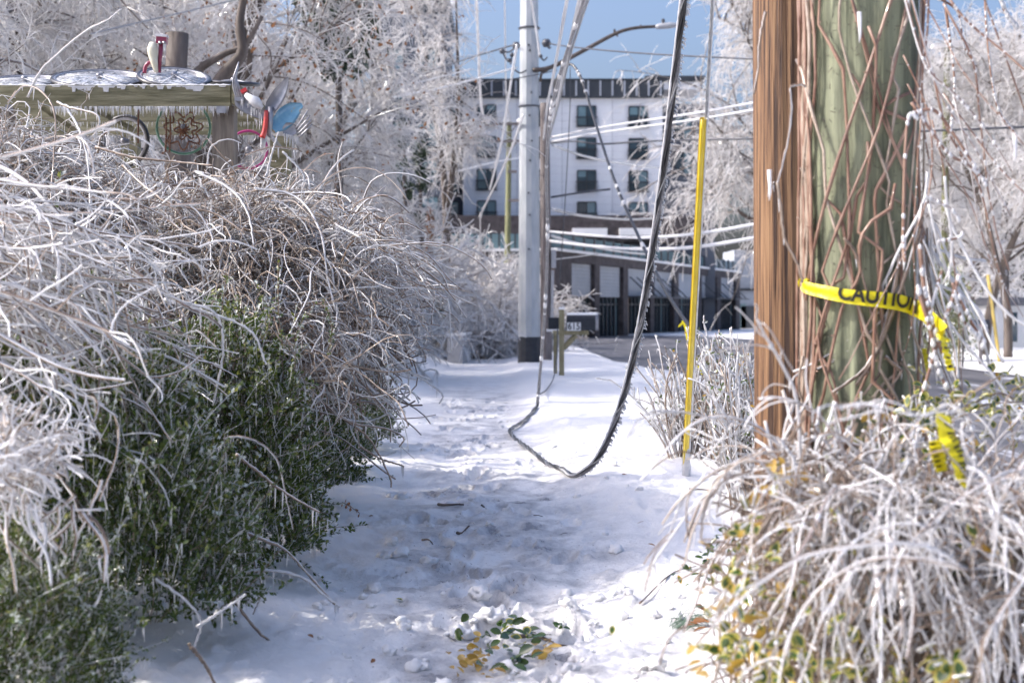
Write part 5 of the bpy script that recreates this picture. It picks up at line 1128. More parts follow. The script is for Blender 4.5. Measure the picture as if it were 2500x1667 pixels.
# cascade over the right edge, hanging down in front of the box shrubs
n = 225; y = rng.uniform(8.5, 11.8, n); x = rng.uniform(-1.7, -1.0, n); p0 = np.stack([x, y, mound_z(x, y) - 0.03], 1)
d0 = np.stack([0.55 + 0.3 * rng.normal(size=n), -0.25 + 0.4 * rng.normal(size=n), 0.15 + 0.25 * rng.normal(size=n)], 1)
cas = grow(p0, d0, 18, (0.35 + 0.75 * rng.random(n)) / 17, 0.14, -0.11)
for k in range(150):
    mb = MB(); r = 0.0065 + 0.004 * rng.random(); mb.tubes(cas[k], np.linspace(1, 0.6, 18)[None] * r, S=5, m=[0, 1, 2, 1, 1]); icicles(mb, cas[k][None], 9, 0.04, 0.003, m=1); mb.build('hanging_stem', shared_mats, vt, True)
mb = MB(); mb.tubes(cas[150:], np.linspace(1, 0.6, 18)[None] * 0.0062, S=4, m=[0, 1, 2, 1], cap=False); icicles(mb, cas[150:], 8, 0.04, 0.003, m=1); mb.build('hanging_stems', shared_mats, vt, True)['kind'] = 'stuff'
n = 200; y = rng.uniform(8.4, 9.4, n); x = rng.uniform(-3.2, -1.1, n); p0 = np.stack([x, y, mound_z(x, y)], 1)
c2 = grow(p0, np.stack([0.5 + 0.5 * rng.normal(size=n), -0.8 + 0.3 * rng.normal(size=n), 0.35 + 0.2 * rng.normal(size=n)], 1), 16, (0.3 + 0.5 * rng.random(n)) / 15, 0.13, -0.10)
mb = MB(); mb.tubes(c2, np.linspace(1, 0.6, 16)[None] * 0.0062, S=4, m=[0, 1, 2, 1], cap=False); icicles(mb, c2, 5, 0.04, 0.003, m=1); mb.build('draped_stems', shared_mats, vt, True)['kind'] = 'stuff'

HERO = [  # photo-traced stems: points (px, py, distance)
 ([(68, 238, 9.0), (95, 180, 8.95), (135, 138, 8.9), (210, 76, 8.85), (262, 50, 8.8), (297, 22, 8.8)], .012, 14, .012),
 ([(-30, 390, 6.4), (60, 440, 6.3), (130, 510, 6.2), (190, 560, 6.2), (225, 620, 6.2), (248, 705, 6.2)], .016, 4, .04),
 ([(20, 250, 8.6), (60, 210, 8.5), (110, 232, 8.4), (135, 290, 8.3), (130, 400, 8.2), (120, 520, 8.0)], .009, 6, .05),
 ([(140, 250, 8.5), (170, 262, 8.4), (235, 280, 8.3), (240, 310, 8.3), (225, 335, 8.3)], .010, 16, .06),
 ([(165, 268, 8.5), (195, 320, 8.3), (215, 400, 8.2), (218, 520, 8.0), (190, 640, 7.8)], .010, 6, .05),
 ([(238, 375, 8.4), (250, 330, 8.4), (290, 318, 8.3), (300, 335, 8.3)], .010, 5, .03),
 ([(235, 360, 8.4), (330, 385, 8.3), (430, 395, 8.3), (520, 405, 8.2)], .011, 8, .05),
 ([(505, 410, 8.6), (515, 360, 8.6), (555, 340, 8.6), (590, 350, 8.6)], .008, 4, .04),
 ([(600, 380, 8.4), (660, 360, 8.4), (720, 365, 8.4), (738, 372, 8.4)], .008, 10, .045),
 ([(650, 430, 8.3), (665, 370, 8.3), (680, 322, 8.3)], .010, 4, .03),
 ([(690, 370, 8.4), (720, 400, 8.4), (742, 430, 8.4), (738, 455, 8.4)], .009, 8, .08),
 ([(300, 405, 8.0), (360, 460, 7.8), (420, 500, 7.7), (520, 520, 7.7), (600, 570, 7.6)], .010, 5, .05),
 ([(480, 420, 8.0), (560, 460, 7.9), (605, 520, 7.8), (620, 600, 7.7)], .012, 4, .04),
 ([(620, 460, 8.6), (720, 480, 8.6), (780, 560, 8.4), (800, 680, 8.3), (820, 760, 8.2)], .011, 6, .05),
 ([(700, 460, 9.2), (820, 500, 9.3), (930, 570, 9.4), (1010, 640, 9.4), (1075, 690, 9.4), (1112, 733, 9.4)], .012, 14, .05),
 ([(820, 590, 9.6), (900, 575, 9.6), (1000, 590, 9.6), (1065, 600, 9.6), (1102, 598, 9.6)], .010, 8, .035),
 ([(900, 560, 9.4), (980, 605, 9.4), (1050, 630, 9.4), (1100, 655, 9.4), (1132, 658, 9.4)], .009, 10, .06),
 ([(830, 640, 9.3), (920, 650, 9.3), (1000, 700, 9.3), (1040, 720, 9.3), (1090, 728, 9.3), (1098, 790, 9.3), (1103, 858, 9.3)], .011, 10, .05),
 ([(850, 620, 9.2), (950, 640, 9.2), (1040, 690, 9.2), (1090, 735, 9.2)], .009, 6, .05),
 ([(930, 760, 9.2), (980, 730, 9.2), (1030, 720, 9.2), (1095, 728, 9.2)], .011, 8, .05),
 ([(860, 660, 8.9), (890, 760, 8.9), (930, 850, 8.9), (990, 900, 8.9), (1050, 925, 8.9)], .011, 10, .04),
 ([(870, 700, 8.9), (910, 800, 8.9), (975, 890, 8.9), (1040, 930, 8.9), (1080, 962, 8.9), (1073, 985, 8.9)], .011, 8, .06),
 ([(830, 720, 8.8), (880, 860, 8.8), (950, 910, 8.8), (1010, 960, 8.8), (1022, 985, 8.8)], .011, 8, .05),
 ([(800, 730, 8.7), (870, 900, 8.7), (930, 970, 8.7), (990, 1005, 8.7)], .011, 8, .05),
 ([(780, 680, 8.7), (830, 820, 8.7), (890, 930, 8.7), (960, 980, 8.7), (972, 950, 8.7)], .010, 6, .05),
 ([(740, 640, 8.5), (780, 760, 8.5), (850, 890, 8.5), (940, 1000, 8.5)], .010, 5, .05),
 ([(800, 1000, 8.2), (870, 1035, 8.2), (940, 1045, 8.2), (985, 1068, 8.2), (975, 1090, 8.2)], .010, 8, .06),
 ([(790, 985, 8.2), (850, 1030, 8.2), (905, 1075, 8.2), (950, 1160, 8.2), (955, 1190, 8.2)], .010, 8, .06),
 ([(880, 1090, 8.3), (930, 1120, 8.3), (980, 1135, 8.3), (985, 1142, 8.3)], .009, 6, .06),
 ([(250, 590, 6.6), (300, 640, 6.5), (430, 735, 6.4), (510, 775, 6.4), (540, 800, 6.4)], .015, 5, .05),
 ([(80, 640, 6.3), (250, 720, 6.3), (390, 765, 6.3), (355, 790, 6.3), (300, 780, 6.4)], .009, 4, .05),
 ([(-20, 560, 6.2), (120, 640, 6.2), (280, 730, 6.2), (390, 765, 6.2)], .014, 6, .05),
 ([(-20, 700, 5.9), (100, 800, 5.9), (210, 930, 5.9), (300, 1090, 5.9), (330, 1180, 5.8)], .013, 5, .05),
 ([(130, 770, 6.1), (260, 880, 6.1), (340, 980, 6.1), (370, 1080, 6.1)], .012, 5, .05),
 ([(160, 720, 6.2), (300, 830, 6.2), (430, 880, 6.2), (550, 945, 6.2)], .011, 5, .05),
 ([(420, 740, 6.6), (520, 760, 6.6), (545, 850, 6.6), (520, 990, 6.6)], .010, 4, .05),
 ([(400, 730, 6.7), (600, 800, 6.7), (650, 890, 6.7)], .010, 4, .05),
 ([(-30, 780, 5.6), (120, 750, 5.7), (260, 690, 5.8), (285, 815, 5.8)], .011, 5, .06),
 ([(0, 690, 5.7), (80, 770, 5.7), (190, 880, 5.7), (60, 900, 5.7)], .010, 5, .05),
 ([(-20, 870, 5.4), (140, 870, 5.4), (290, 818, 5.5)], .010, 6, .05),
 ([(545, 1070, 7.0), (590, 1066, 7.0), (640, 1085, 7.0), (680, 1130, 7.0), (700, 1220, 7.0), (715, 1290, 7.0)], .010, 6, .04),
 ([(575, 1108, 6.8), (640, 1160, 6.8), (700, 1205, 6.8), (780, 1250, 6.8)], .012, 8, .06),
 ([(570, 1290, 6.6), (640, 1315, 6.6), (700, 1345, 6.6), (760, 1410, 6.6), (822, 1478, 6.6)], .012, 18, .06),
 ([(590, 1395, 6.4), (660, 1392, 6.4), (740, 1410, 6.4), (790, 1450, 6.4), (830, 1480, 6.4)], .012, 12, .06),
 ([(600, 1300, 6.5), (625, 1380, 6.5), (640, 1440, 6.5), (618, 1500, 6.5)], .010, 8, .06),
 ([(540, 1420, 6.2), (590, 1490, 6.2), (640, 1550, 6.2), (720, 1605, 6.25), (800, 1630, 6.25), (880, 1618, 6.25)], .010, 6, .03),
 ([(380, 1410, 5.6), (460, 1470, 5.6), (490, 1520, 5.6), (470, 1590, 5.6)], .010, 6, .06),
 ([(460, 1570, 5.4), (500, 1620, 5.4), (540, 1700, 5.4)], .012, 6, .06),
 ([(480, 1530, 5.5), (540, 1490, 5.5), (600, 1450, 5.5)], .009, 6, .05),
 ([(90, 1260, 4.9), (110, 1300, 4.9), (125, 1420, 4.9), (150, 1520, 4.9), (145, 1570, 4.9)], .012, 8, .06),
 ([(110, 1290, 4.9), (150, 1400, 4.9), (220, 1480, 4.9), (250, 1440, 4.9)], .009, 8, .05),
 ([(190, 1250, 4.8), (240, 1280, 4.8), (265, 1345, 4.8), (240, 1360, 4.8)], .011, 10, .08),
 ([(-20, 1510, 4.9), (90, 1470, 4.9), (170, 1400, 4.9), (200, 1340, 4.9)], .009, 4, .05),
 ([(60, 1570, 4.8), (80, 1620, 4.8), (130, 1628, 4.8), (180, 1600, 4.8)], .010, 4, .05),
]
for pts, r, ni, L_ in HERO: cane([P(*q) for q in pts], r * 0.78, vt, 'long_stem', 34, (0, 1, 1, 2), ni, 7, L_, jit=0.0012)

# bundle of long straight stems sweeping in from the left border
lf = thing('arching_shrub', 'bundle of long straight iced stems sweeping down from the left border over the hedge', 'shrub', (-2.6, 6.0, 0.3))
n = 120; t0 = rng.random(n)
sx = px_x(-60, 6.0) - 0.2 * rng.random(n); s = np.stack([sx, 6.0 + 0.5 * rng.normal(size=n), np.interp(t0, [0, 1], [1.2, 2.05]) + 0.06 * rng.normal(size=n)], 1)
d = np.stack([1 + 0 * t0, -0.05 + 0.15 * rng.normal(size=n), -0.30 + 0.16 * rng.normal(size=n)], 1)
c = grow(s, d, 16, (0.35 + 0.75 * rng.random(n)) / 15, 0.045, -0.02)
for k in range(90):
    mb = MB(); r = 0.0055 + 0.0045 * rng.random(); mb.tubes(c[k], np.linspace(1, 0.6, 16)[None] * r, S=5, m=[0, 1, 2, 1, 1]); icicles(mb, c[k][None], 6, 0.045, 0.0035, m=1); mb.build('stem', shared_mats, lf, True)
q, tg, i, u = along(c, 8, 0.1, 1); f = grow(q, unit(tg + rng.normal(size=q.shape) * 0.6), 7, 0.03 + 0.03 * rng.random(len(q)), 0.2, -0.1)
mb = MB(); mb.tubes(c[90:], 0.007, S=4, m=[0, 1, 2, 1], cap=False); mb.tubes(f, np.linspace(0.005, 0.0035, 7)[None], S=4, m=[1, 0, 1, 1], cap=False); icicles(mb, f, 2, 0.045, 0.0035, m=1); mb.build('side_twigs', shared_mats, lf, True)['kind'] = 'stuff'
n = 26; q = np.stack([px_x(rng.uniform(60, 170, n), 5.9), 5.85 + 0 * np.arange(n), 0 * np.arange(n)], 1); q[:, 2] = px_z(rng.uniform(770, 930, n), 5.9); mb = MB()
for p_ in q: mb.lathe([(0.002, -0.008), (0.008, 0), (0.002, 0.008)], p_, S=6)
mb.build('berries', mat('dark_berries', (0.10, 0.008, 0.02), rough=0.2, coat=0.6), lf, True)['kind'] = 'stuff'

# whiter, blurred tangle nearest the camera on the left
nt_ = thing('frosted_shrub', 'thickly frosted curly shrub close to the camera at the left border', 'shrub', tuple(P(60, 1200, 4.6)))
n = 130; p0 = np.stack([px_x(rng.uniform(-120, 80, n), 4.6), 4.6 + 0.22 * rng.normal(size=n), px_z(rng.uniform(1050, 1200, n), 4.6)], 1)
c = grow(p0, np.stack([0.8 + 0.6 * rng.normal(size=n), 0.4 * rng.normal(size=n), 0.1 + 0.4 * rng.normal(size=n)], 1), 12, 0.009 + 0.008 * rng.random(n), 0.24, -0.03)
mb = MB(); mb.tubes(c, np.linspace(0.0038, 0.0026, 12)[None], S=5, m=[1, 1, 0, 2, 1], cap=False); icicles(mb, c, 2, 0.04, 0.004, m=1, S=4)
q, tg, i, u = along(c, 3, 0.1, 1); f = grow(q, unit(tg + rng.normal(size=q.shape)), 6, 0.02, 0.25, -0.05); mb.tubes(f, 0.004, S=4, m=[1, 1, 2, 1], cap=False); mb.build('twigs', shared_mats, nt_, True)['kind'] = 'stuff'
n = 16; p0 = np.stack([px_x(rng.uniform(0, 260, n), 4.75), 4.75 + 0.1 * rng.normal(size=n), px_z(rng.uniform(1180, 1260, n), 4.75)], 1)
c = grow(p0, np.stack([0.3 * rng.normal(size=n), 0.2 * rng.normal(size=n), -1 + 0 * p0[:, 0]], 1), 12, 0.011 + 0.016 * rng.random(n), 0.14, -0.02)
for k in range(n): mb = MB(); mb.tubes(c[k], np.linspace(0.007, 0.0045, 12)[None], S=5, m=[0, 1, 2, 1, 1]); icicles(mb, c[k][None], 4, 0.04, 0.004, m=1); mb.build('drooping_stem', shared_mats, nt_, True)

# sprigs of green box standing above the vine edge
sg_ = thing('box_sprig', 'leafy green box sprigs sticking up out of the lower vine edge', 'plant', tuple(P(720, 830, 7.6)))
for (a, b, c_) in (((640, 830), (660, 770), (622, 690)), ((690, 840), (680, 760), (680, 640)), ((720, 900), (725, 810), (770, 740)), ((500, 880), (505, 830), (520, 770)), ((290, 960), (285, 910), (280, 870)), ((600, 860), (590, 800), (575, 740)), ((800, 870), (810, 800), (790, 730)), ((560, 900), (560, 840), (540, 800)), ((370, 1080), (360, 1010), (370, 950)), ((150, 1000), (190, 960), (205, 920))):
    Yq = 7.3 if a[0] > 450 else 6.0; p = catmull([P(*a, Yq), P(*b, Yq), P(*c_, Yq)], 10); mb = MB(); mb.tubes(p, 0.004, S=4, m=0)
    q, tg, i, u = along(p[None], 70, 0.0, 1); sd = rng.normal(size=q.shape); m_ = rng.choice([2, 3, 4], len(q), p=[0.45, 0.25, 0.30]); leaves(mb, q, unit(tg * 0.6 + unit(sd)), unit(rng.normal(size=q.shape) * .6 + (0, 0, 1)), 0.026 * (0.7 + .5 * rng.random(len(q))), 0.015, m_, 0.12); icicles(mb, p[None], 8, 0.05, 0.003, m=1)
    mb.build('sprig', [M['bark_twig'], M['ice'], M['box_green'], M['box_yellow'], M['box_ice']], sg_)

# ------------------------------------------------------------------ right side: climbers on the green pole
cl = thing('climbing_vine', 'bare brown climbing stems criss crossing up the green pole', 'vine', (GP[0], GP[1] - GR, 0.6))
def on_pole(phi, z, off): return np.stack([GP[0] + (GR + off) * np.sin(phi), GP[1] - (GR + off) * np.cos(phi), z], -1)
for k in range(20):
    K = 26; zz0 = rng.uniform(0.75, 1.9) if k > 14 else 0.75 + 0.15 * rng.random(); ln = rng.uniform(0.9, 2.4); z = zz0 + np.linspace(0, ln, K)
    ph0 = rng.uniform(-1.5, 1.5); sl = rng.choice([-1, 1]) * rng.uniform(0.0, 1.5) * (rng.random() < 0.75); phi = ph0 + sl * np.linspace(-0.5, 0.5, K) * ln
    kn = np.sort(rng.random(7)); phi += np.interp(np.linspace(0, 1, K), np.concatenate(([0], kn, [1])), rng.normal(size=9) * 0.16); off = 0.008 + 0.03 * np.abs(np.sin(z * 2.1 + k)) * rng.random()
    r = 0.0035 + 0.0034 * rng.random(); p = on_pole(phi, z, off); mb = MB(); rr = np.full(K, r) * (1 + 0.35 * (rng.random(K) < 0.15)); mb.tubes(p, rr[None], S=6, m=0)
    for j in rng.integers(2, K - 2, 4): mb.tubes(np.stack([p[j], p[j] + unit(rng.normal(size=3) + (0, -0.4, 0)) * 0.02]), 0.0022, S=4)
    mb.build('stem', M['bark_red' if k % 3 else 'bark_pale'], cl, True)
for k in range(10):       # the bundle up the left side
    K = 30; z = np.linspace(0.7 + 0.1 * rng.random(), 3.1, K); phi = -1.42 + 0.16 * rng.normal() + 0.10 * np.sin(z * rng.uniform(3, 7) + k) + np.cumsum(rng.normal(size=K)) * 0.02; p = on_pole(phi, z, 0.012 + 0.025 * rng.random()); mb = MB(); mb.tubes(p, (0.0048 + 0.0035 * rng.random()) * np.ones((1, K)), S=6)
    for j in rng.integers(2, K - 2, 5): mb.tubes(np.stack([p[j], p[j] + unit(rng.normal(size=3)) * 0.022]), 0.0022, S=4)
    mb.build('stem', M['bark_pale' if k % 2 else 'bark_red'], cl, True)
for pts, r in (([(1870, 30), (1858, 80), (1853, 130), (1850, 180), (1840, 230)], .006), ([(1930, 210), (1955, 207), (1966, 212)], .006), ([(1930, 215), (1930, 300), (1915, 380), (1900, 440), (1898, 446)], .006), ([(1897, 446), (1905, 500), (1915, 580), (1945, 640), (1960, 690)], .008), ([(1878, 480), (1880, 455), (1892, 446)], .006),
               ([(2060, 580), (2095, 640), (2150, 870), (2120, 950), (2060, 1000)], .008), ([(2200, 620), (2160, 800), (2110, 900), (2030, 960)], .009), ([(2160, 870), (2195, 900), (2200, 910), (2160, 960), (2120, 1000)], .008), ([(2250, 560), (2150, 840), (2090, 940)], .010), ([(1960, 870), (1950, 940), (1965, 1000)], .006), ([(1956, 905), (1935, 930), (1945, 980), (1990, 1010)], .005)):
    cane([P(a, b, 5.262) for a, b in pts], r * 0.85, cl, 'loose_stem', 24, (0, 2, 0, 1), 3, 6, 0.04, 0.75, 0.001)
# whiskers of the climbers
n = 700; ph = rng.uniform(-1.4, 1.4, n); z = rng.uniform(0.9, 2.9, n); q = on_pole(ph, z, 0.004); dv = unit(rng.normal(size=(n, 3)) + np.stack([np.sin(ph), -np.cos(ph), 0 * ph], 1) * 0.5); mb = MB(); mb.tubes(np.stack([q, q + dv * 0.018 * (0.5 + rng.random((n, 1)))], 1), 0.0012, S=3, cap=False); mb.build('rootlets', M['bark_dark'], cl)['kind'] = 'stuff'

hv = thing('hanging_vine', 'ice beaded stems trailing down to the right of the green pole', 'vine', (GP[0] + 0.25, GP[1] - 0.1, 3.2))
n = 13; p0 = np.stack([px_x(rng.uniform(2180, 2300, n), 5.25), 5.15 + 0.12 * rng.normal(size=n), px_z(rng.uniform(-160, 330, n), 5.25)], 1)
d0 = np.stack([0.30 + 0.22 * rng.normal(size=n), 0.1 * rng.normal(size=n), -1 + 0 * p0[:, 0]], 1); c = grow(p0, d0, 20, (0.7 + 0.75 * rng.random(n)) / 19, 0.075, -0.01)
def beaded(p, r, parent, name, bead=16, icy=True):
    mb = MB(); K = len(p); mb.tubes(p, np.linspace(1, 0.55, K)[None] * r, S=6, m=[0, 0, 1, 0, 0, 0] if icy else 0)
    if bead:
        for _ in range(bead):
            j = rng.integers(1, K - 1); f = rng.random(); q = p[j] * (1 - f) + p[j - 1] * f; s = r * rng.uniform(0.7, 1.25); mb.lathe([(s * .3, -s * 1.4), (s * .9, -s * .4), (s * .8, s * .5), (s * .3, s * 1.3)], q + np.array((0, -r * .3, 0)), m=1, S=6)
    icicles(mb, p[None], 3, 0.05, r * 0.5, m=1, S=4); mb.build(name, [M['bark_red'], M['ice']], parent, True)
for k in range(n): beaded(c[k], 0.0032 + 0.0022 * rng.random(), hv, 'stem')
for pts, r in (([(2205, -20), (2260, 160), (2330, 230), (2400, 310), (2470, 420)], .006), ([(2225, 280), (2280, 270), (2330, 330), (2400, 440), (2405, 455)], .007), ([(2225, 250), (2310, 370), (2360, 400), (2412, 448)], .006), ([(2260, 480), (2320, 510), (2345, 545)], .006), ([(2290, 590), (2340, 580), (2350, 570)], .006), ([(2330, 700), (2370, 780), (2400, 830), (2396, 848)], .009), ([(2326, 690), (2345, 770), (2395, 832)], .008), ([(2342, 670), (2322, 740), (2300, 800), (2270, 900), (2240, 1000)], .009), ([(2245, 600), (2260, 720), (2300, 860), (2330, 900)], .010), ([(2240, 700), (2270, 800), (2290, 900), (2320, 960)], .010), ([(2210, 640), (2205, 560), (2215, 300), (2245, 290)], .007), ([(2345, 672), (2335, 700), (2300, 790)], .006), ([(2300, 660), (2285, 710), (2270, 760)], .006)):
    beaded(catmull([P(a, b, 5.0) for a, b in pts], 24), r, hv, 'stem', 18)
for k in range(60):
    pass
n = 24; p0 = np.stack([px_x(rng.uniform(2235, 2290, n), 5.3), 5.35 + 0.1 * rng.normal(size=n), px_z(rng.uniform(420, 700, n), 5.3)], 1); c = grow(p0, np.stack([0.18 + 0.15 * rng.normal(size=n), 0.1 * rng.normal(size=n), -1 + 0 * p0[:, 0]], 1), 16, (0.35 + 0.5 * rng.random(n)) / 15, 0.1, 0.0)
mb = MB(); mb.tubes(c, 0.0055, S=5, m=[0, 1, 1, 1, 1]); icicles(mb, c, 7, 0.06, 0.004, m=1, S=4); mb.build('iced_curtain', [M['bark_twig'], M['ice']], hv, True)['kind'] = 'stuff'
ob_ = thing('hanging_branch', 'dark iced twig hanging into the top right corner', 'branch', tuple(P(2440, -40, 6.2)))
for pts, r in (([(2405, -40), (2408, 60), (2420, 180), (2432, 250), (2450, 290), (2478, 322)], .007), ([(2430, -40), (2455, 30), (2485, 70)], .010), ([(2300, -40), (2318, 90), (2330, 200), (2320, 330)], .007), ([(2210, -30), (2330, 20), (2352, 110), (2385, 165)], .006)):
    beaded(catmull([P(a, b, 6.2) for a, b in pts], 26), r, ob_, 'twig', 30)
for (a, b) in ((2098, 105), (2477, 400), (1878, 490), (2206, 660), (2215, 20)): 
    mb = MB(); mb.tubes(np.stack([P(a, b - 75, 5.15), P(a + 2, b - 20, 5.15), P(a, b, 5.15)]), np.array([[0.0085, 0.0055, 0.0012]]), S=7); tag(mb.build('icicle', M['ice'], None, True), {2098: 'single icicle hanging at the top of the green pole face', 2477: 'icicle on the far right dark twig', 1878: 'icicle on the bent stem in front of the brown pole', 2206: 'icicle above the caution tape at the right side of the green pole', 2215: 'icicle at the top edge right of the green pole'}[a], 'icicle')

# caution tape round the green pole, its lettering and its hanging tails
ct = thing('caution_tape', 'yellow caution tape wound round the green pole with a trailing end', 'tape', (GP[0], GP[1] - GR, 1.55))
def pole_pt(px, py, off=0.05):
    Y = GP[1] - GR
    for _ in range(6):
        x = px_x(px, Y); u = np.clip((x - GP[0]) / (GR + off), -1, 1); Y = GP[1] - (GR + off) * math.sqrt(1 - u * u)
    return P(px, py, Y)
cl_pts = [pole_pt(1958, 694), pole_pt(1972, 703), pole_pt(2010, 712), pole_pt(2060, 722), pole_pt(2110, 728), pole_pt(2160, 733), pole_pt(2205, 741), P(2240, 755, 5.25), P(2268, 778, 5.1), P(2290, 800, 5.0), P(2304, 816, 4.96), P(2298, 828, 4.96)]
nT = 90; tc_ = catmull(cl_pts, nT); wv = np.interp(np.linspace(0, 1, nT), [0, 0.05, 0.1, 0.5, 0.62, 0.68, 0.8, 0.93, 1], [0.034, 0.042, 0.044, 0.060, 0.062, 0.058, 0.070, 0.060, 0.04])
tt_ = unit(np.gradient(tc_, axis=0)); upv = unit(np.array((0, 0, 1.0)) - tt_ * tt_[:, 2:3]); upv = unit(upv + 0.25 * np.sin(np.linspace(0, 14, nT))[:, None] * np.array((0, 1, 0)) * 0.3)
nv = unit(np.cross(tt_, upv)); nv *= np.where(nv[:, 1:2] > 0, -1, 1)
def tape_xyz(s, v, off):
    k = np.clip(s, 0, nT - 1.001); i = k.astype(int); f = (k - i)[:, None]; L_ = lambda a: a[i] * (1 - f) + a[i + 1] * f
    w = np.interp(k, np.arange(nT), wv)[:, None]; return L_(tc_) + L_(upv) * (v[:, None] * w) + L_(nv) * off
vs = np.linspace(-0.5, 0.5, 7); Vt = []
for off in (0.0, -0.0012):
    for v in vs: Vt.append(tape_xyz(np.arange(nT) * 1.0, np.full(nT, v), off + 0.0025 * math.sin(v * 9)))
Vt = np.array(Vt).reshape(-1, 3); F = []
for l in range(2):
    for u in range(6):
        a = (l * 7 + u) * nT + np.arange(nT - 1); b = a + nT; F.append(np.stack([a, a + 1, b + 1, b], -1) if l == 0 else np.stack([a, b, b + 1, a + 1], -1))
MB().add(Vt, np.concatenate(F)).build('tape_band', M['tape'], ct, True)
me = text_mesh('CAUTION', 1.0, 0.030); bm = bmesh.new(); bm.from_mesh(me)
bmesh.ops.subdivide_edges(bm, edges=[e for e in bm.edges if e.calc_length() > 0.12], cuts=3, use_grid_fill=False)
for co, no in (((0, 0.20, 0), (0, 1, 0)), ((0, -0.36, 0), (0, -1, 0))): bmesh.ops.bisect_plane(bm, geom=bm.verts[:] + bm.edges[:] + bm.faces[:], plane_co=co, plane_no=no, clear_outer=True)
bmesh.ops.triangulate(bm, faces=bm.faces[:]); bm.to_mesh(me); bm.free()
V = np.array([v.co[:] for v in me.vertices]); xa, xb = V[:, 0].min(), V[:, 0].max()
s_of = lambda px: float(np.argmin(np.abs(tc_[:, 0] / tc_[:, 1] * FPX + CX - px))); sa, sb = s_of(2048), s_of(2243)
Vn = tape_xyz(sa + (V[:, 0] - xa) / (xb - xa) * (sb - sa), (V[:, 1] + 0.36) / 0.56 * 0.86 - 0.34, 0.0045)
me.vertices.foreach_set('co', Vn.astype(np.float32).ravel()); me.materials.clear(); me.materials.append(M['ink']); me.update(); o = bpy.data.objects.new('lettering', me); COL.objects.link(o); attach(o, ct)
def strip(path, w, name, parent, marks=(), twist=0.3, m='tape'):
    n = 40; q = catmull(path, n); t = unit(np.gradient(q, axis=0)); sd = unit(np.cross(t, np.array((0.0, 1.0, 0.0)))); sd = unit(sd + twist * np.sin(np.linspace(0, 3, n))[:, None] * np.array((0, 1, 0))); nn = unit(np.cross(t, sd)); nn *= np.where(nn[:, 1:2] > 0, -1, 1)
    ww = (np.interp(np.linspace(0, 1, n), np.linspace(0, 1, len(w)), w) / 2)[:, None]; q = q + nn * 0.004 * np.sin(np.linspace(0, 40, n))[:, None]; a, b = q - sd * ww, q + sd * ww
    V = np.concatenate([a, b, a - nn * .0012, b - nn * .0012]); k = np.arange(n - 1); MB().add(V, np.concatenate([np.stack([k, k + 1, n + k + 1, n + k], -1), np.stack([2 * n + k, 3 * n + k, 3 * n + k + 1, 2 * n + k + 1], -1)])).build(name, M[m], parent, True)
    if len(marks):
        mb = MB()
        for u, v0, v1, th in marks:
            k = int(u * (n - 2)); k1 = min(n - 1, k + th); c0, c1 = q[k] + nn[k] * .003, q[k1] + nn[k1] * .003
            mb.add(np.stack([c0 + sd[k] * ww[k] * v0, c0 + sd[k] * ww[k] * v1, c1 + sd[k1] * ww[k1] * v1, c1 + sd[k1] * ww[k1] * v0]), np.array([(0, 1, 2, 3)]))
        mb.build('lettering', M['ink'], parent)
strip([P(2302, 822, 4.96), P(2308, 850, 4.86), P(2315, 880, 4.8), P(2322, 905, 4.78)], [0.02, 0.028, 0.022], 'tape_tail', ct, [(0.35, -.7, .2, 2), (0.6, -.5, .6, 2), (0.85, -.6, .6, 3)])
strip([P(1958, 700, 5.5), P(1956, 690, 5.5), P(1962, 683, 5.45), P(1970, 686, 5.4)], [0.02, 0.03, 0.02], 'tape_knot', ct)
strip([P(2256, 850, 5.4), P(2262, 900, 5.4), P(2258, 950, 5.4)], [0.02, 0.018, 0.02], 'tape_tail', ct)
t2 = thing('caution_tape', 'crumpled yellow tape end with black print hanging below the pole vines', 'tape', tuple(P(2330, 1100, 4.1)))
strip([P(2300, 1010, 4.15), P(2312, 1060, 4.05), P(2335, 1110, 4.02), P(2345, 1160, 4.0), P(2357, 1190, 4.0)], [0.045, 0.056, 0.050, 0.032, 0.008], 'tape_tail', t2, [(u, 0.05, 0.95, 1) for u in np.linspace(0.12, 0.86, 13)], 0.5)
strip([P(2280, 1075, 4.1), P(2292, 1115, 4.08), P(2300, 1150, 4.08)], [0.03, 0.05, 0.03], 'tape_tail', t2, [(u, -0.9, 0.0, 2) for u in np.linspace(0.1, 0.8, 5)], 0.4)

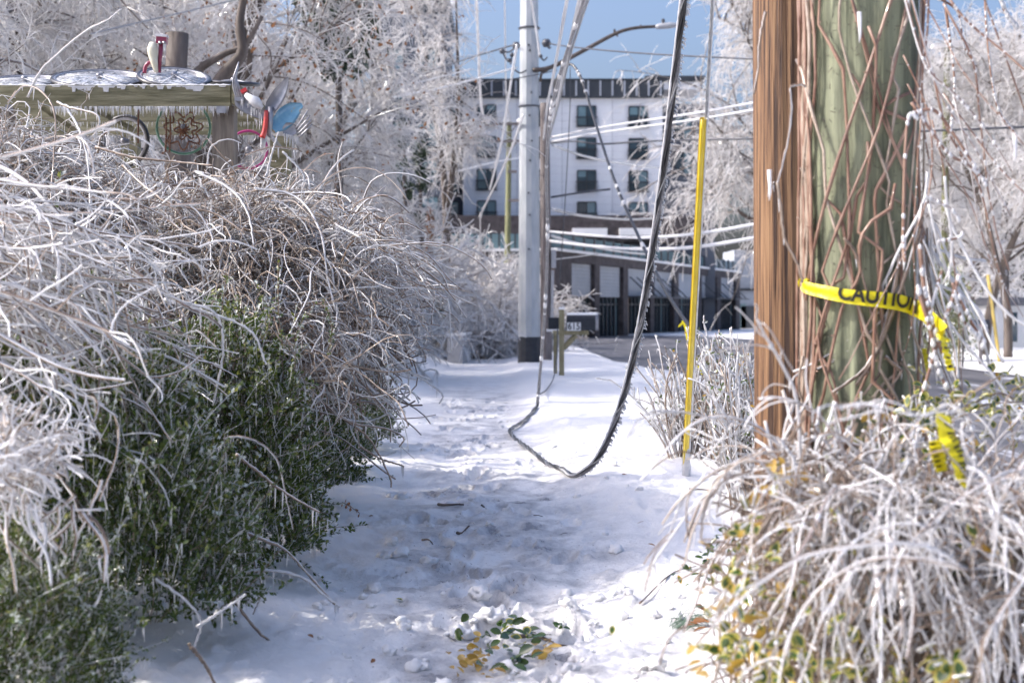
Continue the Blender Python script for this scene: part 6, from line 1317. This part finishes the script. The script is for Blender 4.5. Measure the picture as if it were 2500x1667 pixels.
# ------------------------------------------------------------------ iced shrubs by the guard
def stick_shrub(label, cx, cy, zt, n, w, seed, leaf=0.25):
    g = gz(cx, cy); root = thing('iced_shrub', label, 'shrub', (cx, cy, g)); 
    p0 = np.stack([cx + rng.normal(size=n) * w * 0.22, cy + rng.normal(size=n) * w * 0.22, np.full(n, g - 0.03)], 1); d0 = np.stack([(p0[:, 0] - cx) / w * 0.9 + 0.14 * rng.normal(size=n), (p0[:, 1] - cy) / w * 0.4 + 0.08 * rng.normal(size=n), np.ones(n)], 1)
    c = grow(p0, d0, 12, (zt - g) * (0.35 + 0.75 * rng.random(n)) / 11, 0.06, 0.0)
    for k in range(min(n, 26)): mb = MB(); mb.tubes(c[k], np.linspace(0.011, 0.008, 12)[None], S=5, m=[0, 1, 1, 2, 1]); mb.build('stem', shared_mats, root, True)
    q, tg, i, u = along(c, 5, 0.3, 1); f = grow(q, unit(tg * 0.9 + rng.normal(size=q.shape) * 0.5), 6, 0.035, 0.12, 0.04); mb = MB(); mb.tubes(c[26:], np.linspace(0.010, 0.007, 12)[None], S=4, m=[0, 1, 1, 2]); mb.tubes(f, np.linspace(0.0065, 0.006, 6)[None], S=4, m=[1, 1, 0, 1]); icicles(mb, f, 1, 0.05, 0.004, m=1)
    mb.build('side_twigs', shared_mats, root, True)['kind'] = 'stuff'
    nl = int(n * 9 * leaf); j = rng.integers(0, len(f), nl); q = f[j, -2]; mb = MB(); leaves(mb, q, unit(rng.normal(size=(nl, 3)) + (0, 0, 0.4)), unit(rng.normal(size=(nl, 3)) + (0, 0, 1)), 0.045, 0.024, rng.choice([0, 1, 2], nl, p=[0.5, 0.12, 0.38]), 0.1); mb.build('foliage', [M['box_green'], M['leaf_gold'], M['box_ice']], root)['kind'] = 'stuff'
stick_shrub('iced twiggy shrub standing in the snow directly behind the yellow guard', px_x(1672, 13.5), 13.5, px_z(850, 13.5), 62, 0.34, 1, 0.3)
stick_shrub('leafier iced shrub between the yellow guard and the brown pole', px_x(1770, 13.3), 13.3, px_z(815, 13.3), 70, 0.34, 2, 1.2)
stick_shrub('iced shrub hugging the foot of the brown pole', px_x(1815, 10.2), 10.2, px_z(870, 10.2), 60, 0.24, 3, 0.5)

# ------------------------------------------------------------------ foreground mass of iced stems and variegated leaves
fg = thing('iced_bush', 'large sparkling iced bush with drooping stems at the bottom right', 'bush', tuple(P(2150, 1500, 4.4)))
FY = 4.35
n = 280; hx = rng.uniform(1990, 2580, n); p0 = np.stack([px_x(hx, FY), FY + 0.30 * rng.normal(size=n), px_z(np.interp(hx, [1800, 1900, 2100, 2300, 2560], [1300, 1230, 1180, 1200, 1240]) + 90 * rng.random(n) + 20, FY)], 1)
d0 = np.stack([(p0[:, 0] - px_x(2200, FY)) * 0.5 + 0.4 * rng.normal(size=n), -0.5 + 0.5 * rng.normal(size=n), 0.35 + 0.35 * rng.normal(size=n)], 1)
c = grow(p0, d0, 18, (0.3 + 0.55 * rng.random(n)) / 17, 0.10, -0.16)
for k in range(120): mb = MB(); r = 0.0026 + 0.0034 * rng.random() ** 1.6; mb.tubes(c[k], np.linspace(1, 0.7, 18)[None] * r, S=6, m=[1, 0, 1, 1, 2, 1]); icicles(mb, c[k][None], 5, 0.035, 0.003, m=1, S=4); mb.build('stem', [M['bark_twig'], M['ice'], M['bark_red']], fg, True)
mb = MB(); mb.tubes(c[120:], np.linspace(1, 0.75, 18)[None] * (0.0026 + 0.0032 * rng.random((160, 1))), S=5, m=[1, 0, 1, 2, 1]); icicles(mb, c[120:], 4, 0.035, 0.003, m=1)
q, tg, i, u = along(c, 8, 0.1, 1); f = grow(q, unit(tg + rng.normal(size=q.shape) * 0.8), 7, 0.02 + 0.012 * rng.random(len(q)), 0.2, -0.16); mb.tubes(f, 0.0028, S=3, m=[1, 0, 1], cap=False); mb.build('tangled_stems', [M['bark_twig'], M['ice'], M['bark_pale']], fg, True)['kind'] = 'stuff'
# dense core of twigs below, so that the bush is not hollow
n = 1900; p0 = np.stack([px_x(rng.uniform(1840, 2620, n), FY), FY + 0.1 + 0.25 * rng.normal(size=n), rng.uniform(0.0, 0.92, n)], 1)
c3 = grow(p0, np.stack([0.5 * rng.normal(size=n), 0.5 * rng.normal(size=n), rng.normal(size=n)], 1), 9, 0.035, 0.2, -0.1); mb = MB(); mb.tubes(c3, 0.0038, S=3, m=[0, 0, 0], cap=False); mb.build('inner_stems', [M['bark_twig'], M['ice']], fg, True)['kind'] = 'stuff'
bd = MB(); q, tg, i, u = along(c, 7, 0.05, 1); ax = np.array([(1, 0, 0), (-1, 0, 0), (0, 1, 0), (0, -1, 0), (0, 0, 1.2), (0, 0, -1.5)]); rb_ = (0.0035 + 0.0055 * rng.random(len(q)) ** 2)[:, None, None]
Vb = (q[:, None, :] + ax[None] * rb_).reshape(-1, 3); fb = np.array([(0, 2, 4), (2, 1, 4), (1, 3, 4), (3, 0, 4), (2, 0, 5), (1, 2, 5), (3, 1, 5), (0, 3, 5)]); bd.add(Vb, (np.arange(len(q)) * 6)[:, None, None] + fb[None] if False else ((np.arange(len(q)) * 6)[:, None, None] + fb[None]).reshape(-1, 3)); bd.build('ice_beads', M['glint'], fg, True)['kind'] = 'stuff'
# standing stubs at the pole foot
for k in range(70):
    px = rng.uniform(1870, 2290); p = P(px, rng.uniform(1080, 1200), 4.7 + 0.25 * rng.random()); cc = grow(p[None], np.array([[0.35 * rng.normal(), 0.3 * rng.normal(), 1]]), 10, rng.uniform(0.008, 0.026), 0.12, 0.0)[0]; mb = MB(); mb.tubes(cc, np.linspace(0.008, 0.0055, 10)[None], S=6, m=[1, 1, 0, 1, 2, 1]); mb.build('upright_stem', [M['bark_red'], M['ice'], M['bark_pale']], fg, True)
for pts, r in (([(1905, 1075), (1935, 1120), (1955, 1200)], .007), ([(1870, 1100), (1790, 1140), (1735, 1200), (1695, 1290), (1672, 1370), (1655, 1400)], .005), ([(1830, 1150), (1760, 1180), (1720, 1250), (1712, 1320)], .005), ([(1790, 1140), (1765, 1190), (1755, 1210)], .004), ([(1900, 1240), (1820, 1340), (1780, 1420), (1760, 1500), (1750, 1640), (1720, 1690)], .005), ([(1880, 1270), (1820, 1400), (1795, 1500), (1790, 1600), (1800, 1700)], .005), ([(1760, 1380), (1770, 1440), (1780, 1520), (1770, 1600), (1710, 1667)], .004), ([(1800, 1500), (1830, 1600), (1850, 1690)], .004),
               ([(1830, 1260), (1900, 1220), (2000, 1215), (2060, 1250), (2080, 1300)], .006), ([(2060, 1260), (2180, 1210), (2270, 1185), (2400, 1190), (2490, 1220)], .007), ([(1990, 1100), (2010, 1060), (2060, 1070), (2120, 1130), (2160, 1190), (2230, 1260)], .007), ([(2150, 1130), (2100, 1120), (2140, 1100), (2180, 1130), (2230, 1250), (2250, 1340)], .007), ([(2080, 1510), (2160, 1525), (2230, 1515), (2280, 1490), (2290, 1440)], .006), ([(2390, 1275), (2430, 1190), (2478, 1118)], .008), ([(2270, 1130), (2275, 1200), (2280, 1260)], .008), ([(2400, 1180), (2440, 1115)], .007)):
    cane([P(a, b, 4.25) for a, b in pts], r, fg, 'long_stem', 28, (0, 1, 2, 1), 8, 7, 0.03, 0.7, 0.0012)
# variegated evergreen leaves: large ones are parts
ev = thing('variegated_shrub', 'broad green yellow edged leaves growing inside the iced bush and out to the right', 'shrub', tuple(P(2300, 1100, 4.9)))
def leaf_cluster(px, py, Y, n, sx, sy, sz, size=0.042, gold=0.12, single=12):
    c = P(px, py, Y - (0.32 if py > 1150 and Y > 4 else 0)); q = c + rng.normal(size=(n, 3)) * np.array((sx, sy, sz)); dv = unit(rng.normal(size=(n, 3)) + np.array((0, -0.4, 0.15))); nr = unit(rng.normal(size=(n, 3)) * 0.7 + np.array((0, -0.5, 0.9))); ln = size * (0.7 + 0.5 * rng.random(n))
    g = rng.random(n) < gold; mi = np.where(g, 2, 0); mo = np.where(g, 2, 1); mats = [M['eu_green'], M['eu_yellow'], M['leaf_gold'], M['ice']]
    for k in range(min(single, n)): mb = MB(); rim_leaves(mb, q[k:k + 1], dv[k:k + 1], nr[k:k + 1], ln[k:k + 1], ln[k:k + 1] * 0.6, mi[k:k + 1], mo[k:k + 1]); mb.build('leaf', mats, ev, True)
    if n > single:
        mb = MB(); rim_leaves(mb, q[single:], dv[single:], nr[single:], ln[single:], ln[single:] * 0.6, mi[single:], mo[single:])
        k = rng.random(n) < 0.35; mb2 = q[k] + nr[k] * 0.004; mb.tubes(np.stack([mb2, mb2 + dv[k] * ln[k][:, None]], 1), 0.0045, S=4, m=3, cap=False); mb.build('foliage', mats, ev, True)['kind'] = 'stuff'
for a in ((2260, 1010, 4.95, 46, .07, .06, .06), (2330, 975, 5.0, 30, .06, .05, .03), (2400, 985, 5.1, 34, .06, .06, .04), (2440, 940, 5.3, 26, .05, .05, .035), (2490, 990, 5.2, 24, .04, .05, .05), (2300, 1080, 4.9, 40, .08, .06, .05), (2150, 1050, 4.85, 20, .05, .05, .03, .045, .6), (1915, 1165, 4.6, 16, .035, .05, .03, .045, .75), (1795, 1370, 4.35, 10, .02, .04, .03), (1785, 1460, 4.3, 12, .03, .04, .03, .045, .4), (1780, 1590, 4.3, 26, .05, .05, .05, .05, .25), (1860, 1560, 4.4, 40, .08, .08, .10), (2000, 1480, 4.45, 46, .16, .08, .12, .045, .2), (1990, 1640, 4.2, 60, .14, .08, .05, .05, .15), (2100, 1350, 4.5, 40, .16, .08, .10), (2290, 1640, 3.7, 20, .05, .04, .025, .062, .05), (2420, 1310, 4.4, 12, .06, .06, .05, .045, .3), (2250, 1200, 4.7, 30, .12, .08, .06), (2480, 1050, 5.4, 16, .05, .04, .05), (2200, 1560, 4.5, 40, .2, .1, .12), (1830, 1440, 4.25, 22, .05, .03, .09, .05, .3), (1900, 1610, 4.2, 26, .07, .04, .05, .05, .2), (2050, 1590, 4.2, 22, .08, .04, .06, .048, .2), (1850, 1300, 4.35, 14, .05, .03, .05, .045, .4)): leaf_cluster(*a)
for pts in ([(2200, 1090), (2300, 1040), (2400, 990), (2500, 980)], [(2250, 1060), (2330, 990), (2420, 930), (2450, 915)], [(2330, 1010), (2440, 960), (2510, 1010)]): cane([P(a, b, 5.05) for a, b in pts], 0.005, ev, 'branch', 20, (0, 1, 2, 0), 6, 5, 0.03, 0.6)

# ------------------------------------------------------------------ things lying on the snow
def clod(x, y, s, name='snow_clod', label=None, group='snow clods on the path', flat=0.65, mesh=None):
    if mesh is None:
        bm = bmesh.new(); bmesh.ops.create_icosphere(bm, subdivisions=3, radius=1.0)
        sd = rng.random() * 50
        V = np.array([v.co[:] for v in bm.verts]); r = 1 + 0.85 * fbm(V[:, 0] * 2.0 + sd, V[:, 1] * 2.0 + V[:, 2] * 1.7, 7, 4, 0.62)
        for v, k in zip(bm.verts, r): v.co = v.co * float(k)
        mesh = bpy.data.meshes.new(name); bm.to_mesh(mesh); bm.free(); mesh.materials.append(M['snowclod'])
        for p in mesh.polygons: p.use_smooth = True
    o = bpy.data.objects.new(name, mesh); COL.objects.link(o); o.location = (x, y, gz(x, y) + s * flat * 0.35); o.scale = (s, s * rng.uniform(0.8, 1.1), s * flat); o.rotation_euler = (rng.uniform(-.3, .3), rng.uniform(-.3, .3), rng.random() * 6.28)
    px_ = CX + x / y * FPX; zone = ('crusty snow lump in the churned near snow by the bottom edge', 'snow lumps near the bottom edge') if y < 6.9 else ('broken snow lump on the bank right of the trodden path', 'snow lumps on the right bank') if px_ > 1330 else ('broken snow lump on the shaded path beside the hedge', 'snow lumps beside the hedge')
    tag(o, label or zone[0], 'snow', zone[1]); return mesh
cm = [clod(px_x(a, 1.5 * FPX / (b - HY)), 1.5 * FPX / (b - HY), s) for a, b, s in ((975, 1345, .055), (1048, 1352, .05), (935, 1350, .04), (955, 1310, .045), (1195, 1275, .03), (1170, 1440, .06))]
for k in range(110):
    b = rng.uniform(1290, 1690); a = rng.uniform(560, 1680); Y = 1.5 * FPX / (b - HY)
    if a < 640 + (1667 - b) * 0.7 or (b < 1420 and rng.random() < 0.6): continue
    clod(px_x(a, Y), Y, 0.012 + 0.045 * rng.random() ** 2.2, mesh=cm[k % 6])
for k in range(26):
    b = rng.uniform(1080, 1300); a = rng.uniform(950, 1600); Y = 1.5 * FPX / (b - HY); clod(px_x(a, Y), Y, 0.015 + 0.035 * rng.random() ** 2, mesh=cm[k % 6])
def upright(px, py, s, label):
    Y = 1.5 * FPX / (py - HY); m_ = bpy.data.meshes.new('ice_lump'); bm = bmesh.new(); bmesh.ops.create_icosphere(bm, subdivisions=3, radius=1.0); V = np.array([v.co[:] for v in bm.verts]); r = 1 + 0.75 * fbm(V[:, 0] * 2.1 + 3, V[:, 2] * 1.9 + V[:, 1], 17, 4, 0.6); V = V * r[:, None]; tz = np.clip((V[:, 2] + 1) / 2, 0, 1); V[:, :2] *= (1.15 - 0.5 * tz)[:, None]
    for v, q in zip(bm.verts, V): v.co = q
    bm.to_mesh(m_); bm.free(); m_.materials.append(M['snowclod']); [setattr(p, 'use_smooth', True) for p in m_.polygons]
    o = bpy.data.objects.new('ice_lump', m_); COL.objects.link(o); x = px_x(px, Y); o.location = (x, Y, gz(x, Y) + s * 0.55); o.scale = (s * 0.62, s * 0.55, s); o.rotation_euler = (0, 0.12, 0.5); tag(o, label, 'ice')
upright(1262, 1458, 0.062, 'tall pointed lump of sunlit icy snow on the near path')
upright(1415, 1530, 0.05, 'rounded glassy ice lump right of the fallen green leaves')

sprig = thing('fallen_leaves', 'fallen sprig of green and gold leaves lying in the near snow', 'leaves', (px_x(1240, 5.9), 5.9, gz(px_x(1240, 5.9), 5.9)))
def ground_leaf(px, py, kind, size, parent, lift=0.02):
    Y = 1.5 * FPX / (py - HY); x = px_x(px, Y); p = np.array([[x, Y, gz(x, Y) + lift * (0.4 + rng.random())]]); a = rng.random() * 6.28; d = np.array([[math.cos(a), math.sin(a), rng.uniform(-0.3, 0.7)]]); nr = unit(rng.normal(size=(1, 3)) * 0.45 + (0, -0.25, 1)); mb = MB()
    mi, mo = {'g': (0, 0), 'v': (0, 1), 'o': (2, 2), 'b': (3, 3)}[kind]; rim_leaves(mb, p, d, nr, np.array([size]), np.array([size * 0.62]), np.array([mi]), np.array([mo])); return mb.build('leaf', [M['eu_green'], M['eu_yellow'], M['leaf_gold'], M['leaf_brown']], parent, True)
for k in range(34): ground_leaf(rng.normal(1222, 34), rng.normal(1545, 26), 'g' if rng.random() < 0.8 else 'v', rng.uniform(0.045, 0.07), sprig, 0.05)
for k in range(16): ground_leaf(rng.normal(1258, 30), rng.normal(1610, 18), 'g', rng.uniform(0.05, 0.075), sprig, 0.04)
for k in range(12): ground_leaf(rng.normal(1305, 14), rng.normal(1545, 12), 'g', rng.uniform(0.05, 0.08), sprig, 0.05)
for k in range(8): ground_leaf(rng.normal(1365, 10), rng.normal(1512, 6), 'g', rng.uniform(0.03, 0.045), sprig, 0.04)
for k in range(40): ground_leaf(rng.normal(1165, 40), rng.normal(1600, 34), 'o', rng.uniform(0.035, 0.06), sprig, 0.03)
for k in range(9): ground_leaf(rng.normal(1325, 12), rng.normal(1600, 14), 'o', rng.uniform(0.05, 0.075), sprig, 0.05)
def on_snow(pts, r, m, name, label, cat='twig', lift=0.008):
    q = []
    for a, b in pts: Y = 1.5 * FPX / (b - HY); x = px_x(a, Y); q.append((x, Y, gz(x, Y) + lift))
    q = catmull(q, 20); q[:, 2] = np.convolve(np.pad(ground(q[:, 0], q[:, 1]), 5, 'edge'), np.ones(11) / 11, 'valid') + lift + r; tag(MB().tubes(q, np.linspace(r, r * .5, 20)[None], S=6).build(name, M[m], None, True), label, cat)
on_snow([(1268, 1527), (1310, 1524), (1350, 1532), (1392, 1530)], .011, 'bark_dark', 'fallen_twig', 'dark stick lying among the fallen green leaves')
on_snow([(1070, 1222), (1095, 1228), (1132, 1232)], .012, 'bark_dark', 'fallen_twig', 'dark bark strip frozen flat into the trodden path')
on_snow([(1175, 1234), (1205, 1237), (1232, 1236)], .008, 'bark_dark', 'fallen_twig', 'thin dark strip right of the bark strip on the path')
on_snow([(1116, 1287), (1130, 1290), (1146, 1289)], .011, 'bark_dark', 'fallen_twig', 'short dark chip farther down the middle of the path')
on_snow([(1030, 1306), (1048, 1308), (1063, 1309)], .007, 'bark_twig', 'fallen_twig', 'small pale twig lying left of the dark chip')
on_snow([(1250, 1240), (1290, 1255), (1325, 1258)], .005, 'bark_dark', 'fallen_twig', 'thin crumbled twig at the right of the trodden dark patch')
on_snow([(1562, 1462), (1600, 1435), (1645, 1412), (1700, 1398)], .006, 'bark_twig', 'fallen_twig', 'long thin twig lying on the right snow bank below the leaves')
on_snow([(1683, 1255), (1720, 1258), (1775, 1262)], .007, 'bark_dark', 'fallen_twig', 'bare dark twig sticking out left of the iced bush', lift=0.10)
for a, b, kind, s, lab in ((1644, 1422, 'g', .045, 'single green leaf beside the long thin twig'), (1530, 1178, 'b', .06, 'curled brown leaf on the snow left of the yellow guard'), (1555, 1290, 'b', .05, 'dark crumb of leaf on the right bank'), (1600, 1340, 'b', .05, 'brown leaf scrap low on the right bank'), (1672, 1442, 'g', .03, 'tiny green leaf right of the single green leaf'), (912, 1258, 'b', .04, 'brown curled leaf on the snow beside the hedge'), (905, 1605, 'b', .03, 'dark scrap in the snow at the bottom left'), (765, 1577, 'b', .035, 'black scrap near the bottom stem on the snow'), (942, 1518, 'b', .035, 'black leaf scrap in the churned snow'), (965, 1455, 'v', .045, 'pale leaf tip poking from the churned snow')):
    o = ground_leaf(a, b, kind, s, None, 0.015); o.name = 'fallen_leaf'; tag(o, lab, 'leaf')
o = thing('leaf_spray', 'spray of small brown leaves beside the box shrub foot', 'leaves', tuple(P(855, 1235, 8.6)))
q = catmull([P(835, 1225, 8.5), P(855, 1236, 8.5), P(878, 1252, 8.5)], 12); MB().tubes(q, 0.003, S=4).build('stalk', M['bark_twig'], o)
for k in range(12): mb = MB(); leaves(mb, q[k:k + 1], unit(rng.normal(size=(1, 3))), rng.normal(size=(1, 3)) + (0, 0, 1), 0.03, 0.018, np.zeros(1, int)); mb.build('leaf', M['leaf_brown'], o)
gs = thing('green_sprig', 'low spray of green leaves on the snow left of the iced bush', 'plant', (px_x(1745, 7.6), 7.6, 0.1))
q = catmull([P(1700, 1410, 7.3), P(1735, 1365, 7.3), P(1790, 1310, 7.3)], 30); MB().tubes(q, 0.004, S=4).build('stalk', M['bark_twig'], gs)
for k in range(44): j = rng.integers(0, 30); mb = MB(); rim_leaves(mb, (q[j] + rng.normal(size=3) * .035)[None], unit(rng.normal(size=(1, 3))), unit(rng.normal(size=(1, 3)) * .6 + (0, -.4, 1)), np.array([.05]), np.array([.03]), np.array([0]), np.array([0 if k % 5 else 1])); mb.build('leaf', [M['eu_green'], M['leaf_gold']], gs, True)
nb_ = thing('net_bundle', 'tuft of pale green netting half frozen into the right snow bank', 'netting', (px_x(1690, 6.7), 6.7, 0.05))
n = 46; c0 = np.array((px_x(1655, 6.72), 6.72, gz(px_x(1655, 6.72), 6.72))); p0 = c0 + np.stack([0.02 * rng.normal(size=n), 0.03 * rng.normal(size=n), 0 * np.arange(n)], 1); c = grow(p0, np.stack([0.35 + 0.2 * rng.normal(size=n), 0.2 * rng.normal(size=n), 1 + 0 * p0[:, 0]], 1), 12, 0.011 + 0.005 * rng.random(n), 0.06, -0.22); c[:, :, 0] += np.linspace(0, 0.05, 12)[None]
MB().tubes(c, 0.0016, S=4).build('strands', M['net'], nb_, True)['kind'] = 'stuff'
for k in range(5): ground_leaf(1712 + rng.normal() * 14, 1525 + rng.normal() * 8, 'b', 0.07, nb_, 0.03)
